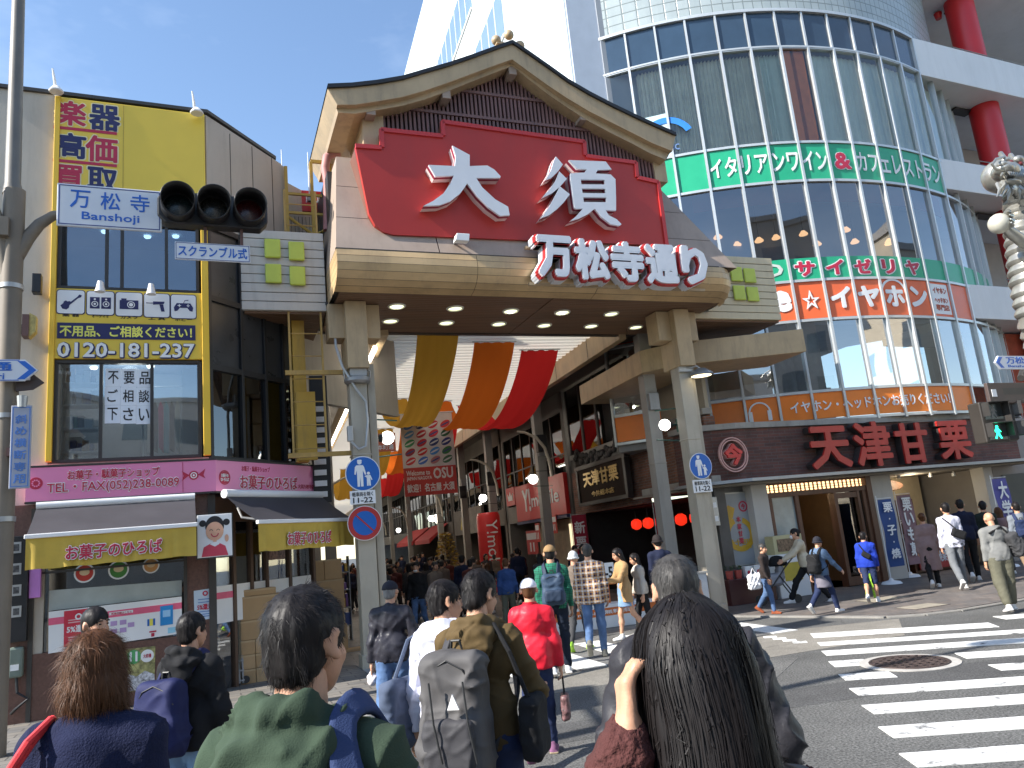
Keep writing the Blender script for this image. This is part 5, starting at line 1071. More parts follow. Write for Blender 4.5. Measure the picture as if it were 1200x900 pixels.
# big red raised characters and ring emblem on the brick
rl=mat('letter_red',(.46,.025,.02),.4,0,.12,2,dirt=.15);rls=mat('letter_side',(.06,.05,.05),.5,.3,.2)
for ch,x0,x1,yl,h,lab in(('天',949,996,525,50,'first'),('津',1001,1044,521,53,'second'),('甘',1050,1088,520,48,'third'),('栗',1100,1137,516.5,46,'fourth')):
    a=rect(S,x0,yl,x1,yl-2,h,-.34);c_=empty('raised_character',lab+' big red raised character from the left on the brick band','letter',S,group='red raised characters on the brick band')
    MB().text(ch,a[0],a[1],a[2],a[3],-.36,.03,.05).build('face',rl,c_);MB().text(ch,a[0]-.005,a[1]+.005,a[2]-.005,a[3]+.005,-.309,.034,.19).build('return_edge',rls,c_)
    MB().box((a[0]+a[1])/2-.2,(a[0]+a[1])/2-.17,-.12,-.06,a[2]+.2,a[3]-.2).box((a[0]+a[1])/2+.15,(a[0]+a[1])/2+.18,-.12,-.06,a[2]+.2,a[3]-.2).build('bracket',dark_metal,c_)
a=rect(S,834,534.5,875,533,41,.04);em=empty('round_emblem','round ring emblem with a red character at the left end of the brick band','emblem',S)
cx,cz,r_=(a[0]+a[1])/2,(a[2]+a[3])/2,(a[3]-a[2])/2
MB().ring((cx,-.13,cz),r_*.93,r_,40,0,.05).ring((cx,-.13,cz),r_*.80,r_*.86,40,0,.05).build('ring',mat('ring_pink',(.62,.35,.32),.45),em);MB().text('今',cx-r_*.62,cx+r_*.62,cz-r_*.62,cz+r_*.62,-.15,.05,.05).build('character',mat('emblem_red',(.6,.03,.03),.4),em);MB().text('今',cx-r_*.66,cx+r_*.66,cz-r_*.66,cz+r_*.66,-.10,.08,.1).build('character_edge',mat('ring_pink',(.62,.35,.32),.45),em)
# ================================================================ covered arcade behind the gate
roof=empty('arcade_roof','long ribbed translucent arcade roof on beige edge beams running back from the gate','roof',A)
AX0,AX1=-6.15,-0.62;AY0,AY1=1.2,86
def translucent(name,col,t=0.5):
    m=bpy.data.materials.new(name);m.use_nodes=True;nt=m.node_tree;nt.nodes.remove(nt.nodes['Principled BSDF']);o=nt.nodes['Material Output']
    d=nt.nodes.new('ShaderNodeBsdfDiffuse');d.inputs['Color'].default_value=(*col,1);q=nt.nodes.new('ShaderNodeBsdfTranslucent');q.inputs['Color'].default_value=(*col,1)
    mx=nt.nodes.new('ShaderNodeMixShader');mx.inputs['Fac'].default_value=t;nt.links.new(d.outputs[0],mx.inputs[1]);nt.links.new(q.outputs[0],mx.inputs[2]);nt.links.new(mx.outputs[0],o.inputs['Surface']);MATS[name]=m;return m
rib=translucent('rib_white',(.66,.62,.55),.42)
k=MB();V=[];y=AY0;per=.30
while y<AY1:
    for(dy,dz)in((0,0),(.11,0),(.14,.07),(.27,.07)):V+=[(AX0,y+dy,6.82+dz),(AX1,y+dy,6.82+dz)]
    y+=per
n=len(V)//2;k.add(V,[(2*i,2*i+1,2*i+3,2*i+2)for i in range(n-1)]);k.build('ribbed_ceiling',rib,roof)
k=MB();k.box(AX1,AX1+.18,AY0+.45,AY1,6.30,6.98);k.build('right_beam',beige_metal,roof,bevel=.01)
k=MB();k.box(AX0-.18,AX0,AY0-.1,AY1,6.30,6.98);k.build('left_beam',beige_metal,roof,bevel=.01)
k=MB()
for y in np.arange(AY0,50,2.4):k.box(AX1-.006,AX1,y,y+.02,6.31,6.97);k.box(AX0,AX0+.006,y,y+.02,6.31,6.97)
k.build('beam_joint',dark_trim,roof)
k=MB();k.box(AX1+.18,1.6,AY0-1.0,AY1,6.9,7.0);k.box(-8.4,AX0-.18,AY0-1.0,AY1,6.9,7.0);k.build('side_ceiling',mat('side_ceiling',(.10,.085,.07),.7,0,.15),roof)
k=MB();k.box(AX0-.02,AX1+.02,AY1,AY1+.1,3.5,7.2);k.build('end_panel',mat('end_panel',(.3,.28,.26),.8),roof)
k=MB();k.box(-6.4,-6.33,AY0+.5,40,6.16,6.24);k.build('light_strip',tube_light,roof)
# columns of the two rows
def acol(x,y,lab,gl_=True,side=1):
    c=empty('arcade_column',lab,'column',A,group='grey columns along the arcade');k=MB().box(x-.15,x+.15,y-.15,y+.15,0,6.9).box(x-.18,x+.18,y-.18,y+.18,0,.3).box(x-.16,x+.16,y-.16,y+.16,3.3,3.33)
    k.build('shaft',mat('arcade_col',(.30,.285,.26),.5,.1,.12,1.2,dirt=.3),c,bevel=.012)
    MB().box(x-.12,x+.13,y-.25,y-.155,4.55,4.95).build('box',grey_metal,c,bevel=.01)
    return c
rows=[('first',1.75),('second',9.9),('third',16.3),('fourth',21.3),('fifth',27.2),('sixth',37.5),('seventh',46),('eighth',56)]
for i,(nm,y)in enumerate(rows):acol(0.0,y,nm+' grey column back from the gate along the right side of the arcade')
for i,(nm,y)in enumerate([('first',8.4),('second',16.5),('third',24.5),('fourth',33),('fifth',43)]):acol(-7.05,y,nm+' grey column back from the gate along the left side of the arcade')
# globe lamps on curved arms
def globe(x0,x,y,z,lab,col=column_paint,r_=.15):
    g_=empty('globe_lamp',lab,'lamp',A,group='white globe lamps of the arcade')
    s_=1 if x0>x else-1
    MB().tube([(x0,y,z+.05),(x0-.03*s_,y,z+.5),(x0-.14*s_,y,z+.95),(x0-.38*s_,y,z+1.28),(x0-.75*s_,y,z+1.46),(x0-1.0*s_,y,z+1.5)],[.05,.05,.048,.045,.04,.03],10).build('arm',col,g_,smooth=True)
    MB().tube([(x0,y,z-.25),(x,y,z-.22),],.012,6).tube([(x0,y,z+.22),(x,y,z+.24)],.012,6).lathe((x,y,z+.13),[(0,.06),(.06,.05),(.08,0),(0,0)],12).build('bracket',dark_metal,g_)
    MB().ell((x,y,z),(r_,)*3,20,14).build('globe',globe_light,g_,smooth=True);return g_
for nm,y,z in(('nearest lit',8.2,3.68),('second lit',14.4,3.59),('third lit',25.1,3.40),('fourth lit',36.4,3.25),('fifth lit',47,3.2)):globe(-.28,-.9,y,z,nm+' white globe lamp on a curved arm in the right column row')
for nm,y in(('nearest lit',15),('second lit',23),('third lit',31),('fourth lit',39),('fifth lit',47)):globe(-6.8,-6.2,y,3.3,nm+' white globe lamp on a curved arm in the left column row')
green_frame=mat('green_frame',(.03,.09,.07),.4,.2,.1)
def fglobe(px,py,off,lab,sgn):
    p=A.px(px,py,off)if 0 else G.px(px,py,off);g_=empty('globe_lamp',lab,'lamp',G);x,z=p
    MB().ell((x,off,z),(.125,)*3,20,14).build('globe',globe_light,g_,smooth=True)
    MB().cyl((x-.02*sgn,off,z),(x-.16*sgn,off,z),.09,.07,14).build('shade',black_metal,g_)
    k=MB();xa=x-.42*sgn;k.box(min(xa,xa+.1*sgn),max(xa,xa+.1*sgn),off-.05,off+.05,z-.16,z+.12);k.tube([(x+.2*sgn,off,z+.32),(xa+.1*sgn,off,z+.36),(xa,off,z+.3),(xa,off,z-.3),(xa+.1*sgn,off,z-.36),(x+.25*sgn,off,z-.32)],.015,6);k.tube([(xa,off,z),(x-.15*sgn,off,z)],.02,6);k.build('bracket',green_frame,g_)
fglobe(454,513,.4,'white globe lamp in a green hoop bracket on the left gate column',1);fglobe(779,498,.6,'white globe lamp in a green hoop bracket behind the right gate column',-1)
# cloth streamers slung under the roof
def streamer(x0,x1,y0,y1,z0,sag,m_,lab,ph_=0.0,kink=0.0):
    s_=empty('streamer',lab,'streamer',A,group='cloth streamers slung under the arcade roof');n,m=40,14;V=[]
    for i in range(n+1):
        t=i/n;zz=z0-sag*(4*t*(1-t))**.85;yy=y0+(y1-y0)*t
        for j in range(m+1):
            u=j/m;sq=1-kink*math.sin(math.pi*t);x=(x0+x1)/2+(x1-x0)*(u-.5)*sq
            V.append((x,yy,zz+.03*math.sin(u*9+ph_+t*3)*math.sin(math.pi*t)+.015*math.sin(u*23+ph_)))
    MB().add(V,[(i*(m+1)+j,i*(m+1)+j+1,(i+1)*(m+1)+j+1,(i+1)*(m+1)+j)for i in range(n)for j in range(m)]).build('cloth',m_,s_,smooth=True)
    MB().tube([(x0-.05,y0,z0+.02),(x1+.05,y0,z0+.02)],.018,6).build('near_rod',steel,s_);MB().tube([(x0-.05,y1,z0+.02),(x1+.05,y1,z0+.02)],.018,6).build('far_rod',steel,s_)
c_m=translucent('cloth_mustard',(.50,.27,.04),.45);c_o=translucent('cloth_orange',(.62,.14,.02),.4);c_r=translucent('cloth_red',(.62,.03,.03),.4)
def slung(pl_,pr_,far_l,m_,lab,sag,ph_,kink=0):
    a=A.pxz(*pl_,6.62);b=A.pxz(*pr_,6.62);f=A.pxz(*far_l,6.62);streamer(a[0],b[0],(a[1]+b[1])/2,f[1],6.62,sag,m_,lab,ph_,kink)
c2=lambda x,y:(380+x/4,340+y/4)
slung(c2(435,208),c2(630,205),c2(250,515),c_m,'mustard cloth streamer hanging nearest the left under the arcade roof',1.42,0.3,.10)
slung(c2(705,245),c2(890,245),c2(485,525),c_o,'orange cloth streamer hanging between the mustard and red ones under the arcade roof',1.45,1.1)
slung(c2(925,283),c2(1095,282),c2(735,540),c_r,'red cloth streamer hanging nearest the right under the arcade roof',1.35,2.0)
for(x0,m_,c_,ph_)in((-5.0,c_m,'mustard',1),(-3.7,c_o,'orange',2),(-2.4,c_r,'red',3)):streamer(x0,x0+1.0,15.5,22.5,6.62,1.4,m_,c_+' cloth streamer in the farther row behind the welcome banner',ph_)
for(x0,m_,c_,ph_)in((-5.0,c_m,'mustard',1),(-3.7,c_o,'orange',2),(-2.4,c_r,'red',3)):streamer(x0,x0+1.0,29,36,6.62,1.4,m_,c_+' cloth streamer in the farthest row deep in the arcade',ph_)
# hanging welcome banner
wl_=empty('welcome_banner','white hanging welcome banner with flag coloured rugby balls and a red foot under the roof','banner',Fr(*aty(503,540,22.0)[:2],12))
WB=Fr(*aty(503,540,22.0)[:2],12);q0=WB.px(472,540);q1=WB.px(533.5,540);zt=WB.px(503,484)[1];zb=WB.px(503,580)[1];x0,x1=q0[0],q1[0];zr=zb+(zt-zb)*.34
MB().box(x0,x1,-.01,.01,zr,zt).build('sheet',mat('banner_white',(.62,.55,.52),.8),wl_);MB().box(x0,x1,-.012,.012,zb,zr).build('red_foot',mat('banner_red',(.50,.05,.04),.8),wl_)
MB().tube([(x0-.05,0,zt),(x1+.05,0,zt)],.02,6).build('rod',steel,wl_)
fc=[lin(c)for c in((60,110,190),(30,40,90),(190,30,40),(200,60,60),(90,150,200),(180,40,50),(200,50,60),(30,90,60),(60,140,90),(190,40,50),(40,50,110),(40,50,120),(150,40,50),(200,40,40),(60,130,200),(60,120,70),(200,50,50),(60,100,180),(190,120,120),(70,110,80))]
w=x1-x0
for i in range(20):
    r_,c_=divmod(i,4);cx=x0+w*(.15+.235*c_);cz=zt-(zt-zr)*(.22+.165*r_);M=[]
    for q in range(20):t=2*math.pi*q/20;a,b=.105*w*math.cos(t),.062*w*math.sin(t);M.append((cx+a*.87-b*.5,cz+a*.5+b*.87))
    o=MB().prism(M,-.018,-.011).build('flag_ball',mat('flag_'+'abcdefghijklmnopqrst'[i],fc[i],.6),wl_)
    MB().prism([(cx+(x-cx)*.9,cz+(z-cz)*.25+(x-cx)*.3)for x,z in M],-.021,-.0185).build('stripe',mat('flag_pale',(.65,.62,.6),.6)if i%3 else mat('flag_navy',(.05,.06,.2),.6),o)
k=MB().text('OSU',x0+w*.56,x1-w*.06,zb+(zr-zb)*.55,zr-(zr-zb)*.05,-.02,.03,.005).text('Welcome to',x0+w*.05,x0+w*.5,zb+(zr-zb)*.72,zb+(zr-zb)*.9,-.02,.02,.005).text('JAPAN NAGOYA',x0+w*.05,x0+w*.53,zb+(zr-zb)*.52,zb+(zr-zb)*.68,-.02,.02,.005).text('歓迎！名古屋 大須',x0+w*.05,x1-w*.05,zb+(zr-zb)*.12,zb+(zr-zb)*.42,-.02,.03,.005)
k.build('lettering',mat('banner_ink',(.7,.62,.58),.7),wl_)
# eave box jutting from the brick building
ev=empty('eave_box','beige boxed eave jutting out behind the right gate column','eave',A)
MB().slab([(-.25,5.3),(-.25,1.45),(.3,.75),(3.0,-.28),(3.0,1.2),(1.25,2.0),(1.25,5.3)],5.42,5.95).build('box',beige_metal,ev,bevel=.01)
# ---------------- right side shops
SH=1.25
def shop_front(nm,lab,y0,y1,x,wall,dep=3.0,z1=6.9):
    s_=empty(nm,lab,'building',A);sg=1 if x>0 else-1
    k=MB();k.box(min(x,x+.25*sg),max(x,x+.25*sg),y0,y1,2.6,3.3);k.box(min(x,x+.25*sg),max(x,x+.25*sg),y0,y1,6.2,z1);k.box(min(x,x+dep*sg),max(x,x+dep*sg),y0-.0,y0+.25,0,z1-.01);k.box(min(x,x+dep*sg),max(x,x+dep*sg),y1-.25,y1-.002,0,z1-.01);k.build('wall',wall,s_)
    k=MB();k.box(min(x+(dep-.1)*sg,x+dep*sg),max(x+(dep-.1)*sg,x+dep*sg),y0+.25,y1-.25,0,z1);k.build('inner_wall',grey_interior,s_)
    n=max(2,int((y1-y0)/1.3))
    for i in range(n):
        a=y0+.3+(y1-y0-.6)*i/n;b=y0+.3+(y1-y0-.6)*(i+1)/n;f_=MB();xx0,xx1=sorted((x+.02*sg,x+.1*sg));f_.box(xx0,xx1,a,a+.06,3.3,6.2).box(xx0,xx1,b-.05,b,3.3,6.2).box(xx0,xx1,a+.06,b-.05,4.7,4.75)
        o=f_.build('window',dark_metal,s_);MB().box(*sorted((x+.05*sg,x+.06*sg)),a+.06,b-.05,3.3,6.2).build('pane',dark_glass,o)
    return s_
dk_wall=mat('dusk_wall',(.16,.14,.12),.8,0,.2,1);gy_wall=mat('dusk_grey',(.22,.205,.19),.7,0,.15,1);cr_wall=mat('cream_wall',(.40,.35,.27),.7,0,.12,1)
ab=empty('brick_side_building','brick sided building with a carved board and red lanterns in its doorway','building',A)
k=MB();k.box(SH,SH+.3,1.55,5.3,2.95,4.35);k.box(SH,SH+.3,5.3,10.4,2.55,3.95);k.build('brick_wall',bricks2,ab)
k=MB();k.box(SH,SH+.25,1.55,10.4,4.4,4.55);k.box(SH-.03,SH+.25,1.5,5.2,2.75,2.93);k.build('ledge',concrete,ab,bevel=.01)
for q in((SH,SH+.28,1.55,2.6,.03,2.74),(SH+.1,SH+.3,10.2,10.6,0,4.4)):MB().box(*q).build('pier',mat('dark_pier',(.10,.09,.08),.6,0,.2),ab)
k=MB();k.box(SH+.1,SH+.2,1.55,5.2,4.55,6.9);k.build('upper_wall',cr_wall,ab)
for i in range(4):
    a=5.3+1.25*i;o=MB().box(SH,SH+.08,a,a+.07,4.55,6.8).box(SH,SH+.08,a+1.18,a+1.25,4.55,6.8).build('window',dark_metal,ab);MB().box(SH+.03,SH+.04,a+.07,a+1.18,4.55,6.8).build('pane',glass('arcade_glass',(.35,.38,.4),.12),o)
MB().box(SH+1.6,SH+1.7,5,10.4,4.4,6.9).build('inner_wall',grey_interior,ab);MB().box(SH+.35,SH+.40,5.4,10.2,5.35,5.42).build('light_strip',tube_light,ab)
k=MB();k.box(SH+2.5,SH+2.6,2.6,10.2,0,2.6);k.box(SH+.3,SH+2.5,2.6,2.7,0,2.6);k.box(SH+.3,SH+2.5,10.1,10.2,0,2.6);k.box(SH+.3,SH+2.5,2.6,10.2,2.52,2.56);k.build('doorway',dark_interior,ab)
for i,y in enumerate((3.3,4.1,4.9,5.7,6.1,6.9,7.7)):
    o=empty('red_lantern',('first','second','third','fourth','fifth','sixth','seventh')[i]+' glowing red lantern from the gate end in the dark doorway','lantern',A,group='red lanterns in the dark doorway')
    MB().lathe((SH+.9,y,2.02),[(0,.17),(.06,.16),(.15,.1),(.17,0),(.15,-.1),(.06,-.16),(0,-.17)],16).build('shade',emis('lantern_red',(.85,.03,.01),.5),o,smooth=True);MB().cyl((SH+.9,y,2.19),(SH+.9,y,2.5),.012,None,6).lathe((SH+.9,y,2.2),[(0,.0),(.06,0),(.06,-.03),(0,-.03)],10).build('cord',black_metal,o)
# carved dark board, tilted out from the wall
AR=Fr(*(A.w(1.05,8.95,0)[:2]),17.8-90) # faces the arcade: x runs towards the gate
kb=empty('carved_board','dark carved wooden board with gold characters and scrolled top leaning over the doorway','sign',AR)
MB().prism([(.0,2.85),(3.3,2.85),(3.45,3.92),(-.1,3.92)],-.12,0).build('panel',mat('board_black',(.022,.012,.008),.75,0,.2,spec=.15),kb);kf=MB();kf.box(-.2,3.55,-.16,.02,2.75,2.86);kf.box(-.25,3.6,-.16,.02,3.90,4.02);kf.box(-.22,-.08,-.15,.02,2.85,3.92);kf.box(3.4,3.55,-.15,.02,2.85,3.92)
rr=random.Random(5)
for i in range(46):x=-.25+3.85*i/45;h=.10+.22*abs(math.sin(i*.55))+(.22 if i<8 or i>37 else 0);kf.ell((x,-.1+rr.uniform(-.05,.05),4.05+h*rr.uniform(.2,1)),(.09,.07,.10),8,6)
kf.build('carving',mat('carving_black',(.025,.02,.018),.45,0,.3),kb)
gold_leaf=mat('gold_leaf',(.55,.38,.13),.35,.6,.2)
MB().text('天津甘栗',.35,3.0,3.32,3.80,-.14,.03,.02).text('今井総本店',.9,2.6,2.98,3.15,-.14,.01,.02).build('lettering',gold_leaf,kb)
# red mobile shop, grey shop, more shops
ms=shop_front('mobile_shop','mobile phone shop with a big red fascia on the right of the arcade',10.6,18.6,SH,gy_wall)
MR=Fr(*(A.w(SH-.02,16.6,0)[:2]),17.8-90)
sg=empty('red_shop_sign','big red sign with white mobile lettering over the phone shop','sign',MR);MB().box(0,5.8,-.15,0,2.62,4.05).build('panel',mat('vivid_red',(.60,.025,.025),.4,0,.05),sg,bevel=.01)
MB().text('Y!',1.0,2.0,2.95,3.85,-.17,.03,.015).text('mobile',2.1,5.2,3.08,3.6,-.17,.02,.015).build('lettering',white_ink,sg);MB().box(0,5.8,-.17,-.02,2.50,2.61).build('lower_trim',navy_ink,sg)
sq=empty('crown_sign','small red square sign with a white crown at the far edge of the phone shop','sign',MR);MB().box(-1.3,-.1,-.15,0,3.35,4.1).build('panel',mat('vivid_red',(.60,.025,.025),.4,0,.05),sq);MB().prism([(-1.0,3.55),(-.4,3.55),(-.32,3.85),(-.55,3.7),(-.7,3.92),(-.85,3.7),(-1.08,3.85)],-.17,-.15).build('crown',white_ink,sq)
k=MB();k.box(0.1,5.6,.7,.8,0,2.5);k.build('pale_room',mat('pale_room',(.50,.42,.30),.7,0,.2),sg)
pw_=emis('shop_glow',(1.0,.8,.5),.55);MB().box(3.9,5.3,.6,.68,.9,2.3).build('lit_panel',pw_,sg)
for i,(x,z,w,h,c,lb)in enumerate(((2.4,1.75,.5,.7,(.6,.06,.05),'red and white price poster hanging under the red phone shop sign'),(4.3,2.0,.55,.65,(.62,.08,.06),'red flyer poster on the lit wall at the gate end of the phone shop'),(1.2,1.3,1.3,.9,(.55,.05,.05),'tilted red poster stand at the far end of the phone shop'))):
    o=empty('poster',lb,'poster',MR);MB().box(x,x+w,-.22,-.2,z,z+h).build('sheet',mat('poster_'+'abc'[i],c,.5),o);MB().box(x+.05,x+w-.05,-.225,-.2205,z+h*.62,z+h*.9).box(x+w*.3,x+w*.42,-.225,-.2205,z+.1,z+h*.5).box(x+w*.6,x+w*.72,-.225,-.2205,z+.1,z+h*.5).build('print',white_ink,o)
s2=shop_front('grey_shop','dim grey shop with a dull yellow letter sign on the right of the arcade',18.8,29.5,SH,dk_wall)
GR=Fr(*(A.w(SH-.02,28.6,0)[:2]),17.8-90);sg=empty('grey_shop_sign','weathered grey fascia sign with yellow letters farther down the arcade','sign',GR);MB().box(0,6.2,-.15,0,2.45,3.75).build('panel',mat('weathered',(.17,.15,.13),.7,0,.3,3),sg);MB().text('AX',1.6,3.6,2.7,3.4,-.18,.04,.03).build('lettering',mat('dull_yellow',(.55,.42,.05),.5),sg)
s3=shop_front('awning_shop','shop with twin red awnings deep on the right side of the arcade',29.7,46,SH,dk_wall)
for nm,(y0,y1)in(('nearer',(31,36)),('farther',(37,44))):
    o=empty('red_awning',nm+' red sloped awning deep on the right side of the arcade','awning',A);v=[(SH,y0,3.3),(SH,y1,3.3),(SH-1.2,y1,2.45),(SH-1.2,y0,2.45),(SH-1.2,y1,2.2),(SH-1.2,y0,2.2)];MB().add(v,[(0,1,2,3),(3,2,4,5),(0,3,5)]).build('canopy',mat('awning_red',(.48,.04,.04),.7,0,.1),o)
s4=shop_front('far_shop','last dim shop row at the far right end of the arcade',46.2,86,SH,gy_wall)
# left side shops
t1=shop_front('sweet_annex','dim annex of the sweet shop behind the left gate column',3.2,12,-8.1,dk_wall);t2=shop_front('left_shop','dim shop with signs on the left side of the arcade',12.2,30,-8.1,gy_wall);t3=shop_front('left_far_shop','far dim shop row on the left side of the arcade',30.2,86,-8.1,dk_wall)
# slim red inflatable and vertical banners
bl=empty('red_inflatable','tall red inflatable column with white vertical lettering beside an arcade column','inflatable',A);MB().lathe((-.55,15.2,0),[(0,.02),(.42,.02),(.46,.3),(.46,2.9),(.40,3.05),(0,3.06)],24).build('tube',mat('vivid_red',(.60,.025,.025),.4,0,.05),bl,smooth=True)
BR=Fr(*(A.w(-.55,15.2-.47,0)[:2]),17.8)
tm=text_mesh('Y!mobile',0,.5);v=tm[0].copy();lo,hi=v.min(0),v.max(0);sc_=2.3/(hi[0]-lo[0])
P=np.stack([-.55-(v[:,1]-(lo[1]+hi[1])/2)*-sc_*-1,15.2-.475+(.5-v[:,2])*.01,2.75-(v[:,0]-lo[0])*sc_],1);P[:,0]=-.55+(v[:,1]-(lo[1]+hi[1])/2)*sc_;MB().add(P,tm[1]).build('lettering',white_ink,bl)
# speaker boxes
for i,(x,y,z)in enumerate(((-.15,9.55,4.9),(.6,12.0,4.6),(-.2,15.9,4.4),(-.2,20.9,4.3),(.6,24,4.2))):
    o=empty('loudspeaker',('nearest','second','third','fourth','farthest')[i]+' black box loudspeaker hung along the right column row','loudspeaker',A,group='black loudspeakers along the right column row');MB().box(x-.16,x+.16,y-.42,y-.18,z-.28,z+.28).build('box',black_metal,o,bevel=.015);MB().lathe((x,y-.425,z-.06),[(0,0),(.11,0),(.12,.01)],18,0,'y').build('cone',dark_metal,o)
# small orange direction plate on the left
o=empty('direction_plate','small orange direction plate with white arrows behind the left gate column','sign',A);MB().box(-6.9,-5.95,2.4,2.45,4.05,4.45).build('plate',mat('plate_orange',(.55,.12,.05),.5),o);MB().text('←',-6.8,-6.55,4.25,4.4,2.39,.02,.005).text('→',-6.3,-6.05,4.25,4.4,2.39,.02,.005).text('大須通',-6.85,-6.5,4.08,4.2,2.39,.01,.005).text('本町通',-6.35,-6.0,4.08,4.2,2.39,.01,.005).build('lettering',white_ink,o)
# inside lamps of the arcade (its lit tubes and globes give the dim glow seen in the photo)
for i,(x,y)in enumerate(((-3.4,22),(-3.4,40),(-3.4,58))):
    pl=bpy.data.lights.new('arcade_lamp','POINT');pl.energy=80;pl.color=(1,.88,.7);pl.shadow_soft_size=.4;po_=bpy.data.objects.new('arcade_lamp',pl);COL.objects.link(po_);po_.location=A.w(x,y,4.6)
# yellow maintenance ladder and post between the shop and the gate
yp=empty('yellow_post','broad yellow post with a slender access ladder between the corner shop and the gate','post',G)
x0=G.px(345,470,.5)[0];x1=G.px(360,470,.5)[0];MB().box(x0,x1,.5,.75,3.62,6.3).box(x0+.02,x1+.14,.45,.5,3.64,4.9).build('post',mat('post_yellow',(.56,.33,.045),.5,0,.12,1.5,dirt=.35),yp,bevel=.01)
k=MB();
xa,xb=G.px(340,420,.1)[0],G.px(378,420,.1)[0]
for x in(xa,xb):k.box(x-.018,x+.018,.08,.12,3.64,8.7)
for z in np.arange(3.8,8.6,.42):k.tube([(xa,.1,z),(xb,.1,z)],.011,6)
k.build('ladder',mat('ladder_tan',(.42,.26,.07),.5,.1,.2,dirt=.4),yp)
k=MB();k.box(xa-.1,-.1,.02,.08,5.12,5.2);k.box(xa-.1,-.1,.02,.08,3.64,3.72);k.build('cross_bar',mat('ladder_tan',(.42,.26,.07),.5,.1,.2,dirt=.4),yp)
k=MB();k.box(x1+.1,x1+.42,.9,1.0,2.9,5.3);k.build('backing',black_metal,yp);k=MB()
for z in np.arange(3.0,4.8,.2):k.box(x1+.12,x1+.34,.85,.9,z,z+.1)
k.build('louvre',white_paint,yp)
# roof platform left of the gate: yellow railing, red sign, pink pipe
pf=empty('roof_platform','yellow railed roof platform with cross braces left of the gate roof','platform',G)
k=MB();xs=[G.px(p,230,.8)[0]for p in(336,366,388)]
for i,x in enumerate(xs):k.box(x-.03,x+.03,.78,.84,7.8,(9.55,9.7,9.75)[i])
for z in(8.55,8.95):k.box(xs[0],xs[2],.79,.83,z,z+.05)
k.box(xs[1],xs[2]+.2,.79,.83,9.68,9.75);k.tube([(xs[0],.82,8.5),(xs[2],.82,7.85)],.03,6);k.tube([(xs[0],.84,7.85),(xs[2]+.1,.84,8.4)],.03,6);k.box(xs[0],xs[2],.7,1.6,7.85,7.9);k.build('railing',mat('rail_mustard',(.48,.30,.05),.5,.1,.15,dirt=.3),pf)
k=MB()
for x in np.arange(xs[0],xs[2],.07):k.tube([(x,.81,7.9),(x,.81,8.5)],.005,4)
k.build('mesh_guard',dark_metal,pf)
rs2=empty('rooftop_sign','small red rooftop sign with white letters behind the yellow railing','sign',G);a=rect(G,354,236,384,236,24,1.5);MB().box(a[0],a[1],1.5,1.58,a[2],a[3]).build('panel',mat('vivid_red',(.60,.025,.025),.4,0,.05),rs2);MB().text('FOOD',a[0]+.08,a[1]-.1,a[3]-.28,a[3]-.1,1.485,.02,.01).text('甘味',a[0]+.2,a[1]-.1,a[2]+.06,a[2]+.28,1.485,.02,.01).build('lettering',white_ink,rs2)
pp_=empty('pink_pipe','bent pinkish drain pipe climbing the left end of the gate','pipe',G)
pts=[G.px(x,y,.4)for x,y in((384,270),(384,215),(381,197),(383,184),(390,180),(398,180))];MB().tube([(p[0],.4,p[1])for p in pts],.085,12).build('pipe',mat('pipe_pink',(.42,.18,.17),.6,0,.12,2,dirt=.3),pp_,smooth=True)
for(px,h,lab)in((331,.75,'thin white aerial on the roof corner of the corner shop'),(362,.7,'thin white aerial behind the yellow railing')):
    o=empty('aerial',lab,'aerial',G);x,z=G.px(px,215,1.2);MB().cyl((x,1.2,z-.3),(x,1.2,z+h),.015,.008,6).build('rod',white_paint,o);MB().box(x-.04,x+.04,1.15,1.25,z-.4,z-.3).build('foot',grey_metal,o)
# ================================================================ signal pole on the left
PX_,PY_=-6.22,9.2
pole_paint=mat('pole_paint',(.20,.165,.125),.6,.1,.2,1.2,dirt=.5)
sp_=empty('signal_pole','tall weathered steel signal pole with curved arms at the left edge of the junction','pole',loc=(PX_,PY_,0))
MB().tube([(0,0,0),(0,0,6.95)],[.125,.125],20).build('lower_pole',pole_paint,sp_,smooth=True);MB().tube([(-.02,0,6.9),(-.03,0,7.05),(-.06,0,11.5)],[.12,.095,.07],16).build('upper_pole',mat('pole_dark',(.16,.15,.135),.55,.2,.2,1.2,dirt=.4),sp_,smooth=True)
PF=Fr(PX_,PY_,24.0)
k=MB()
for z in(5.62,3.95,2.7):k.lathe((0,0,z),[(.125,-.03),(.14,-.03),(.14,.03),(.125,.03)],20)
k.build('clamp',steel,sp_,smooth=True)
def PP(x,y,off=0.0):q=PF.px(x,y,off);return(q[0],off,q[1])
arm_o=bpy.data.objects.new('arms',None);COL.objects.link(arm_o);arm_o.parent=sp_;arm_o.rotation_euler=(0,0,rad(24))
MB().tube([(.05,0,PF.px(20,300)[1]),PP(33,278,.02),PP(46,263,.05),PP(62,253,.07),PP(120,246,.09),PP(200,243,.1),PP(300,248,.1)],[.09,.085,.075,.065,.055,.05,.045],12).build('mast_arm',pole_paint,arm_o,smooth=True)
MB().tube([(-.05,0,5.8),(-.14,-.05,6.4),(-.3,-.1,6.9),(-.6,-.15,7.3),(-1.2,-.2,7.5)],[.09,.085,.07,.06,.05],12).build('branch_arm',pole_paint,arm_o,smooth=True)
MB().box(-.14,-.02,-.2,-.1,6.25,6.5).build('bracket_plate',pole_paint,arm_o);MB().box(-1.05,-.75,-.25,-.12,8.2,8.5).build('small_box',dark_metal,arm_o)
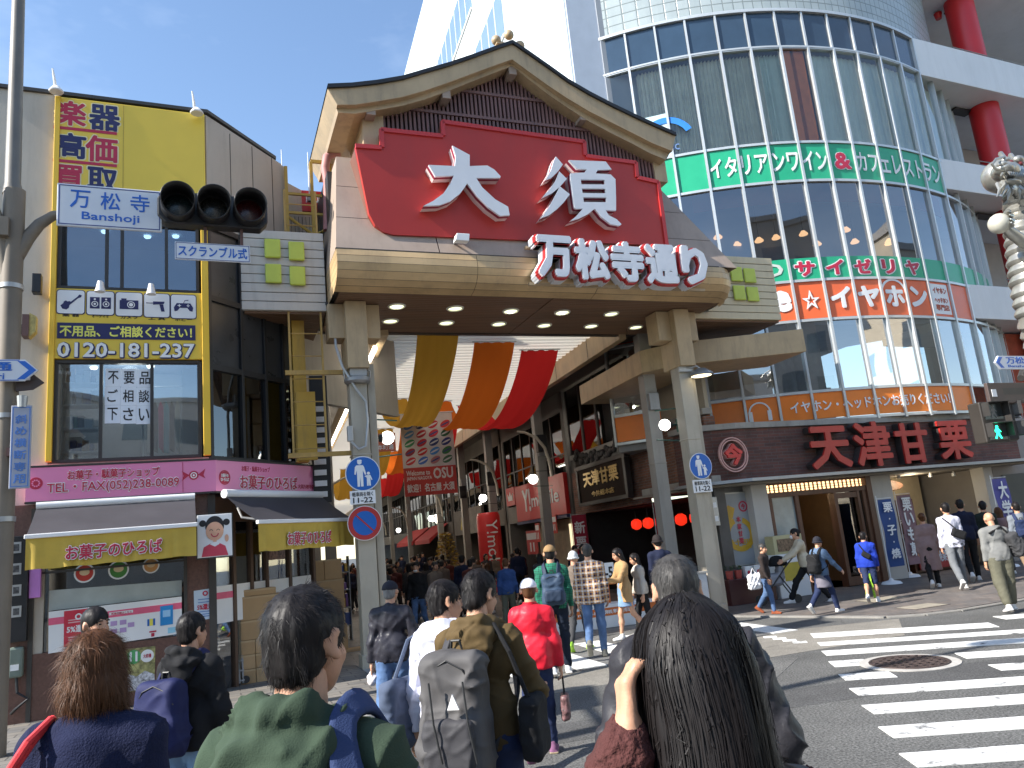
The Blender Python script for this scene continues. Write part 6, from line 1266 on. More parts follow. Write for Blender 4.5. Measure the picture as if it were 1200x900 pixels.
# intersection name plate
ns_=empty('name_plate','white junction name plate with blue characters on the signal mast arm','sign',PF);NO=-.12
nq=[PF.px(*q,NO)for q in[(66,264),(189.5,271.5),(189.5,224.5),(67,213.5)]];nz0=(nq[0][1]+nq[1][1])/2;nz1=(nq[2][1]+nq[3][1])/2;nx0,nx1=(nq[0][0]+nq[3][0])/2,(nq[1][0]+nq[2][0])/2
plate_w=mat('plate_white',(.66,.68,.72),.4,0,.05,2);ink_b=mat('plate_blue',(.015,.12,.50),.4,0,.05)
MB().box(nx0,nx1,NO,NO+.04,nz0,nz1).build('panel',plate_w,ns_,bevel=.01);f=NO-.004
k=MB();t=.012;e=.022
for(a,b,c,d)in((nx0+e,nx1-e,nz0+e,nz0+e+t),(nx0+e,nx1-e,nz1-e-t,nz1-e),(nx0+e,nx0+e+t,nz0+e+t,nz1-e-t),(nx1-e-t,nx1-e,nz0+e+t,nz1-e-t)):k.box(a,b,f,f+.003,c,d)
k.build('border',mat('border_navy',(.03,.05,.2),.5),ns_);W_=nx1-nx0;H_=nz1-nz0;k=MB()
for i,ch in enumerate('万松寺'):k.text(ch,nx0+W_*(.12+.285*i),nx0+W_*(.31+.285*i),nz0+H_*.44,nz0+H_*.86,f-.002,.012,.003)
k.text('Banshoji',nx0+W_*.23,nx0+W_*.78,nz0+H_*.12,nz0+H_*.36,f-.002,.015,.003);k.build('lettering',ink_b,ns_)
# vehicle signal with three deep visors
ts=empty('traffic_light','black three lamp traffic light with deep visors and all lamps dark','traffic light',PF)
sblk=mat('signal_black',(.018,.018,.02),.45,.1,.2);cs3=[PF.px(*q,-.3)for q in((208.5,237),(250.5,241),(292.5,244.5))];zc=sum(c[1]for c in cs3)/3
MB().prism([(cs3[0][0]-.26,zc-.13),(cs3[0][0]-.16,zc-.24),(cs3[2][0]+.16,zc-.24),(cs3[2][0]+.26,zc-.13),(cs3[2][0]+.26,zc+.13),(cs3[2][0]+.16,zc+.24),(cs3[0][0]-.16,zc+.24),(cs3[0][0]-.26,zc+.13)],-.16,.04).build('housing',sblk,ts,bevel=.02)
for(x,z),c,nm in zip(cs3,((.006,.012,.013),(.014,.013,.010),(.05,.006,.006)),'abc'):
    v_=MB();prof_=[(.225,-.16),(.222,-.30),(.215,-.46)];n=28;V=[]
    for yy,cut in((-.16,0),(-.34,0),(-.52,1)):
        for i in range(n):
            a_=2*math.pi*i/n;low=max(0,-math.sin(a_));V.append((x+.22*math.cos(a_),yy+(cut*.16*low),zc+.22*math.sin(a_)))
    v_.add(V,[(j*n+i,j*n+(i+1)%n,(j+1)*n+(i+1)%n,(j+1)*n+i)for j in range(2)for i in range(n)]);o=v_.build('visor',sblk,ts,smooth=True)
    m_=o.modifiers.new('thick','SOLIDIFY');m_.thickness=.012
    MB().lathe((x,-.165,zc),[(0,-.03),(.10,-.022),(.17,-.004),(.185,0)],28,0,'y').build('lens',mat('lens_'+nm,c,.25,0,.5,60),ts,smooth=True)
k=MB()
for x in(cs3[0][0]+.35,cs3[2][0]-.1):k.box(x-.02,x+.02,-.1,-.06,zc-.62,zc-.2)
k.build('hanger',mat('hanger_brown',(.12,.06,.05),.5),ts)
sc2=empty('scramble_plate','small white plate with blue katakana hanging under the traffic light','sign',PF);q0,q1=PF.px(205,293,-.12),PF.px(293,300,-.12);zz=(PF.px(205,282,-.12)[1]+PF.px(293,290,-.12)[1])/2;zz0=(PF.px(205,304,-.12)[1]+PF.px(293,308.5,-.12)[1])/2
MB().box(q0[0],q1[0],-.14,-.11,zz0,zz).build('panel',plate_w,sc2,bevel=.006);MB().text('スクランブル式',q0[0]+.04,q1[0]-.04,zz0+.045,zz-.045,-.147,.02,.004).build('lettering',ink_b,sc2);k=MB()
for(a,b,c,d)in((q0[0]+.01,q1[0]-.01,zz0+.01,zz0+.018),(q0[0]+.01,q1[0]-.01,zz-.018,zz-.01),(q0[0]+.01,q0[0]+.018,zz0+.018,zz-.018),(q1[0]-.018,q1[0]-.01,zz0+.018,zz-.018)):k.box(a,b,-.1425,-.1405,c,d)
k.build('border',mat('border_navy',(.03,.05,.2),.5),sc2)
# street direction arrow plate, brown plate, tall crossing notice, small camera and lamp on the pole
ar=empty('arrow_plate','white arrow shaped street name plate with blue tip pointing right on the pole','sign',PF);a=rect(PF,0,434,45,434.5,25,-.2);xa=-1.0
MB().prism([(xa,a[2]),(a[1]-.14,a[2]),(a[1],(a[2]+a[3])/2),(a[1]-.14,a[3]),(xa,a[3])],-.22,-.19).build('panel',plate_w,ar);MB().prism([(a[1]-.22,a[2]+.02),(a[1]-.14,a[2]+.02),(a[1]-.02,(a[2]+a[3])/2),(a[1]-.14,a[3]-.02),(a[1]-.22,a[3]-.02),(a[1]-.10,(a[2]+a[3])/2)],-.225,-.2205).build('arrow_tip',ink_b,ar);m=(a[2]+a[3])/2
MB().text('大津通',a[1]-1.05,a[1]-.27,m-.01,a[3]-.03,-.226,.02,.004).text('Otsu-dori',a[1]-.95,a[1]-.35,a[2]+.02,m-.035,-.226,.015,.004).build('lettering',ink_b,ar);k=MB();k.box(xa,a[1]-.2,-.2235,-.2205,a[3]-.014,a[3]-.005);k.box(xa,a[1]-.2,-.2235,-.2205,a[2]+.005,a[2]+.014);k.build('border',ink_b,ar)
br=empty('brown_arrow_plate','dark brown arrow plate just behind and below the white arrow plate','sign',PF);a=rect(PF,19,450,52,447,20,-.1);MB().prism([(a[0],a[2]),(a[1]-.12,a[2]+.02),(a[1],(a[2]+a[3])/2),(a[1]-.12,a[3]),(a[0],a[3])],-.11,-.08).build('panel',mat('brown_plate',(.06,.04,.035),.5),br);MB().box(a[1]-.24,a[1]-.15,-.115,-.111,a[3]-.08,a[3]-.02).build('symbol',white_ink,br)
tn=empty('crossing_notice','tall narrow pale notice with faded blue vertical characters strapped to the pole','sign',PF);a=rect(PF,12,524,36.5,523,97,-.22);MB().box(a[0],a[1],-.24,-.21,a[2],a[3]).build('panel',mat('faded_plate',(.36,.38,.46),.5,0,.06,2),tn,bevel=.008)
kf=MB();kb_=MB();n=6;hh=(a[3]-a[2]-.14)/n
for i,ch in enumerate('斜め横断専用'):z=a[3]-.10-hh*(i+1);kf.text(ch,a[0]+.045,a[1]-.045,z+.02,z+hh-.015,-.247,.025,.004)
for(x0,x1,z0,z1)in((a[0]+.015,a[0]+.025,a[2]+.02,a[3]-.02),(a[1]-.025,a[1]-.015,a[2]+.02,a[3]-.02),(a[0]+.025,a[1]-.025,a[2]+.02,a[2]+.03),(a[0]+.025,a[1]-.025,a[3]-.03,a[3]-.02)):kb_.box(x0,x1,-.243,-.2405,z0,z1)
fb=mat('faded_blue',(.10,.22,.55),.5,0,.15,6);kf.build('lettering',fb,tn);kb_.build('border',fb,tn);MB().cyl(((a[0]+a[1])/2,-.22,a[3]-.02),((a[0]+a[1])/2,-.22,a[3]+.12),.05,.06,12).build('cap',steel,tn)
MB().box(.05,.25,-.2,-.1,a[2]+.4,a[2]+.5).build('strap_block',mat('hanger_brown',(.12,.06,.05),.5),tn)
cm=empty('wall_light','small dark box light on a bracket with a yellow louvred face beside the pole','lamp',L);a=rect(L,27,383,43,383,25,-.3);MB().box(a[0],(a[0]+a[1])/2,-.4,-.2,a[2],a[3]).build('box',mat('hanger_brown',(.12,.06,.05),.5),cm);MB().prism([((a[0]+a[1])/2,a[2]-.02),(a[1],a[2]+.08),(a[1],a[3]-.02),((a[0]+a[1])/2,a[3]+.03)],-.38,-.22).build('face',mat('louvre_yellow',(.45,.36,.12),.5,0,.3,20),cm);MB().box(a[0]-.12,a[0],-.32,-.0,(a[2]+a[3])/2-.03,(a[2]+a[3])/2+.03).build('bracket',dark_metal,cm)
cm=empty('wall_camera','small black box camera on the beige wall left of the icon tiles','camera',L);a=rect(L,38,333,49,333,22,-.2);MB().box(a[0],a[1],-.28,-.12,a[2],a[3]).build('box',black_metal,cm,bevel=.01);MB().box((a[0]+a[1])/2-.02,(a[0]+a[1])/2+.02,-.12,0,a[2]+.05,a[2]+.1).build('bracket',black_metal,cm)
# ================================================================ road signs on the gate columns
def man_child(k,cx,cz,r_,f):
    P=lambda pts:[(cx+x*r_,cz+z*r_)for x,z in pts]
    k.disc((cx-.10*r_,f,cz+.62*r_),.12*r_,16,0,.004);k.prism(P([(-.24,.68),(.05,.68),(.0,.76),(-.2,.76)]),f-.001,f+.003)
    k.prism(P([(-.28,.46),(.08,.46),(.14,.36),(.24,-.05),(.17,-.08),(.06,.18),(.06,-.7),(-.07,-.7),(-.1,-.12),(-.13,-.7),(-.26,-.7),(-.26,.18),(-.34,-.05),(-.40,-.02),(-.36,.36)]),f+.0005,f+.004)
    k.disc((cx+.36*r_,f,cz+.0*r_),.085*r_,12,0,.004);k.prism(P([(.25,-.10),(.46,-.10),(.56,-.36),(.51,-.38),(.45,-.24),(.46,-.68),(.37,-.68),(.355,-.45),(.34,-.68),(.25,-.68),(.26,-.24),(.18,-.12),(.14,-.16)]),f+.0005,f+.004)
def walk_sign(px,py,rp,plate,lab,plab):
    a=rect(G,px-rp,py,px+rp,py,rp*2,-.22);cx,cz,r_=(a[0]+a[1])/2,(a[2]+a[3])/2,(a[3]-a[2])/2
    o=empty('pedestrian_sign',lab,'road sign',G);MB().disc((cx,-.225,cz),r_,40,0,.012).build('rim',white_ink,o);MB().disc((cx,-.230,cz),r_*.95,40,0,.004).build('face',sign_blue,o);k=MB();man_child(k,cx-.02,cz,r_*1.05,-.236);k.build('figures',white_ink,o);MB().box(cx-.06,cx+.1,-.21,-.15,cz-.02,cz+.03).build('clamp',steel,o)
    b=rect(G,*plate,-.22);o=empty('hours_plate',plab,'road sign',G);MB().box(b[0],b[1],-.232,-.22,b[2],b[3]).build('panel',white_ink,o,bevel=.004);h=b[3]-b[2]
    MB().text('軽車両を除く',b[0]+.04,b[1]-.04,b[2]+h*.56,b[3]-h*.1,-.237,.015,.003).text('11-22',b[0]+.05,b[1]-.05,b[2]+h*.1,b[2]+h*.5,-.237,.02,.003).build('lettering',black_ink,o)
walk_sign(425,555,20.5,(410,583.5,440,582,16),'round blue pedestrian sign with man and child on the left gate column','white hours plate between the two round signs on the left gate column')
walk_sign(821,546,15.5,(812,570,834,569,15),'round blue pedestrian sign with man and child on the right gate column','white hours plate on the right gate column under the blue sign')
a=rect(G,406.5,613,448,613,41,-.24);cx,cz,r_=(a[0]+a[1])/2,(a[2]+a[3])/2,(a[3]-a[2])/2;o=empty('no_parking_sign','round blue and red no parking sign on the left gate column','road sign',G)
MB().disc((cx,-.245,cz),r_,44,0,.012).build('rim',white_ink,o);MB().ring((cx,-.252,cz),r_*.70,r_*.96,44,0,.006).build('red_ring',mat('road_red',(.42,.03,.03),.4),o);MB().disc((cx,-.249,cz),r_*.71,40,0,.003).build('face',sign_blue,o);q=[(-.5,.56),(-.56,.5),(.5,-.56),(.56,-.5)];MB().prism([(cx+a_*r_,cz+b_*r_)for a_,b_ in q],-.2555,-.2515).build('bar',mat('road_red',(.42,.03,.03),.4),o)
# ================================================================ pedestrian signals and street plate at the right edge
QF=Fr(8.6,12.0,24.0)
qs=empty('pedestrian_signal','twin pedestrian signal heads with a lit green walking figure over the right crossing','traffic light',QF)
def qhead(xl,xr,yc,hpx,off,rz,par):
    a=rect(QF,xl,yc,xr,yc,hpx,off);w=.42;h=a[3]-a[2];cx,cz=(a[0]+a[1])/2,(a[2]+a[3])/2
    hd=bpy.data.objects.new('signal_head',None);COL.objects.link(hd);hd.parent=par;hd.location=(cx,off,cz);hd.rotation_euler=(0,0,rz)
    MB().box(-w/2,w/2,0,.22,-h/2,h/2).build('housing',mat('signal_brown',(.022,.017,.013),.6),hd,bevel=.02)
    for s_,lit in((.25,False),(-.25,True)):
        z=s_*h;MB().box(-w*.38,w*.38,-.004,0,z-h*.19,z+h*.19).build('glass',mat('signal_face',(.03,.035,.035),.2,0,.3),hd)
        v=MB();v.box(-w*.44,w*.44,-.16,0,z+h*.2,z+h*.215);v.box(-w*.44,-w*.41,-.12,0,z-h*.12,z+h*.2);v.box(w*.41,w*.44,-.12,0,z-h*.12,z+h*.2);v.build('visor',dark_metal,hd)
        P=lambda pts:[(x*h*.19,z+y*h*.19)for x,y in pts];k=MB()
        k.disc((0,-.008,z+.62*h*.19),.2*h*.19,12,0,.003);k.prism(P([(-.25,.4),(.2,.4),(.55,.0),(.48,-.08),(.2,.15),(.2,-.15),(.55,-.85),(.35,-.9),(.0,-.3),(-.35,-.9),(-.55,-.82),(-.18,-.15),(-.22,.1),(-.5,-.15),(-.58,-.05)]),-.0085,-.004)
        k.build('figure',emis('signal_green',(.02,1.0,.50),2.2)if lit else mat('unlit_figure',(.16,.15,.14),.4),hd)
qhead(1152,1180,494,48,-.2,rad(-8),qs);qhead(1180,1197,493,46,.05,rad(38),qs)
MB().tube([(.45,.1,4.05),(.1,.1,4.0),(-.4,.05,3.78),(-.85,.0,3.68),(-1.1,-.1,3.55)],[.09,.08,.06,.055,.05],12).build('arm',dark_metal,qs,smooth=True);MB().box(-1.6,-.7,-.12,-.04,3.30,3.40).build('cross_bar',dark_metal,qs);MB().cyl((-.55,-.15,2.75),(-.30,-.2,2.58),.05,.07,12).build('speaker',black_metal,qs);MB().cyl((-.85,-.1,2.62),(-.85,-.1,2.45),.05,.05,12).build('sensor',black_metal,qs)
MB().tube([(.45,.1,0),(.45,.1,4.6)],[.13,.11],16).build('post',pole_paint,qs,smooth=True)
a=rect(QF,1141,420,1240,411,15,-.15)if 0 else None
o=empty('street_plate','white left pointing street name plate with blue tip over the pedestrian signal','sign',QF);q0=QF.px(1165,425,-.25);q1=(q0[0]+1.25,q0[1]+.0)
MB().prism([(q0[0],q0[1]),(q0[0]+.1,q0[1]-.1),(q1[0],q0[1]-.1),(q1[0],q0[1]+.1),(q0[0]+.1,q0[1]+.1)],-.27,-.24).build('panel',plate_w,o);MB().prism([(q0[0]+.02,q0[1]),(q0[0]+.1,q0[1]-.08),(q0[0]+.17,q0[1]-.08),(q0[0]+.09,q0[1]),(q0[0]+.17,q0[1]+.08),(q0[0]+.1,q0[1]+.08)],-.275,-.271).build('arrow_tip',ink_b,o)
MB().text('万松寺通',q0[0]+.24,q1[0]-.2,q0[1]-.02,q0[1]+.085,-.276,.02,.004).text('Banshoji-dori',q0[0]+.26,q1[0]-.25,q0[1]-.085,q0[1]-.035,-.276,.01,.004).build('lettering',ink_b,o);o.rotation_euler=(0,rad(0),rad(24));
o=empty('brown_plate','dark brown street plate with a small white symbol under the white street plate','sign',QF);a=rect(QF,1154,463,1195,460,24,-.05);MB().box(a[0],a[1]+.5,-.12,-.06,a[2],a[3]).build('panel',mat('brown_plate',(.06,.04,.035),.5),o,bevel=.01);MB().box(a[0]+.06,a[0]+.16,-.126,-.1205,a[2]+.1,a[3]-.1).build('symbol',white_ink,o)
# ================================================================ silver dragon on its post
dg_=empty('dragon_statue','silver ribbed dragon statue with long whiskers clutching a ball at the right edge','statue',QF)
silver=mat('dragon_silver',(.40,.39,.35),.34,.7,.18,3,bump=.2,bs=30,dirt=.25)
def DP(x,y,off=0.0):q=QF.px(x,y,off);return np.array([q[0],off,q[1]])
ctr=[DP(1186,205),DP(1190,235),DP(1192,265),DP(1197,300),DP(1203,335),DP(1212,370),DP(1224,405,.05),DP(1236,440,.1)]
ctr=[np.array(c)+np.array([.12,0,0])for c in ctr];V=[];RR=[]
for i in range(len(ctr)-1):
    for q in range(3):
        for dr,dt in((.0,0),(.03,.3),(.045,.6),(.02,.9),(0,.97)):
            t=(q+dt)/3;V.append(ctr[i]*(1-t)+ctr[i+1]*t);RR.append(.20+.035*(i+t)/2+dr)
MB().tube(V,RR,20).build('body',silver,dg_,smooth=True)
hd=DP(1176,210,-.15);k=MB()
for c,e in(((.16,.1,.12),(.34,.3,.28)),((-.1,-.12,.06),(.24,.2,.16)),((-.27,-.2,.04),(.15,.15,.10)),((-.36,-.24,.09),(.07,.08,.06)),((-.14,-.14,-.17),(.22,.16,.06)),((-.12,-.17,.22),(.09,.08,.06)),((.12,-.22,.24),(.10,.08,.07)),((.1,-.12,-.05),(.2,.2,.16))):k.ell(hd+c,e,16,12)
k.build('head',silver,dg_,smooth=True)
k=MB();rr=random.Random(2)
for i in range(26):a_=-2.9+i*.13;b=hd+(-.12+.26*math.cos(a_),-.2+.08*rr.random(),-.16+.06*math.sin(a_));l=rr.uniform(.8,1.5);k.tube([b,b+(.05*math.cos(a_),-.04,-.09*l),b+(.13*math.cos(a_),-.01,-.17*l)],[.04,.032,.004],6)
for i in range(16):b=hd+(.26+.06*(i%3),.12-.06*(i%4),.34-.05*i);k.tube([b,b+(.16,.02,.07),b+(.34,.04,-.02)],[.06,.045,.005],6)
for i in range(9):b=hd+(-.34+.05*i,-.30,-.06);k.tube([b,b+(-.01,-.02,-.07)],[.02,.002],5)
for x in(-.05,.2):b=hd+(x+.1,-.05,.34);k.tube([b,b+(.12,.1,.16),b+(.3,.2,.2)],[.05,.04,.01],8)
k.build('mane',silver,dg_,smooth=True)
MB().tube([hd+(.1,-.12,.28),hd+(-.2,-.2,.26),hd+(-.5,-.26,.16),hd+(-.66,-.28,.04),hd+(-.6,-.28,-.04),hd+(-.4,-.26,-.03),hd+(-.22,-.22,.03)],[.016,.018,.02,.02,.02,.018,.012],8).build('whisker',silver,dg_,smooth=True);MB().tube([hd+(-.2,-.2,.0),hd+(-.36,-.25,-.14),hd+(-.5,-.3,-.1),hd+(-.56,-.3,-.16)],[.018,.018,.016,.006],8).build('whisker',silver,dg_,smooth=True)
for s_ in(-.13,.10):MB().ell(hd+(s_,-.26,.15),(.05,.03,.035),10,8).build('eye',mat('dragon_eye',(.14,.03,.03),.3),dg_,smooth=True)
bl_c=DP(1171,262,-.2);MB().ell(bl_c,(.16,)*3,20,14).build('ball',mat('ball_pale',(.52,.50,.42),.4,.2,.1,3),dg_,smooth=True)
k=MB();k.tube([ctr[3]+(-.1,-.15,.1),bl_c+(.2,.0,-.12),bl_c+(.12,.0,-.05)],[.10,.09,.07],12)
for i in range(4):a_=-.9+i*.6;k.tube([bl_c+(.15,-.02,.02*i),bl_c+(.13*math.cos(a_),-.13,.15*math.sin(a_)+.04),bl_c+(.02*math.cos(a_)-.03,-.19,.12*math.sin(a_)+.03)],[.045,.04,.01],8)
k.build('claw',silver,dg_,smooth=True);MB().tube([ctr[-1]+(0,0,.2),(.95,.35,3.4),(.95,.35,0)],[.2,.16,.16],14).build('post',dark_metal,dg_,smooth=True)
# ================================================================ right pavement things
def nobori(px,pyt,pyb,w,lab,col,txt,ink,base,group=None,lean=.0,fr=None,y=None):
    b=gz(*base,.03);F_=Fr(b[0],b[1],22.5,.03);o=empty('banner_flag',lab,'banner flag',F_,group=group);zt=1.88+(F_.px(px,pyt)[1]-1.85);zt=F_.px(px,pyt)[1];zb_=F_.px(px,pyb)[1]
    MB().cyl((0,.02,.1),(0,.02,zt+.1),.014,.010,8).build('pole',white_paint,o);MB().cyl((-.02,.02,zt+.03),(w+.02,.02,zt+.03),.008,None,6).build('cross_rod',white_paint,o);n=16;V=[]
    for i in range(n+1):
        for j in range(5):u=j/4;V.append((.02+u*w,.0+.025*math.sin(i*.6+u*2),zt+(zb_-zt)*i/n))
    MB().add(V,[(i*5+j,i*5+j+1,(i+1)*5+j+1,(i+1)*5+j)for i in range(n)for j in range(4)]).build('cloth',col,o,smooth=True)
    k=MB();n=len(txt);hh=(zt-zb_)*.86/n
    for i,ch in enumerate(txt):
        if ch!='・':k.text(ch,.02+w*.2,.02+w*.82,zt-.06-hh*(i+1)+.02,zt-.06-hh*i-.01,-.045,.03,.004)
        else:k.disc((.02+w*.5,-.045,zt-.06-hh*(i+.5)),.02,10,0,.004)
    k.build('lettering',ink,o);MB().lathe((0,.02,0),[(0,.13),(.04,.12),(.06,.08),(.2,.05),(.24,.0),(0,0)],20).build('base',white_paint,o,smooth=True);return o
nobori(1049,584,664,.46,'navy banner flag with white chestnut cake characters before the white pier',mat('flag_blue',(.02,.06,.20),.7,0,.1),'栗・子・焼',white_ink,(1046,684))
nobori(1080,578,660,.50,'mauve banner flag with white characters beside the navy one',mat('flag_mauve',(.26,.15,.17),.7,0,.1),'栗いも菓',white_ink,(1068,676))
nobori(1180,560,640,.55,'violet blue banner flag at the far right of the stall',mat('flag_violet',(.10,.09,.30),.7,0,.1),'大学芋',white_ink,(1184,664))
for nm,(x,y),t_,lb in(('a',(1.0,4.2),'新栗','dark red banner flag with white characters left of the right gate column'),('b',(.75,9.6),'新栗','dark red banner flag with white characters beside the phone shop pier')):
    F_=Fr(*A.w(x,y,0)[:2],17.8,.01);o=empty('banner_flag',lb,'banner flag',F_);MB().cyl((0,.02,0),(0,.02,2.55),.014,.01,8).build('pole',white_paint,o);MB().box(.02,.52,-.005,.005,.9,2.5).build('cloth',mat('flag_crimson',(.36,.02,.05),.7,0,.1),o);MB().text('新',.08,.46,1.9,2.3,-.012,.03,.004).text('栗',.08,.46,1.4,1.8,-.012,.03,.004).build('lettering',white_ink,o);MB().lathe((0,.02,0),[(0,.1),(.05,.08),(.2,.04),(.22,0),(0,0)],16).build('base',grey_metal,o)
    MB().cyl((0,.02,2.52),(.54,.02,2.52),.008,None,6).build('cross_rod',white_paint,o)
gp=empty('gourd_poster','grey show window poster with a golden gourd ring and red ring emblem','poster',S);a=rect(S,843,622,888,617,84,.3);MB().box(a[0],a[1],.28,.33,a[2],a[3]).build('sheet',mat('poster_silver',(.30,.32,.34),.4,0,.06,2),gp);cx,cz=(a[0]+a[1])/2,a[2]+(a[3]-a[2])*.42;w=(a[1]-a[0])/2
gold_ink=mat('gold_ink',(.55,.32,.02),.4);MB().ring((cx,.27,cz),w*.50,w*.72,36,0,.008,rad(110),rad(430)).prism([(cx-.5*w,cz+.5*w),(cx-.25*w,cz+.72*w),(cx-.1*w,cz+1.1*w),(cx-.42*w,cz+1.25*w),(cx-.62*w,cz+1.05*w)],.27,.278).build('gourd_ring',gold_ink,gp)
MB().text('本',cx-.1*w,cx+.12*w,cz+.5*w,cz+.75*w,.262,.03,.005).text('家',cx-.1*w,cx+.12*w,cz+.2*w,cz+.45*w,.262,.03,.005).text('甘',cx-.1*w,cx+.12*w,cz-.1*w,cz+.15*w,.262,.03,.005).text('栗',cx-.1*w,cx+.12*w,cz-.4*w,cz-.15*w,.262,.03,.005).build('lettering',crimson_ink,gp)
MB().text('甘栗',cx-.55*w,cx+.5*w,cz-.62*w,cz-.2*w,.268,.0,.004).build('gold_lettering',gold_ink,gp)
MB().ring((cx+.35*w,.27,cz+1.15*w),.17*w,.23*w,24,0,.006).text('今',cx+.24*w,cx+.46*w,cz+1.03*w,cz+1.27*w,.27,.04,.006).build('ring_emblem',crimson_ink,gp)
k=MB();x0,x1,z0,z1=a
for(cx_,cz_,sx_,sz_)in((x0+.07,z0+.08,1,1),(x1-.07,z0+.08,-1,1),(x0+.07,z1-.08,1,-1),(x1-.07,z1-.08,-1,-1)):
    for i in range(3):k.ring((cx_+sx_*.07*i,.272,cz_+sz_*.05*(i%2)),.03,.04,14,0,.005)
k.build('corner_scroll',mat('scroll_gold',(.45,.38,.22),.4),gp);MB().box(x0-.03,x1+.03,.29,.34,z0-.03,z1+.03).build('frame',steel,gp)
ld=empty('planter_ledge','low dark red display ledge carrying pots and paper packs left of the shop door','ledge',S);MB().box(-.05,1.2,-.35,.2,.03,.58).build('ledge',mat('ledge_maroon',(.07,.02,.02),.4,0,.15),ld,bevel=.01)
for i,(x,c,lb)in enumerate(((.18,(.45,.08,.06),'leftmost red pot with a small green plant on the maroon ledge'),(.42,(.48,.09,.07),'second red pot with a small green plant on the maroon ledge'))):
    o=empty('plant_pot',lb,'plant pot',S,group='pots and packs on the maroon ledge');MB().lathe((x,-.1,.58),[(0,0),(.07,0),(.09,.18),(.085,.18),(0,.16)],14).build('pot',mat('pot_red',c,.5),o);k=MB()
    for q in range(24):t=q*2.4;r1=.05+.06*(q%5)/5;k.rbox((x+r1*math.cos(t),-.1+r1*math.sin(t),.78+.10*((q*7)%10)/10),(.05,.02,.004),t,0,rad(30))
    k.build('leaves',mat('leaf_green',(.05,.09,.03),.5),o)
for i,x in enumerate((.68,.95)):
    o=empty('paper_pack',('white paper pack next to the pots on the maroon ledge','white paper pack at the door end of the maroon ledge')[i],'paper pack',S,group='pots and packs on the maroon ledge');MB().prism([(x-.08,.58),(x+.08,.58),(x+.10,.82),(x-.10,.82)],-.15,-.05).build('pack',white_ink,o);MB().disc((x,-.156,.68),.045,14,0,.004).build('emblem',crimson_ink,o)
sn=empty('snack_case','yellow framed glass snack case beside the stroller at the shop door','display case',S);MB().box(1.32,2.2,-.35,-.02,.03,1.0).build('stand',white_paint,sn,bevel=.01);MB().box(1.34,2.18,-.33,-.04,1.0,1.42).build('case',mat('case_cream',(.5,.45,.25),.4,0,.1),sn,bevel=.01);MB().box(1.44,2.08,-.345,-.331,1.06,1.34).build('window',mat('snack_mix',(.16,.10,.06),.3,0,.8,22),sn);MB().prism([(1.5,.4),(2.0,.4),(2.0,.8),(1.5,.8)],-.36,-.351).build('panel',mat('snack_yellow',(.55,.42,.05),.5),sn)
k=MB()
el=empty('meter_plate','pair of grey electrical meters on the pier beside the gourd poster','meter',S);a=rect(S,831,600,840,599,34,.12);MB().box(a[0],a[1],.05,.18,a[2],a[3]).build('case',steel,el,bevel=.01)
for t in(.25,.72):z=a[2]+(a[3]-a[2])*t;MB().box(a[0]+.04,a[1]-.04,.04,.05,z-.06,z+.06).build('dial',white_ink,el)
tb=empty('stall_table_front','red and white price boards standing under the stall counter','board',S)
for i,(x,c)in enumerate(((6.9,(.5,.05,.05)),(7.5,(.45,.04,.04)),(8.3,(.5,.06,.05)))):MB().box(x,x+.5,.72,.76,.1,.75).build('red_board',mat('board_red_'+'abc'[i],c,.5),tb);MB().text(('甘栗','焼栗','栗')[i],x+.08,x+.42,.25,.55,.71,.03,.004).build('lettering',white_ink,tb)
o=empty('green_notice','green notice board on the stall wall above the queue','notice',S);MB().box(5.85,6.7,1.6,1.64,1.62,2.05).build('sheet',mat('notice_green',(.18,.28,.14),.6),o);MB().text('まる',6.05,6.5,1.72,1.88,1.59,.02,.004).build('lettering',white_ink,o)
# the next building along the pavement, to the right of the stall
nb=empty('neighbour_building','pale street building continuing right past the chestnut stall','building',S);MB().box(9.9,30,.35,8,.0,4.0).build('wall',mat('neighbour_wall',(.30,.27,.25),.7,0,.12,1),nb);MB().box(10.2,14,.30,.36,.3,2.4).build('window',shop_glass,nb)
# ================================================================ cartons and goods by the sweet shop
BX=Fr(float(gz(281,803,.05)[0]),float(gz(281,803,.05)[1]),30.0,.05)
def carton(fr,x0,x1,y0,y1,z0,z1,lab,col=cardboard,grp='cartons stacked by the sweet shop'):
    o=empty('carton',lab,'carton',fr,group=grp);MB().box(x0+.004,x1-.004,y0,y1,z0+.002,z1-.002).build('box',col,o,bevel=.006);MB().box(x0+.004,x1-.004,y0-.002,y0+.02,z1-.035,z1-.005).build('tape',mat('tape',(.44,.31,.17),.4),o)
    return o
w1=BX.px(338,780)[0];zt=[BX.px(300,y)[1]for y in(803,783,766,749,726,698,690)]
card2=mat('cardboard_pale',(.44,.29,.15),.8,0,.1,2,bump=.1,bs=20)
nmz=('lowest','second','third')
for r_ in range(3):
    for c_ in range(3):carton(BX,w1*c_/3,w1*(c_+1)/3,0,.4,zt[r_],zt[r_+1],('left','middle','right')[c_]+' small carton in the %s layer of the stack under the boy in yellow'%nmz[r_],card2 if(r_+c_)%2 else cardboard)
carton(BX,0,w1,0,.42,zt[3],zt[4],'long carton on top of the small ones in the stack under the boy in yellow');carton(BX,.0,w1*.98,.0,.42,zt[4],zt[5],'long carton second from top in the stack under the boy in yellow');carton(BX,-.01,w1*.8,.02,.42,zt[5],zt[6],'flat carton lid lying on the top of the stack under the boy in yellow')
CX=Fr(float(gz(360,775,.05)[0])-.25,float(gz(360,775,.05)[1])+1.0,30.0,.05)
def cz_(x,y):return CX.px(x,y)
q=[cz_(361,690),cz_(381,690),cz_(402,690),cz_(402,654),cz_(402,680),cz_(402,715)]
zz=[.0,.5,1.0,cz_(380,716)[1],cz_(380,680)[1],cz_(380,656)[1]]
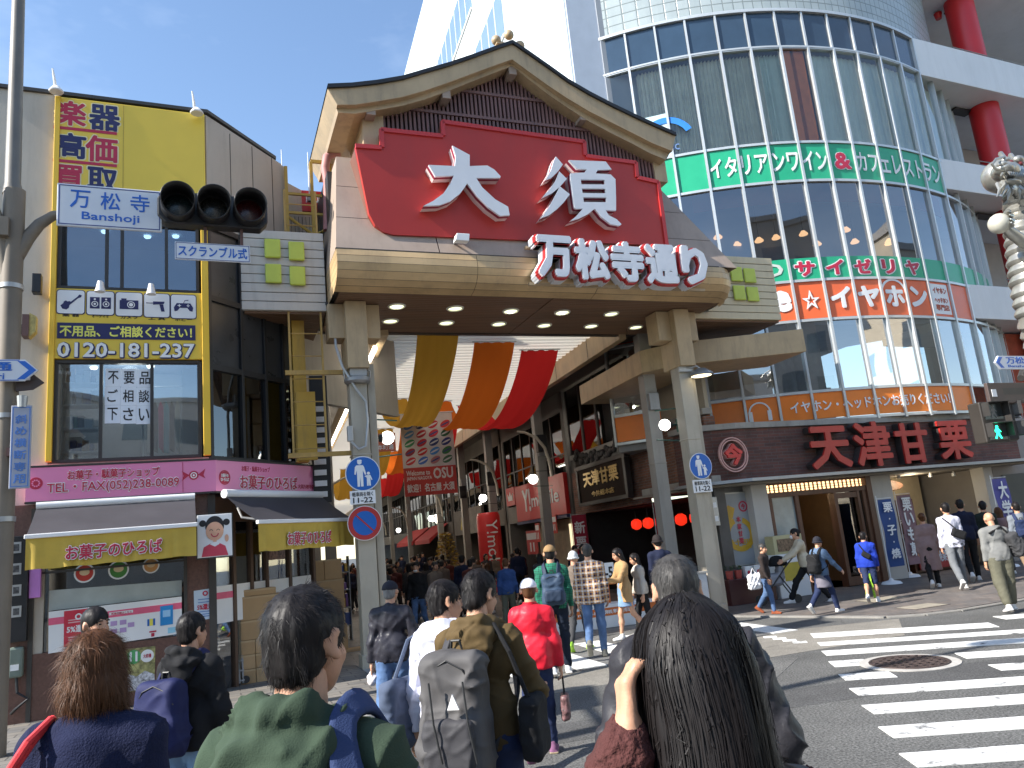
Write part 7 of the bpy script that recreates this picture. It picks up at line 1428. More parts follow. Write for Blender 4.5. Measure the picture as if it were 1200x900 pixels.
carton(CX,q[0][0],q[1][0],0,.4,zz[4],zz[5],'left carton on the top of the rear stack beside the gate column');carton(CX,q[1][0],q[2][0],0,.4,zz[4],zz[5],'right carton with a red arc mark on the top of the rear stack',card2);carton(CX,q[0][0]-.03,q[2][0]+.02,-.02,.45,zz[3],zz[4],'wide pale carton in the middle of the rear stack',card2);carton(CX,q[0][0]-.02,q[2][0],0,.45,.5,zz[3],'tall carton low in the rear stack');carton(CX,q[0][0],q[2][0]+.05,-.02,.46,.0,.5,'lowest carton of the rear stack on the pavement',card2)
pn=empty('price_note','white hand written price note leaning on the cartons by the gate column','notice',CX);a=rect(CX,401,774,426,771,16,-.3);MB().box(a[0],a[1],-.32,-.3,a[2],a[3]).build('sheet',white_ink,pn);MB().text('特価50円',a[0]+.04,a[1]-.04,a[2]+.05,a[3]-.04,-.326,.0,.003).build('lettering',mat('pen_blue',(.05,.08,.25),.6),pn);carton(CX,a[0]-.08,a[1]+.12,-.29,.1,.0,a[2]+.12,'open carton holding the white price note by the gate column',card2)
cr_=empty('folding_trolley','grey ribbed folding trolley leaning on the shop beside the cartons','trolley',BX);g0=BX.px(262,800)[0];k=MB()
for i in range(6):k.box(g0+i*.055,g0+i*.055+.03,-.06,-.02,.02,.62)
for z in(.05,.2,.35,.5,.6):k.box(g0-.01,g0+.31,-.065,-.015,z,z+.03)
k.build('frame',grey_metal,cr_,bevel=.005);MB().lathe((g0+.33,-.04,.07),[(0,-.02),(.06,-.02),(.06,.02),(0,.02)],14,0,'y').build('wheel',black_metal,cr_);cr_.rotation_euler=(rad(-8),0,rad(30))
ob_=empty('orange_box','flat tan box with an orange print standing between the trolley and the cartons','carton',BX);a=rect(BX,268,768,282,766,60,.02);MB().box(a[0],a[1]-.01,.0,.05,.02,a[3]).build('box',card2,ob_);MB().disc(((a[0]+a[1])/2,-.006,a[3]*.6),.06,14,0,.005).build('print',mat('print_orange',(.6,.15,.03),.5),ob_)
# sweets rack behind the left gate column
sr=empty('sweets_rack','crowded rack of bright packaged sweets behind the left gate column','shelves',Fr(*A.w(-8.0,4.4,0)[:2],20));rr=random.Random(11);k=MB()
for z in(.35,.75,1.15,1.55):k.box(-.1,1.1,.0,.4,z-.02,z)
for x in(-.1,1.08):k.box(x,x+.02,0,.4,0,1.9)
k.build('rack',grey_metal,sr);sm_=[mat('sweet_'+n,lin(c),.4,0,.1)for n,c in zip(('red','gold','green','cream','purple','blue'),((170,40,45),(190,150,60),(80,120,70),(205,195,170),(110,70,130),(70,90,150)))]
for z in(.35,.75,1.15,1.55):
    x=-.06
    while x<1.0:w=rr.uniform(.07,.13);MB().box(x,x+w-.008,rr.uniform(.0,.06),.3,z,z+rr.uniform(.14,.3)).build('packet',rr.choice(sm_),sr,bevel=.012);x+=w
# campaign stand in the mouth of the arcade
CF=Fr(*gz(668,742,.01)[:2],18,.01);cf=empty('campaign_stand','low white campaign stand with an orange stripe behind the man in the plaid shirt','stand',CF);x1=CF.px(770,720)[0];zt_=CF.px(668,714)[1]
MB().box(-.6,x1,0,.5,.0,zt_).build('body',white_paint,cf,bevel=.01);MB().box(-.6,x1,-.006,-.001,zt_*.52,zt_*.86).build('stripe',mat('stand_orange',(.65,.16,.03),.5),cf);MB().text('mobile 無料相談',.2,x1-.4,zt_*.60,zt_*.78,-.012,.02,.004).build('lettering',white_ink,cf)
pb=empty('number_board','white board with big black numerals held up behind the stand','board',CF);a=rect(CF,702,672,720,671,24,.3);MB().box(a[0],a[1],.3,.33,a[2],a[3]).build('sheet',white_ink,pb);MB().text('1-5',a[0]+.05,a[1]-.03,a[2]+.1,a[3]-.08,.292,.03,.004).build('lettering',black_ink,pb);MB().box(a[0]-.01,a[1]+.01,.305,.335,a[2]-.03,a[2]).box((a[0]+a[1])/2-.02,(a[0]+a[1])/2+.02,.31,.33,0,a[2]-.03).build('stand_leg',mat('stand_orange',(.65,.16,.03),.5),pb)
# grey guard post at the foot of the right gate column
gp_=empty('guard_post','low pale grey metal box at the foot of the right gate column','guard post',G);MB().box(6.42,6.68,-.35,-.15,0,.9).build('box',mat('guard_grey',(.40,.43,.47),.4,.2,.08),gp_,bevel=.015);MB().box(6.40,6.70,-.37,-.13,.9,.93).build('lid',steel,gp_)
# flower display deep in the arcade
fd=empty('flower_display','tall heap of yellow and tan artificial flowers in the middle of the arcade','flower display',A);MB().lathe((-1.4,19.5,0),[(0,0),(.4,0),(.45,.8),(0,.8)],16).build('tub',dark_metal,fd);k=MB();rr=random.Random(4);ky=MB()
for i in range(500):
    t=rr.uniform(0,6.28);h=rr.random();r1=(1-h*.7)*rr.uniform(.2,.75);(ky if rr.random()<.35 else k).rbox((-1.4+r1*math.cos(t),19.5+r1*math.sin(t),.8+h*1.7),(.12,.07,.01),t,0,rr.uniform(-1,1))
k.build('stems',mat('dry_flower',(.30,.22,.10),.7,0,.4,8),fd);ky.build('blossoms',mat('blossom_yellow',(.55,.38,.04),.6),fd)
# street lamp and signal standing left of the photographer: their shadows lie over the crossing
sl=empty('street_lamp','grey street lamp with a signal box and sign plates standing left of the view','street lamp',loc=(-5.9,5.1,0));MB().tube([(0,0,0),(0,0,5.5),(.05,.02,7.6),(.5,.2,8.3),(1.5,.6,8.5)],[.13,.11,.09,.07,.05],12).build('pole',pole_paint,sl);MB().ell((1.7,.7,8.48),(.45,.2,.1),14,8).build('lamp_head',grey_metal,sl)
k=MB();k.tube([(0,0,5.4),(-.6,.9,5.8),(-.9,1.6,5.9)],.05,8);k.build('arm',pole_paint,sl);MB().rbox((-.7,1.3,5.7),(.3,1.2,.45)).build('signal_box',dark_metal,sl);MB().rbox((.0,.1,6.5),(.15,1.3,.6)).build('plate',plate_w,sl)
# ================================================================ people: smooth implicit bodies and clothes turned into meshes
def vnoise(P,seed=0):
    P=P+seed*17.31;i=np.floor(P).astype(np.int64);f=P-i;f=f*f*(3-2*f);r=0
    for dx in(0,1):
        for dy in(0,1):
            for dz in(0,1):
                h=((i[:,0]+dx)*374761393+(i[:,1]+dy)*668265263+(i[:,2]+dz)*1274126177)&0xffffffff;h=((h^(h>>13))*1103515245)&0xffffffff
                w=(f[:,0]if dx else 1-f[:,0])*(f[:,1]if dy else 1-f[:,1])*(f[:,2]if dz else 1-f[:,2]);r=r+w*((h>>8)&0xffff)/65535.0
    return r
def _prim(p,X,Y,Z):
    if p[0]=='c':
        a,b,ra,rb=(np.asarray(p[1],float),np.asarray(p[2],float),p[3],p[4]);ba=b-a;l2=ba@ba+1e-12
        h=np.clip(((X-a[0])*ba[0]+(Y-a[1])*ba[1]+(Z-a[2])*ba[2])/l2,0,1)
        return np.sqrt((X-a[0]-h*ba[0])**2+(Y-a[1]-h*ba[1])**2+(Z-a[2]-h*ba[2])**2)-(ra+(rb-ra)*h)
    c,r=np.asarray(p[1],float),np.asarray(p[2],float);x,y,z=X-c[0],Y-c[1],Z-c[2]
    if len(p)>3 and p[3]is not None:M=p[3];x,y,z=(M[0][0]*x+M[1][0]*y+M[2][0]*z,M[0][1]*x+M[1][1]*y+M[2][1]*z,M[0][2]*x+M[1][2]*y+M[2][2]*z)
    if p[0]=='b':
        q=p[4];return np.sqrt(np.maximum(np.abs(x)-r[0]+q,0)**2+np.maximum(np.abs(y)-r[1]+q,0)**2+np.maximum(np.abs(z)-r[2]+q,0)**2)-q
    k0=np.sqrt((x/r[0])**2+(y/r[1])**2+(z/r[2])**2);k1=np.sqrt((x/r[0]**2)**2+(y/r[1]**2)**2+(z/r[2]**2)**2)+1e-9
    return k0*(k0-1)/k1
def _bb(p):
    if p[0]=='c':a,b=np.asarray(p[1],float),np.asarray(p[2],float);r=max(p[3],p[4]);return np.minimum(a,b)-r,np.maximum(a,b)+r
    c=np.asarray(p[1],float);r=np.asarray(p[2],float)if len(p)<4 or p[3]is None else np.full(3,np.linalg.norm(p[2]));return c-r,c+r
def skin_mesh(prims,vox,k=.03,cut=None,sub=()):
    """smooth union of the primitives, cut to the region where cut(X, Y, Z) < 0, less the primitives in sub; surface nets"""
    bb=[_bb(p)for p in prims];m=k+3*vox;lo=np.min([b[0]for b in bb],0)-m;hi=np.max([b[1]for b in bb],0)+m;n=np.ceil((hi-lo)/vox).astype(int)+1
    ax=[lo[i]+vox*np.arange(n[i])for i in range(3)];D=np.full(n,.5)
    for p,(a,b)in zip(prims,bb):
        s=[slice(max(0,int((a[i]-m-lo[i])/vox)),min(n[i],int((b[i]+m-lo[i])/vox)+2))for i in range(3)]
        d=_prim(p,ax[0][s[0]][:,None,None],ax[1][s[1]][None,:,None],ax[2][s[2]][None,None,:]);o=D[s[0],s[1],s[2]]
        h=np.maximum(k-np.abs(o-d),0)/k;D[s[0],s[1],s[2]]=np.minimum(o,d)-h*h*k*.25
    G3=(ax[0][:,None,None],ax[1][None,:,None],ax[2][None,None,:])
    for p in sub:b=-_prim(p,*G3);h=np.maximum(.022-np.abs(D-b),0)/.022;D=np.maximum(D,b)+h*h*.0055
    if cut is not None:D=np.maximum(D,cut(*G3)+np.zeros_like(D))
    S_=D<0;n1=n-1;cnt=np.zeros(n1,int);acc=np.zeros((*n1,3));num=np.zeros(n1)
    def cs(o):return tuple(slice(o[i],o[i]+n1[i])for i in range(3))
    for a in range(3):
        u,v=[q for q in range(3)if q!=a]
        for du in(0,1):
            for dv in(0,1):
                o0=[0,0,0];o0[u]=du;o0[v]=dv;o1=list(o0);o1[a]=1;d0,d1=D[cs(o0)],D[cs(o1)];x=(d0<0)!=(d1<0);t=np.where(x,d0/np.where(x,d0-d1,1),0)
                num+=x
                for q in range(3):acc[...,q]+=np.where(x,(t if q==a else o0[q]),0)
    act=num>0;idx=-np.ones(n1,int);ids=np.argwhere(act);idx[act]=np.arange(len(ids));V=lo+vox*(ids+acc[act]/num[act][:,None]);F=[]
    for a in range(3):
        u,v=(a+1)%3,(a+2)%3;s0=[slice(1,n1[i])for i in range(3)];s0[a]=slice(0,n1[a]);s1=list(s0);s1[a]=slice(1,n1[a]+1);A0,A1=S_[tuple(s0)],S_[tuple(s1)];e=np.argwhere(A0!=A1)
        if not len(e):continue
        fl=A0[tuple(e.T)];off=np.array([1,1,1]);off[a]=0;b=e+off;du=np.zeros(3,int);du[u]=1;dv=np.zeros(3,int);dv[v]=1
        q=np.stack([idx[tuple((b-du-dv).T)],idx[tuple((b-dv).T)],idx[tuple(b.T)],idx[tuple((b-du).T)]],1);q[~fl]=q[~fl][:,::-1];F.append(q[(q>=0).all(1)])
    return V,np.concatenate(F)if F else np.zeros((0,4),int)
def vnormals(V,F):
    N=np.zeros_like(V);c=np.cross(V[F[:,2]]-V[F[:,0]],V[F[:,3]]-V[F[:,1]])
    for j in range(4):np.add.at(N,F[:,j],c)
    return N/(np.linalg.norm(N,axis=1)[:,None]+1e-9)
def relax(V,F,it=2):
    for _ in range(it):
        A_=np.zeros_like(V);c=np.zeros(len(V))
        for j in range(4):np.add.at(A_,F[:,j],V[F[:,(j+1)%4]]+V[F[:,(j+3)%4]]);np.add.at(c,F[:,j],2)
        V=V*.5+A_/np.maximum(c,1)[:,None]*.5
    return V
def folds(V,F,amp,seed,fr=(7,7,13)):
    """creases running two slanting ways, fading in and out, plus some fine crumple"""
    N=vnormals(V,F);d=0
    for a,sg in((.65,0),(-.5,20),(1.25,40)):
        c,t=math.cos(a),math.sin(a);Q=np.stack([(V[:,0]*c+V[:,2]*t)*fr[0]*.55,V[:,1]*fr[1]*.6,(V[:,2]*c-V[:,0]*t)*fr[2]*1.15],1);w=np.stack([vnoise(Q*.7,seed+sg+i)for i in(3,5,7)],1)
        r_=1-np.abs(2*vnoise(Q+1.5*w,seed+sg)-1);mk_=np.clip(2.2*vnoise(V*4.5,seed+sg+9)-.55,0,1);d=d+(r_**5*1.7-.45)*mk_
    return V+N*(amp*(d+.5*(vnoise(V*np.array(fr)*3.1,seed+2)-.5)))[:,None]
def cloth(name,prims,vox,m,parent,k=.03,cut=None,amp=.008,seed=0,sub=(),fr=(7,7,13)):
    V,F=skin_mesh(prims,vox,k,cut,sub);V=relax(V,F,1)
    if amp:V=folds(V,F,amp,seed,fr)
    return MB().add(V,F).build(name,m,parent,smooth=True,sharp=75)
def fabric(name,rgb,rough=.85,bump=.15,bs=350,var=.10):return mat('cloth_'+name,lin(rgb),rough,0,var,5,bump=bump,bs=bs,spec=.25)
def plaid(name,base,c1,c2,s=1.0):
    m=bpy.data.materials.new(name);m.use_nodes=True;nt=m.node_tree;b=nt.nodes['Principled BSDF'];b.inputs['Roughness'].default_value=.9;L_=nt.links.new;tc=nt.nodes.new('ShaderNodeTexCoord');prev=None;base=(*lin(base),1)
    for d,sc,c,th in(('X',4.2,c1,.74),('Z',4.2,c1,.74),('X',8.4,c2,.86),('Z',8.4,c2,.86)):
        w=nt.nodes.new('ShaderNodeTexWave');w.bands_direction=d;w.inputs['Scale'].default_value=sc*s*.5;w.inputs['Distortion'].default_value=.4;w.inputs['Phase Offset'].default_value=1.3 if sc>5 else 0
        r=nt.nodes.new('ShaderNodeValToRGB');r.color_ramp.elements[0].position=th-.04;r.color_ramp.elements[1].position=th+.04;r.color_ramp.elements[0].color=(0,0,0,1);r.color_ramp.elements[1].color=(.62,.62,.62,1)
        x=nt.nodes.new('ShaderNodeMix');x.data_type='RGBA';L_(tc.outputs['Object'],w.inputs['Vector']);L_(w.outputs['Fac'],r.inputs['Fac']);L_(r.outputs['Color'],x.inputs['Factor']);x.inputs['B'].default_value=(*lin(c),1)
        if prev is None:x.inputs['A'].default_value=base
        else:L_(prev,x.inputs['A'])
        prev=x.outputs['Result']
    L_(prev,b.inputs['Base Color']);return m
skin=mat('skin',(.50,.27,.17),.5,0,.08,12,bump=.08,bs=220,spec=.4);skin.node_tree.nodes['Principled BSDF'].inputs['Subsurface Weight'].default_value=.12;skin.node_tree.nodes['Principled BSDF'].inputs['Subsurface Radius'].default_value=(.02,.008,.004)
eye_m=mat('eye_dark',(.012,.008,.006),.2,0,0);lip_m=mat('lip',(.36,.12,.10),.5,0,0);brow_m=mat('brow',(.015,.012,.010),.7,0,0)
def hairmat(name,c,rough=.5):
    m=mat('hair_'+name,c,rough,0,.25,60,bump=.12,bs=120,spec=.22,stretch=(1,1,.12));return m
hair_black=hairmat('black',(.010,.008,.008));hair_grey=hairmat('grey',(.045,.042,.04));hair_brown=hairmat('brown',(.085,.035,.014));hair_white=hairmat('pale',(.20,.19,.18))
def rotx(a):c,s=math.cos(a),math.sin(a);return np.array([[1,0,0],[0,c,-s],[0,s,c]])
def rotz(a):c,s=math.cos(a),math.sin(a);return np.array([[c,-s,0],[s,c,0],[0,0,1]])
def skeleton(H,legs=((12,8),(-14,22)),arms=((8,8,15),(-8,8,15)),lean=2,yaw=0,pitch=0,w=1.0):
    """joints in metres; the figure faces +y; legs: (thigh forward, knee bend) right then left; arms: (forward, outward, elbow bend)"""
    s=H/1.70;J={'s':s,'w':w};pel=np.array([0,0,.93])*s;Rl=rotx(rad(-lean));J['pel']=pel
    for i,sd in enumerate((1,-1)):
        hip=pel+np.array([sd*.088*w,0,-.03])*s;a,b=rad(legs[i][0]),rad(legs[i][1]);kn=hip+np.array([sd*.01,math.sin(a),-math.cos(a)])*.41*s;an=kn+np.array([0,math.sin(a-b),-math.cos(a-b)])*.41*s;J['hip',sd],J['kn',sd],J['an',sd]=hip,kn,an;J['fp',sd]=max(0,b-a)*.9 if b>a else 0
    low=min(J['an',1][2]-.03*math.sin(J['fp',1]),J['an',-1][2]);dz=.078*s-min(J['an',1][2],J['an',-1][2]);sh=np.array([0,0,dz])
    for q in list(J):
        if isinstance(J[q],np.ndarray):J[q]=J[q]+sh
    pel=J['pel'];sp=lambda x,y,z:pel+Rl@(np.array([x,y,z])*s)
    J['waist'],J['chest'],J['neck']=sp(0,.0,.14),sp(0,.005,.36),sp(0,-.015,.52);J['R']=Rl
    for i,sd in enumerate((1,-1)):
        shd=sp(sd*.160*w,-.01,.445);p,o,e=(rad(v)for v in arms[i][:3]);inn=rad(arms[i][3])if len(arms[i])>3 else 0.0
        el=shd+np.array([sd*math.sin(o),math.sin(p)*math.cos(o),-math.cos(p)*math.cos(o)])*.285*s;p2=p+e;d2=np.array([sd*(math.sin(o)*.5-math.sin(inn)),math.sin(p2)*math.cos(inn),-math.cos(p2)*math.cos(inn)]);d2/=np.linalg.norm(d2);wr=el+d2*.245*s
        J['sh',sd],J['el',sd],J['wr',sd],J['hd',sd]=shd,el,wr,d2
    J['Rh']=Rl@rotz(rad(yaw))@rotx(rad(pitch));J['head']=J['neck']+Rl@np.array([0,.005,.06])*s+J['Rh']@np.array([0,.02,.105])*s
    return J
def hpt(J,x,y,z):return J['head']+J['Rh']@(np.array([x,y,z])*J['s'])
def hand_prims(J,sd,curl=.5):
    s,w,d=J['s'],J['wr',sd],J['hd',sd];fwd=np.array([0,1,0])-d*d[1];fwd/=np.linalg.norm(fwd)+1e-9;nrm=np.cross(d,fwd)*sd*(-1 if d[2]>.3 else 1);P=[('c',w-d*.02*s,w+d*.02*s,.025*s,.026*s)];pc=w+d*.055*s
    for q in(-.026,-.009,.009,.026):P.append(('c',w+fwd*q*.6*s+d*.01*s,w+d*.085*s+fwd*q*s,.014*s,.0115*s))
    for q,l in zip((.028,.010,-.009,-.027),(.065,.075,.070,.055)):
        b=w+d*.088*s+fwd*q*s;c1=b+(d*math.cos(curl)-nrm*math.sin(curl))*l*.55*s;c2=c1+(d*math.cos(2.0*curl)-nrm*math.sin(2.0*curl))*l*.5*s;P+=[('c',b,c1,.0095*s,.0085*s),('c',c1,c2,.0085*s,.007*s)]
    t0=w+d*.03*s+fwd*.026*s;t1=t0+(d*.6+fwd*.6-nrm*.3)*.04*s;P+=[('c',w+d*.02*s,t0,.016*s,.014*s),('c',t0,t1,.012*s,.010*s),('c',t1,t1+(d*.9-nrm*.3)*.03*s,.010*s,.008*s)]
    return P
def head_prims(J):
    s,R_=J['s'],J['Rh'];h=lambda x,y,z:hpt(J,x,y,z);r=lambda*v:tuple(q*s for q in v)
    P=[('e',h(0,-.012,.018),r(.076,.094,.094),R_),('e',h(0,.028,-.045),r(.060,.062,.068),R_),('e',h(0,.048,-.088),r(.034,.034,.026),R_),('c',h(0,.088,.012),h(0,.104,-.030),.009*s,.013*s),('c',h(-.030,.070,.026),h(.030,.070,.026),.011*s,.011*s),('c',h(-.016,.088,-.062),h(.016,.088,-.062),.010*s,.010*s)]
    for sd in(1,-1):P+=[('e',h(sd*.085,-.016,-.006),r(.0105,.022,.036),R_@rotz(-sd*.55)),('e',h(sd*.042,.058,-.032),r(.020,.018,.020),R_)]
    return P
def body(J,name,label,loc,rz,near=False,bare_legs=False,bare_arms=False,face=False,group=None,curl=.5,sm=skin):
    s,w=J['s'],J['w'];lg=1 if bare_legs else.74;mb=MB();v1=.0075 if near else.0125
    V,F=skin_mesh(head_prims(J),v1*s,.013*s,None,[('e',hpt(J,sd*.096,-.008,-.003),(.009*s,.010*s,.017*s),J['Rh'])for sd in(1,-1)]if near else());mb.add(relax(V,F,1),F)
    V,F=skin_mesh([('c',J['neck']-J['R']@np.array([0,.01,.06])*s,hpt(J,0,-.02,-.06),.062*s,.054*s),('c',J['sh',1],J['sh',-1],.05*s,.05*s),('e',J['chest'],(.14*w*s,.09*s,.16*s)),('e',J['pel']+(0,0,.03*s),(.14*w*s,.09*s,.15*s))]+[q for sd in(1,-1)for q in(('c',J['sh',sd],J['el',sd],.045*s,.036*s),('c',J['el',sd],J['wr',sd],.037*s,.026*s),('c',J['hip',sd],J['kn',sd],.066*s*lg,.047*s*lg),('c',J['kn',sd],J['kn',sd]*.6+J['an',sd]*.4+(0,-.012*lg,0),.045*s*lg,.050*s*lg),('c',J['kn',sd]*.6+J['an',sd]*.4+(0,-.012*lg,0),J['an',sd],.048*s*lg,.034*s))],.016*s if(bare_legs or near)else.024*s,.04);mb.add(relax(V,F,1),F)
    for sd in(1,-1):V,F=skin_mesh(hand_prims(J,sd,curl),(.0055 if near else.0085)*s,.010);mb.add(V,F)
    if face:
        R3=Matrix([list(q)for q in J['Rh']])
        for sd in(1,-1):mb.ell(hpt(J,sd*.031,.078,.006),(.013*s,.007*s,.0055*s),10,6,1,R3);mb.tube([hpt(J,sd*.048,.074,.027),hpt(J,sd*.032,.083,.031),hpt(J,sd*.016,.085,.028)],.0045*s,6,2)
        mb.ell(hpt(J,0,.095,-.060),(.020*s,.006*s,.007*s),10,6,3,R3)
    return tag(mb.build(name,[sm,eye_m,brow_m,lip_m],None,loc=loc,rz=rz,smooth=True,sharp=80),label,'person',group)
def shoes(J,par,m,vox=.011,sole=None):
    s=J['s']
    for sd in(1,-1):
        a=J['an',sd];f=J['fp',sd];R_=rotx(-f);q=lambda x,y,z:a+R_@(np.array([x,y,z])*s)
        P=[('c',q(0,-.035,-.035),q(0,.02,-.03),.040*s,.042*s),('c',q(0,.02,-.04),q(sd*.012,.155,-.055),.040*s,.030*s),('c',q(0,-.01,-.02),q(0,-.012,.02),.042*s,.044*s),('b',q(sd*.005,.05,-.066),(.043*s,.128*s,.014*s),R_,.012*s)]
        V,F=skin_mesh(P,vox*s,.02,None);V=np.stack([V[:,0],V[:,1],np.maximum(V[:,2],.001)],1);o=MB().add(V,F).build('shoe',m,par,smooth=True,sharp=70)
        if sole:V,F=skin_mesh([('b',q(sd*.005,.05,-.068),(.047*s,.134*s,.011*s),R_,.01*s)],vox*s,.01);V[:,2]=np.maximum(V[:,2],.0005);MB().add(V,F).build('sole',sole,o,smooth=True)
def trousers(J,par,m,vox,fit=1.0,seed=1,name='trousers',end=.94,amp=.006):
    s,w=J['s'],J['w'];P=[('e',J['pel']+(0,-.015*s,-.0*s),(.155*w*s,.115*s*(.6+.4*w),.115*s)),('c',J['pel']+(-.07*w*s,0,.10*s),J['pel']+(.07*w*s,0,.10*s),.09*s,.09*s)]
    for sd in(1,-1):kn,an=J['kn',sd],J['an',sd];e=kn+(an-kn)*end;P+=[('c',J['hip',sd]+(0,-.01,-.02),kn,.088*s*(.5+.5*fit)*(.7+.3*w),.066*s*fit),('c',kn,e,.066*s*fit,.054*s*fit)]
    top=J['pel'][2]+.13*s;return cloth(name,P,vox*s,m,par,.03,lambda X,Y,Z:Z-top,amp*s,seed,fr=(8,8,15))
def top(J,par,m,vox,hem=.0,loose=1.0,seed=2,name='jacket',sleeve=.97,collar=0,amp=.006,k=.04,flare=1.0,extra=(),fr=(6,6,11)):
    """hem is measured from the pelvis, downwards; flare widens the hem"""
    s,w=J['s'],J['w']*(.55+.45*loose);R_=J['R'];lo=loose;pz=J['pel']
    P=[('e',J['chest']+R_@np.array([0,-.005,.02])*s,(.172*w*s,.118*lo*s,.17*s),R_),('e',J['waist'],(.155*w*s,.112*lo*s,.17*s),R_),('c',J['sh',1]*.86+J['neck']*.14,J['sh',-1]*.86+J['neck']*.14,.058*s,.058*s),('c',J['neck']+R_@np.array([0,-.012,-.07])*s,J['neck']+R_@np.array([0,0,-.01])*s,.10*s,.066*s)]
    for sd in(1,-1):P.append(('c',J['neck']+R_@np.array([sd*.03,-.01,-.035])*s,J['sh',sd],.058*s,.060*s*lo))
    zb=pz+np.array([0,0,-hem*s]);P+=[('e',pz+(0,-.01*s,.05*s),(.165*w*s,.120*lo*s,.14*s))]
    if hem>.12:P+=[('c',pz+(sx_*.075*w*s,0,0),zb+(sx_*.085*flare*s,0,-.1*s),.105*lo*s,.115*lo*flare*s)for sx_ in(-1,1)]
    else:P+=[('c',pz+(sx_*.06*w*s,-.01,.12*s),pz+(sx_*.065*w*s,-.01,-.06*s-hem*s),.105*lo*s,.108*lo*flare*s)for sx_ in(-1,1)]
    for sd in(1,-1):
        e=J['el',sd]+(J['wr',sd]-J['el',sd])*sleeve if sleeve>0 else J['sh',sd]+(J['el',sd]-J['sh',sd])*(-sleeve);ue=J['el',sd]if sleeve>0 else e;P.append(('c',J['sh',sd],ue,.061*s*lo,.052*s*lo))
        if sleeve>0:P.append(('c',J['el',sd],e,.052*s*lo,.041*s*lo))
    P+=list(extra);o=cloth(name,P,vox*s,m,par,k,lambda X,Y,Z:zb[2]-Z,amp*s,seed,fr=fr)
    if collar:
        n=J['neck'];k2=MB();V=[];N=28
        for j,(r0,h)in enumerate(((.078,-.035),(.070,.0),(.074,collar),(.066,collar),(.060,-.02))):
            for i in range(N):a=2*math.pi*i/N;V.append(n+R_@(np.array([r0*math.cos(a)*(1.0),r0*math.sin(a)*1.02+.004,h+.014*math.cos(a*1)*0+(-.02*max(0,math.sin(a))if h>0 else 0)])*s))
        k2.add(V,[(j*N+i,j*N+(i+1)%N,(j+1)*N+(i+1)%N,(j+1)*N+i)for j in range(4)for i in range(N)]).build('collar',m,par,smooth=True)
    return o
def hood(J,par,m,vox,big=1.0,seed=5):
    s,R_=J['s'],J['R'];n=J['neck'];q=lambda x,y,z:n+R_@(np.array([x,y,z])*s);P=[];pts=[(.075,.075,-.055),(.105,.02,-.02),(.10,-.05,.012),(.055,-.10,.03),(0,-.115,.034),(-.055,-.10,.03),(-.10,-.05,.012),(-.105,.02,-.02),(-.075,.075,-.055)]
    for a,b in zip(pts,pts[1:]):P.append(('c',q(*a),q(*b),.030*s*big,.030*s*big))
    pts=[(.12,-.03,-.035),(.10,-.10,-.03),(.05,-.145,-.03),(-.05,-.145,-.03),(-.10,-.10,-.03),(-.12,-.03,-.035)]
    for a,b in zip(pts,pts[1:]):P.append(('c',q(*a),q(*b),.034*s*big,.034*s*big))
    P+=[('e',q(0,-.125,-.09),(.115*s*big,.052*s*big,.085*s*big)),('e',q(0,-.13,-.15),(.085*s*big,.040*s*big,.06*s*big))]
    return cloth('hood',P,vox*s,m,par,.022,None,.013*s*big,seed,[('c',hpt(J,0,-.02,-.14),hpt(J,0,-.02,.1),.058*s,.075*s)],fr=(11,11,9))
def hair(J,par,m,style='short',vox=.011,seed=0,bald=0.0):
    s,R_=J['s'],J['Rh'];h=lambda x,y,z:hpt(J,x,y,z);r=lambda*v:tuple(q*s for q in v);sub=[('e',h(0,.105,-.035),r(.072,.075,.095),R_)];nape=-.085
    if style=='short':P=[('e',h(0,-.018,.033),r(.083,.101,.098),R_),('e',h(0,-.054,-.032),r(.066,.052,.062),R_)];sub=[]
    elif style=='tidy':P=[('e',h(0,-.013,.030),r(.0815,.100,.094),R_),('e',h(0,-.052,-.032),r(.066,.049,.060),R_)];sub=[]
    elif style=='bob':P=[('e',h(0,-.022,.020),r(.092,.108,.106),R_),('e',h(0,-.045,-.06),r(.100,.088,.085),R_),('c',h(.075,-.02,-.03),h(.085,-.01,-.115),.034*s,.026*s),('c',h(-.075,-.02,-.03),h(-.085,-.01,-.115),.034*s,.026*s)];nape=-.15
    elif style=='bun':P=[('e',h(0,-.017,.030),r(.081,.099,.096),R_),('e',h(0,-.054,-.03),r(.066,.05,.06),R_),('e',h(0,-.115,.03),r(.04,.04,.04),R_)];sub=[]
    elif style=='long':P=[('e',h(0,-.016,.022),r(.087,.104,.102),R_),('c',h(.05,-.045,0),h(.055,-.06,-.27),.052*s,.032*s),('c',h(-.05,-.045,0),h(-.055,-.06,-.27),.052*s,.032*s),('c',h(0,-.06,0),h(0,-.075,-.28),.055*s,.032*s)];nape=-.6
    nz=h(0,0,nape)[2];V,F=skin_mesh(P,vox*s,.02,lambda X,Y,Z:nz-Z,sub);V=relax(V,F,3);N=vnormals(V,F);q=(V-J['head'])/s
    ang=np.arctan2(q[:,1]+.03,q[:,0]);V=V+N*(.006*s*(np.stack([vnoise(np.stack([ang*9,q[:,2]*12,q[:,2]*0],1),seed),vnoise(np.stack([ang*23,q[:,2]*18,q[:,2]*0],1),seed+1)],1)@np.array([1.1,.8])-.9))[:,None]
    return MB().add(V,F).build('hair',m,par,smooth=True,sharp=80),(V,F)
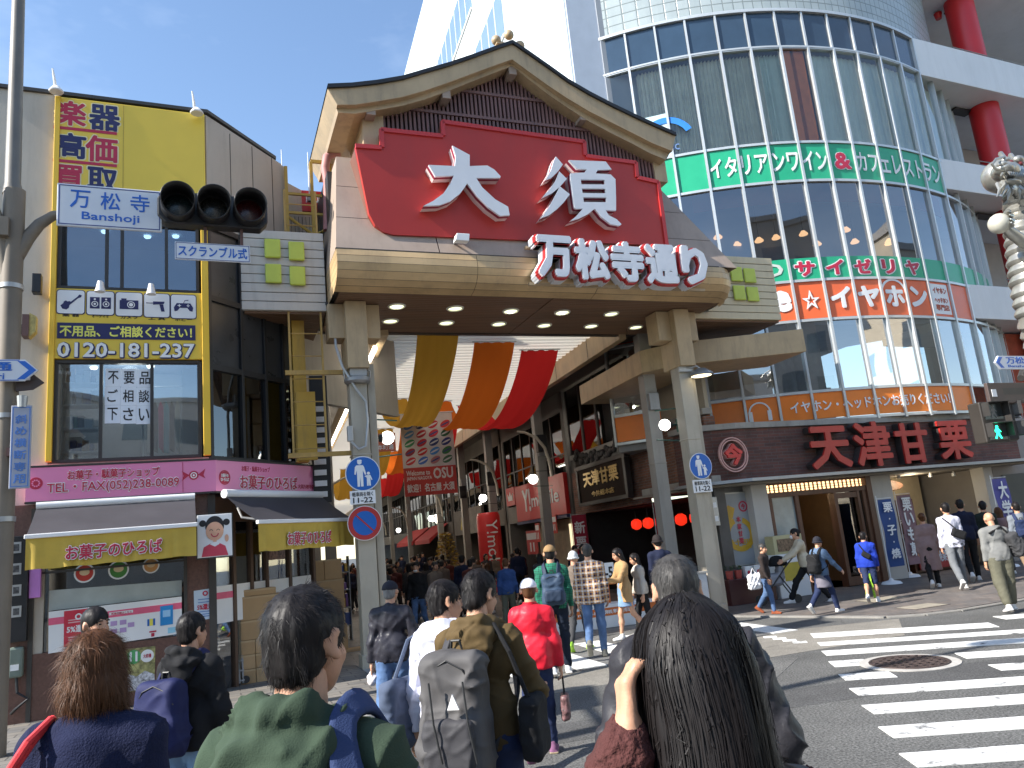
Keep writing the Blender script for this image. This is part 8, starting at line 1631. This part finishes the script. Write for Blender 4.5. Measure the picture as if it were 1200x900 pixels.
def strands(J,par,m,VF,n,length,seed=0,width=.0011,crown=(0,-.05,.11),lift=.35,skip=None,grav=.5,seg=4,jit=.25):
    V,F=VF;rng=np.random.default_rng(seed);s=J['s'];T=V[F];a=np.linalg.norm(np.cross(T[:,1]-T[:,0],T[:,2]-T[:,0]),axis=1);f=rng.choice(len(F),n,p=a/a.sum());u,v=rng.random((2,n,1));p=(T[f,0]*(1-u)+T[f,1]*u)*(1-v)+(T[f,3]*(1-u)+T[f,2]*u)*v
    N=vnormals(V,F)[F[f,0]];C_=hpt(J,*crown);t=p-C_;t-=N*(t*N).sum(1)[:,None];t/=np.linalg.norm(t,axis=1)[:,None]+1e-6;clump=np.stack([vnoise((p-J['head'])*45,11),vnoise((p-J['head'])*45,12),vnoise((p-J['head'])*45,13)],1)-.5;d=t+N*lift+rng.normal(0,jit,(n,3))+clump*.9;d/=np.linalg.norm(d,axis=1)[:,None]
    if skip is not None:ok=~skip((p-J['head'])@J['Rh']/s)|(rng.random(n)<.12);p,N,d=p[ok],N[ok],d[ok]
    n=len(p);L_=length*s*rng.uniform(.55,1.1,(n,1));w=np.cross(d,N);w/=np.linalg.norm(w,axis=1)[:,None]+1e-9;P=[]
    q=p-N*.004*s
    for j in range(seg+1):ww=w*width*s*(1-.85*j/seg);P+=[q-ww,q+ww];q=q+d*L_/seg;d=d-N*(lift*.9/seg)+np.array([0,0,-grav/seg]);d/=np.linalg.norm(d,axis=1)[:,None]
    A_=np.stack(P,1).reshape(-1,3);k=2*(seg+1);b=np.arange(n)[:,None]*k;Q=np.concatenate([b+np.array([2*j,2*j+1,2*j+3,2*j+2])for j in range(seg)])
    return MB().add(A_,Q).build('hair_strands',m,par,smooth=True)
def cap(J,par,m,vox=.011,beanie=False):
    s,R_=J['s'],J['Rh'];h=lambda x,y,z:hpt(J,x,y,z);z0=.02 if not beanie else-.005
    V,F=skin_mesh([('e',h(0,-.014,.026),(.090*s,.108*s,(.098 if not beanie else.112)*s),R_)],vox*s,.02,lambda X,Y,Z:-((X-h(0,0,z0)[0])*R_[0][2]+(Y-h(0,0,z0)[1])*R_[1][2]+(Z-h(0,0,z0)[2])*R_[2][2]));o=MB().add(relax(V,F,1),F).build('cap' if not beanie else 'beanie',m,par,smooth=True,sharp=60)
    if not beanie:V=[h(.07*math.sin(a)*r0,.06+(.045+.075*(r0-1)*4)*math.cos(a),.026-.012*(r0-1)*4)for r0 in(1.0,1.25)for a in np.linspace(-1.35,1.35,12)];b=MB().add(V,[(i,i+1,i+13,i+12)for i in range(11)]).build('peak',m,o);md=b.modifiers.new('t','SOLIDIFY');md.thickness=.006
    else:V,F=skin_mesh([('c',h(.088*math.cos(a),-.014+.105*math.sin(a),.0),h(.088*math.cos(a+.4),-.014+.105*math.sin(a+.4),.0),.016*s,.016*s)for a in np.arange(0,6.3,.4)],vox*s,.02);MB().add(V,F).build('brim',m,o,smooth=True)
    return o
def backpack(J,loc,rz,label,m,m2,vox=.012,w=.15,h=.22,d=.085,zc=.22,x=0.0,straps=True,group=None,seed=3,sides=(1,-1),so=0.0):
    s,R_=J['s'],J['R'];q=lambda a,b,c:J['pel']+R_@(np.array([a,b,c])*s);o=empty('backpack',label,'backpack',loc=loc,rz=rz,group=group);y=-.14*(.5+.5*J['w'])-d
    cloth('bag',[('b',q(x,y,zc),(w*s,d*s,h*s),R_,.06*s),('b',q(x,y-.01,zc-h*.45),(w*s,(d+.012)*s,h*.5*s),R_,.05*s)],vox*s,m,o,.03,None,.010*s,seed,fr=(8,8,8));cloth('pocket',[('b',q(x,y-d,zc-h*.42),(w*.82*s,.045*s,h*.40*s),R_,.035*s)],vox*s,m2,o,.02,None,.005*s,seed+1)
    k=MB();k.tube([q(x-w*.85,y-d*.8,zc+h*.35),q(x-w*.5,y-d*1.02,zc+h*.72),q(x,y-d,zc+h*.86),q(x+w*.5,y-d*1.02,zc+h*.72),q(x+w*.85,y-d*.8,zc+h*.35)],.004*s,6);k.tube([q(x-.03,y+d*.5,zc+h),q(x-.02,y+d*.4,zc+h+.04),q(x+.02,y+d*.4,zc+h+.04),q(x+.03,y+d*.5,zc+h)],.008*s,6);k.build('zip_and_loop',mat('zip_black',(.02,.02,.02),.5),o)
    if straps:
        for sd in sides:
            sx_=sd*.105*J['w'];pts=[q(x+sd*w*.55,y+d*.7,zc+h*.82),q(sx_,-.115,.50),q(sx_,-.03,.555),q(sx_,.06,.53),q(sx_+sd*.01,.125,.42),q(sx_+sd*.04,.13,.25),q(sx_+sd*.07,.02,.10),q(x+sd*w*.8,y+d,zc-h*.7)]
            for a,b in zip(pts,pts[1:]):pass
            V=[];n=len(pts)
            for i,p in enumerate(pts):
                t=pts[min(i+1,n-1)]-pts[max(i-1,0)];c=p-J['chest'];c[2]*=.35;nn=c-t*(c@t)/(t@t);nn/=np.linalg.norm(nn)+1e-9;si=np.cross(t,nn);si/=np.linalg.norm(si)+1e-9;p=p+nn*so*s;V+=[p-si*.033*s,p+si*.033*s]
            ob=MB().add(V,[(2*i,2*i+1,2*i+3,2*i+2)for i in range(n-1)]).build('strap',m2,o,smooth=True);md=ob.modifiers.new('sub','SUBSURF');md.levels=2;md.render_levels=2;md=ob.modifiers.new('t','SOLIDIFY');md.thickness=.014*s;md.offset=0
    return o
def at_px(px,py,Y):p=aty(px,py,Y);return(float(p[0]),float(p[1])),float(p[2])
# ================================================================ the people in the picture
navy_denim=fabric('dark_denim',(38,48,78),var=.2);denim=fabric('denim',(78,102,138),var=.3);pale_denim=fabric('pale_denim',(112,138,168),var=.25);blackc=fabric('black',(28,28,30));charcoal=fabric('charcoal',(62,62,64));white_shoe=mat('white_shoe',(.70,.68,.66),.5);dark_shoe=mat('dark_shoe',(.05,.045,.04),.5)
def mk(label,px,py,Y,rz,tm,lm,hs='short',hm=hair_black,near=False,face=False,legs=((14,10),(-12,25)),arms=((6,8,14),(-6,8,14)),lean=3,yaw=0,pitch=0,w=1.0,lw=None,hem=.06,loose=1.0,flare=1.0,sleeve=.97,collar=0,fit=1.0,end=.95,shoe=white_shoe,sole=None,skirt=None,bare=False,capm=None,beanie=False,amp=.006,vox=None,hoodm=None,cut=1.0,group=None,zg=.03,curl=.5,tn='jacket'):
    (x,y),H=at_px(px,py,Y);H=max(1.0,H-zg)+.02*(capm is None)*0;J=skeleton(H,legs,arms,lean,yaw,pitch,w);s=J['s'];v=vox or min(.018,max(.0085,.0022*Y));r=rad(rz)
    hx=J['Rh']@np.zeros(3)+J['head'];x-=hx[0]*math.cos(r)-hx[1]*math.sin(r);y-=hx[0]*math.sin(r)+hx[1]*math.cos(r)
    # feet stand on the ground where the head is seen; the topmost point keeps its seen height
    tall=J['head'][2]+.125*s;J=skeleton(H*H/tall,legs,arms,lean,yaw,pitch,w);s=J['s'];L0=(x,y,zg)
    if lw:
        t=aty(*lw[:3])-np.array(L0);t=np.array([t[0]*math.cos(r)+t[1]*math.sin(r),-t[0]*math.sin(r)+t[1]*math.cos(r),t[2]]);a=J['sh',-1];d=t-a;l=np.linalg.norm(d);l1,l2=.285*s,.245*s;l=min(l,(l1+l2)*.995);u=d/np.linalg.norm(d);q=(l1*l1-l2*l2+l*l)/(2*l);lo_=lambda v:np.array([v[0]*math.cos(r)+v[1]*math.sin(r),-v[0]*math.sin(r)+v[1]*math.cos(r),v[2]]);J['el',-1]=lo_(aty(*lw[4])-np.array(L0));J['wr',-1]=a+u*l;h=np.array(lw[3]);J['hd',-1]=h/np.linalg.norm(h)
    sd=int(px*7+py)
    o=body(J,'person',label,L0,r,near,bare,False,face,group,curl)
    if lm is not None:trousers(J,o,lm,v,fit,sd,'trousers',end)
    if skirt:m_,ln,fl=skirt;z0=J['pel'][2]-ln*s;cloth('skirt',[('c',J['pel']+(0,0,.1*s),J['pel']+(0,0,-ln*s),.125*s,.15*s*fl),('e',J['pel'],(.15*s,.12*s,.12*s))],v*s,m_,o,.03,lambda X,Y,Z:z0-Z,.006,sd)
    if tm is not None:top(J,o,tm,v,hem,loose,sd+1,tn,sleeve,collar,amp,.04,flare)
    if hoodm:hood(J,o,hoodm,v)
    shoes(J,o,shoe,.012,sole)
    if capm is not None:
        cap(J,o,capm,.012,beanie)
        if hs:hair(J,o,hm,'tidy' if hs=='short' else hs,.012,sd)[0]
    elif hs:
        ho,VF=hair(J,o,hm,hs,.0085 if near else.012,sd)
        if near:strands(J,o,hm,VF,*near)
    return o,J,L0,r
def carried(name,label,cat,J,L0,r):return empty(name,label,cat,loc=L0,rz=r)
sc=lambda J,x,y,z:J['pel']+J['R']@(np.array([x,y,z])*J['s'])
# woman in navy with a red tote
navy_knit=fabric('navy_knit',(24,30,58),.95,.6,150)
o,J,L0,r=mk('woman with a wavy brown bob in a navy knit sweater carrying a red tote',116,737,2.75,4,navy_knit,blackc,'bob',hair_brown,(9000,.07,1,.0009,(0,-.03,.12),.25,None,1.2,4,.35),loose=1.16,hem=.02,flare=1.1,sleeve=.9,yaw=-6,zg=0,tn='sweater',sole=white_shoe)
tr=fabric('tote_red',(205,60,65),.7);t=carried('tote_bag','coral red tote bag hanging from the left shoulder of the woman in navy','bag',J,L0,r)
cloth('bag',[('b',sc(J,-.25,-.17,.06),(.15*J['s'],.06,.17),None,.04),('c',sc(J,-.30,-.17,.2),sc(J,-.2,-.17,.2),.05,.05)],.009,tr,t,.05,None,.012,4)
for dy in(-.10,-.03):MB().tube([sc(J,-.27,-.19+dy*.3,.2),sc(J,-.20,-.16+dy*.3,.36),sc(J,-.135,-.10+dy*.5,.485),sc(J,-.125,-.02+dy*.2,.535),sc(J,-.14,.09,.48),sc(J,-.2,.12,.3)],.013,8).build('handle',tr,t,smooth=True)
# man in the green hoodie, close by
green_hood=fabric('green_hoodie',(52,66,52),.95,.22,260,.08)
o,J,L0,r=mk('man with thinning black hair in a dark green hoodie with a navy strap',357,684,1.86,-14,green_hood,charcoal,'tidy',hair_black,(16000,.030,2,.0007,(0,-.055,.10),.14,lambda q:(q[:,0]+.006)**2/.0009+(q[:,1]+.045)**2/.0018+(q[:,2]-.10)**2/.002<1,.35,3,.16),loose=1.2,w=1.0,amp=.009,vox=.0085,yaw=-4,zg=0,tn='hoodie')
hood(J,o,green_hood,.0075,1.12,9)
b_=backpack(J,L0,r,'navy shoulder bag with broad padded strap on the man in the green hoodie',fabric('bag_navy',(38,50,82),.8,.2,300),fabric('strap_navy',(46,60,96),.8,.3,300),.012,.12,.17,.05,.02,.22,True,None,5,(1,),.035)
# man with the navy backpack
o,J,L0,r=mk('man in black hoodie and pale jeans with a navy backpack walking along the left pavement',226,717,5.05,-14,blackc,pale_denim,'short',hair_black,(5000,.03,3,.0013,(0,-.05,.11),.14,None,.4,3,.15),legs=((14,4),(-12,14)),loose=1.1,w=1.04,fit=1.2,yaw=-12,zg=.05,hoodm=blackc,arms=((4,14,10),(-4,12,14)))
nb_=fabric('pack_navy',(30,35,74),.7);b_=backpack(J,L0,r,'navy school style backpack with round badges on the man in black',nb_,nb_,.011,.165,.23,.085,.17,-.04)
for x,z,c in((-.12,.16,'sky_ink'),(-.01,.18,'pale_pink'),(.06,.0,'hanger_brown')):p=sc(J,-.04+x,-.14-.085-.145,z);MB().lathe(tuple(p),[(0,-.012),(.03,-.010),(.032,.03)],16,0,'y').build('badge',MATS[c],b_)
mk('man in glasses and a dark grey jacket half hidden behind the woman in navy',113,711,5.5,-112,charcoal,denim,'short',face=True,zg=.05)
mk('child in a yellow jacket reaching up with a phone over the cartons',314,676,14.1,-40,fabric('yellow_coat',(215,150,30)),denim,'short',arms=((62,12,70),(40,10,60)),zg=.05)
# man in cap and black windbreaker
sheen=fabric('windbreaker',(44,43,50),.42,.2,40)
o,J,L0,r=mk('man in a black cap, windbreaker and faded jeans walking towards the arcade',457,680,8.3,-6,sheen,denim,'short',hair_white,legs=((16,6),(-14,30)),arms=((-4,20,26),(-6,10,10)),w=1.08,loose=1.12,collar=.03,capm=fabric('cap_charcoal',(40,40,48)),amp=.009,fit=1.15,shoe=dark_shoe,zg=0,yaw=-8)
t=carried('plastic_bag','crumpled clear plastic bag in the left hand of the man in the black cap','bag',J,L0,r);p=J['wr',-1]+J['hd',-1]*.14;cloth('bag',[('e',p,(.06,.05,.07)),('c',p,p+(0,0,.09),.03,.015)],.01,mat('clear_plastic',(.55,.5,.5),.2,0,.3,20),t,.03,None,.02,6)
# the two young men
wh=fabric('white_hoodie',(205,205,218));o,J,L0,r=mk('young man in a white hoodie looking right with a denim tote under his arm',521,679,4.75,-24,wh,fabric('sage',(112,112,100)),'short',hair_black,(7000,.035,4,.0011,(0,-.05,.11),.15,None,.5,3,.16),yaw=-38,legs=((16,10),(-10,20)),arms=((6,10,12),(-2,14,8)),hoodm=wh,zg=0,fit=1.12,shoe=dark_shoe,face=True,tn='hoodie')
t=carried('denim_tote','grey blue denim tote hanging at the side of the young man in white','bag',J,L0,r);tm_=fabric('tote_denim',(75,85,105));cloth('bag',[('b',sc(J,-.30,-.07,.05),(.045,.15,.20),None,.03)],.010,tm_,t,.02,None,.008,5);MB().tube([sc(J,-.30,-.12,.24),sc(J,-.23,-.06,.47),sc(J,-.16,-.02,.52),sc(J,-.2,.06,.42),sc(J,-.29,.04,.24)],.012,6).build('handle',tm_,t,smooth=True)
olive=fabric('olive_hoodie',(82,66,40));o,J,L0,r=mk('young man in an olive hoodie with a big grey backpack looking down to the right',561,668,4.25,-16,olive,navy_denim,'short',hair_black,(8000,.035,5,.0011,(0,-.05,.11),.16,None,.5,3,.18),yaw=-22,pitch=-12,legs=((10,6),(-16,22)),arms=((14,20,62,20),(10,10,30)),hoodm=olive,zg=0,fit=1.12,w=1.06,tn='hoodie',shoe=dark_shoe)
gp1=fabric('pack_grey',(78,76,76),.65);b_=backpack(J,L0,r,'large charcoal backpack with side pockets on the young man in olive',gp1,fabric('pack_dark',(58,57,60),.65),.009,.16,.29,.10,.14,-.05);p=sc(J,.0,-.40,.22);MB().prism([(p[0]-.03,p[2]-.04),(p[0]+.03,p[2]-.04),(p[0],p[2]+.03)],p[1]-.01,p[1]).build('charm',white_shoe,b_)
for dx in(-.07,.1):MB().tube([sc(J,dx-.05,-.40,.30),sc(J,dx-.03,-.41,.12),sc(J,dx,-.40,-.05)],.005,6).build('zip',MATS['zip_black'],b_)
t=carried('sling_bag','small black sling bag at the right hip of the young man in olive','bag',J,L0,r);cloth('bag',[('b',sc(J,.27,-.02,.04),(.05,.12,.15),None,.03)],.01,blackc,t,.02,None,.006,7);MB().tube([sc(J,.27,-.1,.18),sc(J,.2,-.13,.4),sc(J,.12,-.10,.53),sc(J,.1,.1,.45),sc(J,.25,.1,.18)],.012,6).build('strap',blackc,t)
# woman in the red jacket
redj=fabric('red_jacket',(205,34,52),.45,.3,28);o,J,L0,r=mk('woman in a quilted red jacket and white cap walking away with a small handbag',618,677,7.3,-4,redj,navy_denim,'short',hair_brown,legs=((14,4),(-16,34)),arms=((2,12,8),(10,16,45,20)),collar=.05,capm=mat('cap_white',(.72,.70,.74),.7),loose=1.14,hem=.08,amp=.007,fit=.92,shoe=fabric('purple_shoe',(120,80,110)),sole=mat('sole_tan',(.35,.28,.18),.6),zg=0,w=.98,yaw=6)
t=carried('handbag','small black patterned handbag in the right hand of the woman in red','bag',J,L0,r);p=J['wr',1]+J['hd',1]*.1;cloth('bag',[('b',p+(0,.02,-.26),(.04,.10,.11),None,.03)],.01,mat('bag_pattern',(.14,.07,.07),.5,0,.9,28),t,.02,None,.004,3)
for dy in(-.04,.07):MB().tube([p+(0,dy,-.16),p+(0,dy*.6,-.05),p+(0,.0,.0)],.008,6).build('handle',blackc,t)
# pair ahead under the gate
o,J,L0,r=mk('man in a green checked shirt and beige cap with a blue grey backpack',643,638,11.3,-2,plaid('plaid_green',(20,92,72),(14,50,42),(40,130,100),3),fabric('ink_denim',(26,34,48)),'short',capm=fabric('cap_beige',(140,112,78)),legs=((10,4),(-10,12)),sole=white_shoe,w=1.05,zg=.01)
backpack(J,L0,r,'blue grey boxy backpack on the man in the green checked shirt',fabric('pack_teal',(52,68,88),.6),fabric('pack_teal_dark',(40,52,70),.6),.014,.15,.21,.07,.2)
mk('man in a loose navy, white and mustard plaid shirt and blue jeans',687,637,12.5,-6,plaid('plaid_multi',(44,36,66),(215,205,195),(190,140,70),1.7),denim,'short',hair_grey,legs=((6,2),(-14,40)),w=1.08,loose=1.14,hem=.12,shoe=fabric('grey_shoe',(110,108,100)),zg=.01)
mk('person in a white knit cap and lime shoes behind the plaid shirt',671,646,13.4,-20,fabric('taupe',(110,98,88)),charcoal,None,capm=fabric('knit_white',(205,205,205)),beanie=True,shoe=mat('lime_shoe',(.35,.65,.05),.5),zg=.01)
mk('woman with long dark hair in a camel cardigan and denim skirt handing out leaflets',722,642,14.0,105,fabric('camel',(165,132,92)),None,'long',hair_black,face=True,skirt=(pale_denim,.30,1.05),bare=True,arms=((24,6,70),(30,6,68)),hem=.22,pitch=-14,zg=.01,tn='cardigan')
mk('woman with black hair in a pale grey sweater and black trousers beside the camel cardigan',742,648,14.3,95,fabric('pale_sweater',(178,170,160)),blackc,'long',hair_black,face=True,hem=.05,loose=1.15,pitch=-14,zg=.01,tn='sweater')
mk('tall man in a navy coat and dark hat behind the grey haired man',769,627,14.4,8,fabric('navy_coat',(28,34,56)),charcoal,'short',capm=fabric('felt_hat',(38,32,32)),beanie=True,zg=.01)
# near right: grey haired man and the long haired woman
jk=fabric('storm_jacket',(44,43,47),.5,.2,60);o,J,L0,r=mk('grey haired man in a dark padded jacket just ahead of the long haired woman',787,649,2.95,-4,jk,blackc,'tidy',hair_grey,(12000,.030,6,.0008,(0,-.05,.10),.14,lambda q:(q[:,0]**2/.0012+(q[:,1]+.02)**2/.0022+(q[:,2]-.11)**2/.001)<1,.35,3,.16),w=1.12,loose=1.32,collar=.05,amp=.010,zg=0,vox=.009,arms=((-4,20,34,8),(-4,20,34,8)),hem=.14)
backpack(J,L0,r,'black rucksack with grey patches on the grey haired man',jk,blackc,.012,.16,.2,.07,.10,-.06)
fl=fabric('brown_fleece',(72,42,40),1.0,1.0,90,.3)
o,J,L0,r=mk('woman with long straight black hair and a brown fleece sleeve raising her left hand',800,703,1.46,6,fabric('grey_vest',(96,92,90)),blackc,None,hair_black,True,arms=((6,8,14),(38,12,122,4)),w=.96,zg=0,vox=.008,curl=.62,pitch=-4,sleeve=-.25,lw=(737,866,1.40,(.10,.25,1.0),(698,990,1.46)),tn='jacket')
s=J['s'];ho,VF=hair(J,o,hair_black,'long',.008,3)
for sd in(1,-1):cloth('fleece_sleeve',[('c',J['sh',sd],J['el',sd],.072*s,.064*s),('c',J['el',sd],J['el',sd]*.1+J['wr',sd]*.9,.062*s,.050*s)],.008,fl,o,.03,None,.005,8,(),(38,38,38))
def long_hair(n,seed,width):
    rng=np.random.default_rng(seed);R_=J['Rh'];a=rng.uniform(-2.75,2.75,n)-math.pi/2;el=rng.uniform(.15,1.45,n);d=np.stack([np.cos(a)*np.cos(el),np.sin(a)*np.cos(el),np.sin(el)],1);front=(d[:,1]>.55)&(d[:,2]<.75);d=d[~front];n=len(d)
    rad_=np.array([.083,.100,.100])*s;q=d*rad_+np.array([0,-.014,.022])*s;side=np.where(np.abs(d[:,:1])>.02,np.sign(d[:,:1]),1);v=np.stack([d[:,0]*.7,d[:,1]*.7-.15,0*d[:,2]],1)+rng.normal(0,.06,(n,3));P=[q];L_=rng.uniform(.30,.46,(n,1))*s;m=22;ph_=rng.uniform(0,6,(n,1));off=rng.uniform(0,.016,n)*s;fly=(rng.random((n,1))<.03)*1.0
    Vb=[((0,-.014,.02),(.086,.104,.104)),((0,-.05,-.10),(.085,.06,.16)),((0,-.03,-.30),(.24,.125,.15))]
    for j in range(m):
        v=v*.55+np.array([0,0,-1.0])*.45+rng.normal(0,.035,(n,3));q=q+v/np.linalg.norm(v,axis=1)[:,None]*L_/m
        for c,e in Vb:
            x=(q-np.array(c)*s)/(np.array(e)*s+off[:,None]);l=np.linalg.norm(x,axis=1)[:,None];q=np.where(l<1,np.array(c)*s+x/np.maximum(l,1e-6)*(np.array(e)*s+off[:,None]),q)
        P.append(q+.020*s*(np.stack([vnoise(q*np.array([28,28,6])/s,5),vnoise(q*np.array([28,28,6])/s,6),vnoise(q*9/s,7)],1)-.5)+fly*rng.normal(0,.006,(n,3))*s*min(1,j/5))
    W_=np.cross(P[m//2]-P[0],d);W_/=np.linalg.norm(W_,axis=1)[:,None]+1e-9;A_=[]
    for j,q in enumerate(P):ww=W_*width*s*(1 if j<m-4 else(m+1-j)/6);g=J['head']+q@R_.T;A_+=[g-ww,g+ww]
    k=len(A_);A_=np.stack(A_,1).reshape(-1,3);b=np.arange(n)[:,None]*k;Q=np.concatenate([b+np.array([2*j,2*j+1,2*j+3,2*j+2])for j in range(m)]);MB().add(A_,Q).build('hair_strands',hair_black,o,smooth=True)
long_hair(8500,3,.0010)
# right pavement
mk('grey haired old woman in a dark jacket and jeans carrying a white carrier bag',893,637,15.6,-128,fabric('dark_brown',(50,42,40)),denim,'short',hair_grey,face=True,shoe=fabric('tan_shoe',(130,70,45)),w=.95)
p=gz(884,700,.0);t=empty('carrier_bag','white plastic carrier bag held by the grey haired old woman','bag',loc=(float(aty(884,682,15.35)[0]),15.35,float(aty(884,682,15.35)[2])));cloth('bag',[('b',(0,0,0),(.13,.07,.15),None,.06)],.014,mat('bag_white',(.6,.6,.62),.4),t,.03,None,.02,3);MB().tube([(-.06,0,.13),(0,0,.26),(.06,0,.13)],.01,6).build('handle',MATS['bag_white'],t)
o,J,L0,r=mk('woman in a white face mask and cream jacket leaning to push a stroller',930,619,16.9,82,fabric('cream_jacket',(190,178,155)),blackc,'bun',hair_black,face=True,legs=((34,10),(-22,14)),arms=((40,6,22),(44,6,20)),lean=10,loose=1.1)
MB().ell(hpt(J,0,.085,-.05),(.05,.035,.045),14,10,0,Matrix([list(q)for q in J['Rh']])).build('face_mask',white_shoe,o,smooth=True)
st=empty('stroller','grey baby stroller with dark hood and small wheels before the masked woman','stroller',loc=(float(gz(913,707,.03)[0]),float(gz(913,707,.03)[1]),.03),rz=rad(85));k=MB()
for x in(-.2,.2):k.tube([(x,-.45,1.0),(x,-.2,.75),(x,.35,.12)],.014,8);k.tube([(x,-.05,.6),(x,-.35,.1)],.014,8)
k.tube([(-.2,-.45,1.0),(.2,-.45,1.0)],.018,8).build('frame',dark_metal,st);cloth('seat',[('b',(0,.08,.5),(.19,.22,.13),None,.08),('b',(0,-.12,.68),(.18,.06,.2),None,.05)],.016,fabric('seat_grey',(150,150,155)),st);cloth('hood',[('e',(0,-.1,.82),(.2,.2,.18))],.016,blackc,st,.03,lambda X,Y,Z:.78-Z)
for x in(-.2,.2):
    for y in(.36,-.36):MB().lathe((x,y,.09),[(0,-.02),(.085,-.02),(.09,0),(.085,.02),(0,.02)],16,0,'x').build('wheel',dark_metal,st)
o,J,L0,r=mk('woman in a dark hat, denim shirt and grey tunic striding right with a black backpack',957,629,14.9,-58,fabric('chambray',(82,102,128)),navy_denim,None,capm=fabric('hat_dark',(40,40,48)),beanie=True,skirt=(fabric('tunic_grey',(112,108,118)),.32,1.15),legs=((20,6),(-18,30)),arms=((26,18,20),(-20,10,20)));backpack(J,L0,r,'black backpack with a white mark on the woman in the dark hat',blackc,blackc,.015,.15,.22,.08,.2)
o,J,L0,r=mk('boy in a bright blue top and denim shorts with a small black sling bag',1010,623,15.9,-28,fabric('bright_blue',(32,58,160)),navy_denim,'short',bare=True,end=.12,legs=((4,4),(-22,12)),loose=1.15,hem=.08)
t=carried('sling_bag','small black sling bag across the back of the boy in blue','bag',J,L0,r);cloth('bag',[('b',sc(J,.02,-.17,.22),(.09,.04,.055),Matrix.Rotation(.6,3,'Y'),.03)],.012,blackc,t,.02,None,0);MB().tube([sc(J,-.12,-.12,.5),sc(J,.02,-.19,.25),sc(J,.14,-.12,.08)],.012,6).build('strap',blackc,t)
mk('child in lime leggings mostly hidden behind the boy in blue',1013,650,16.6,-30,fabric('dusk_blue',(40,60,120)),mat('lime_cloth',(.32,.60,.05),.8),'short',shoe=MATS['lime_shoe'])
mk('woman in a long mauve coat and black leggings near the banner flags',1079,601,17.4,-20,fabric('mauve_coat',(135,112,110)),blackc,'bun',hair_brown,hem=.52,loose=1.08,flare=1.1,tn='coat')
o,J,L0,r=mk('man in a white shirt and grey trousers with a black shoulder bag',1106,589,16.7,-10,fabric('white_shirt',(195,195,210)),fabric('mid_grey',(105,108,112)),'short',legs=((8,2),(-14,26)),hem=.1,amp=.006,fit=1.1)
t=carried('shoulder_bag','black shoulder bag slung behind the man in the white shirt','bag',J,L0,r);cloth('bag',[('b',sc(J,.08,-.2,.16),(.14,.05,.09),Matrix.Rotation(.45,3,'Y'),.04)],.014,blackc,t,.02,None,.004);MB().tube([sc(J,-.13,-.10,.50),sc(J,0,-.17,.33),sc(J,.1,-.18,.2)],.014,6).build('strap',blackc,t)
mk('man in a dark navy jacket at the stall behind the white shirt',1123,585,18.0,-20,fabric('navy_blazer',(26,30,50)),blackc,'short')
o,J,L0,r=mk('stocky man with cropped hair in a grey sweater and khaki cargo trousers',1157,600,13.1,-4,fabric('grey_sweater',(118,118,116)),fabric('khaki',(92,90,76)),None,w=1.14,loose=1.12,fit=1.5,end=.8,legs=((8,2),(-8,8)),pitch=-14,amp=.007,tn='sweater');t=carried('shoulder_bag','dark grey slouchy shoulder bag on the right side of the stocky man','bag',J,L0,r);cloth('bag',[('b',sc(J,.27,-.1,.2),(.09,.15,.2),Matrix.Rotation(-.4,3,'Y'),.06)],.014,charcoal,t,.02,None,.012,8);MB().tube([sc(J,.2,-.14,.36),sc(J,.10,-.10,.52),sc(J,-.14,-.14,.42)],.018,6).build('strap',blackc,t)
mk('customer in a dark green jacket facing the stall counter',1150,587,18.3,-25,fabric('dark_green',(40,48,42)),blackc,'short');mk('customer with long brown hair in a dusty pink top at the stall',1168,594,18.7,-15,fabric('dusty_pink',(130,105,105)),charcoal,'long',hair_brown)
o,J,L0,r=mk('man in a grey shirt with a navy backpack at the right edge of the stall',1189,588,17.2,-20,fabric('grey_shirt',(110,116,124)),fabric('beige_trousers',(120,100,80)),'short');backpack(J,L0,r,'navy backpack with a white mark on the man at the right edge',fabric('pack_ink',(30,42,72)),navy_denim,.015,.15,.2,.08,.2)
# inside the arcade
a0,J,L0,r=mk('man in a black cardigan with a lowered face mask walking out of the arcade',487,658,17.5,172,blackc,denim,'short',face=True,zg=.01);MB().ell(hpt(J,0,.075,-.085),(.05,.035,.03),12,8).build('face_mask',white_shoe,a0)
mk('person in a blue quilted vest and khaki trousers walking into the arcade',592,654,17.2,-6,fabric('blue_vest',(48,72,120)),fabric('khaki',(92,90,76)),'short',hair_brown,zg=.01)
D='shopper among the crowd deep inside the shaded arcade';GRP='shoppers deep inside the arcade'
pr=[mk(D,x,y,Y,h,t_,l_,hs,hm,vox=.019,group=GRP,zg=.01)[0]for x,y,Y,h,t_,l_,hs,hm in((447,662,20,178,charcoal,blackc,'long',hair_black),(541,650,19.5,-8,fabric('navy_coat',(28,34,56)),blackc,'short',hair_black),(462,662,23,170,fabric('maroon',(80,40,38)),charcoal,'short',hair_black),(517,656,22,10,fabric('taupe',(110,98,88)),denim,'short',hair_grey),(476,664,26,185,blackc,charcoal,'long',hair_brown))]
rr=random.Random(21)
for i in range(74):y=3.6+36*(i/74)**1.4+rr.uniform(0,1.5);x=rr.uniform(-6.2,-.7);p=A.w(x,y,.01);copy_thing(pr[i%5],loc=tuple(p),rz=rad(17.8+(180 if rr.random()<.5 else 0)+rr.uniform(-25,25)),scale=rr.uniform(.93,1.05))
bpy.context.view_layer.update()
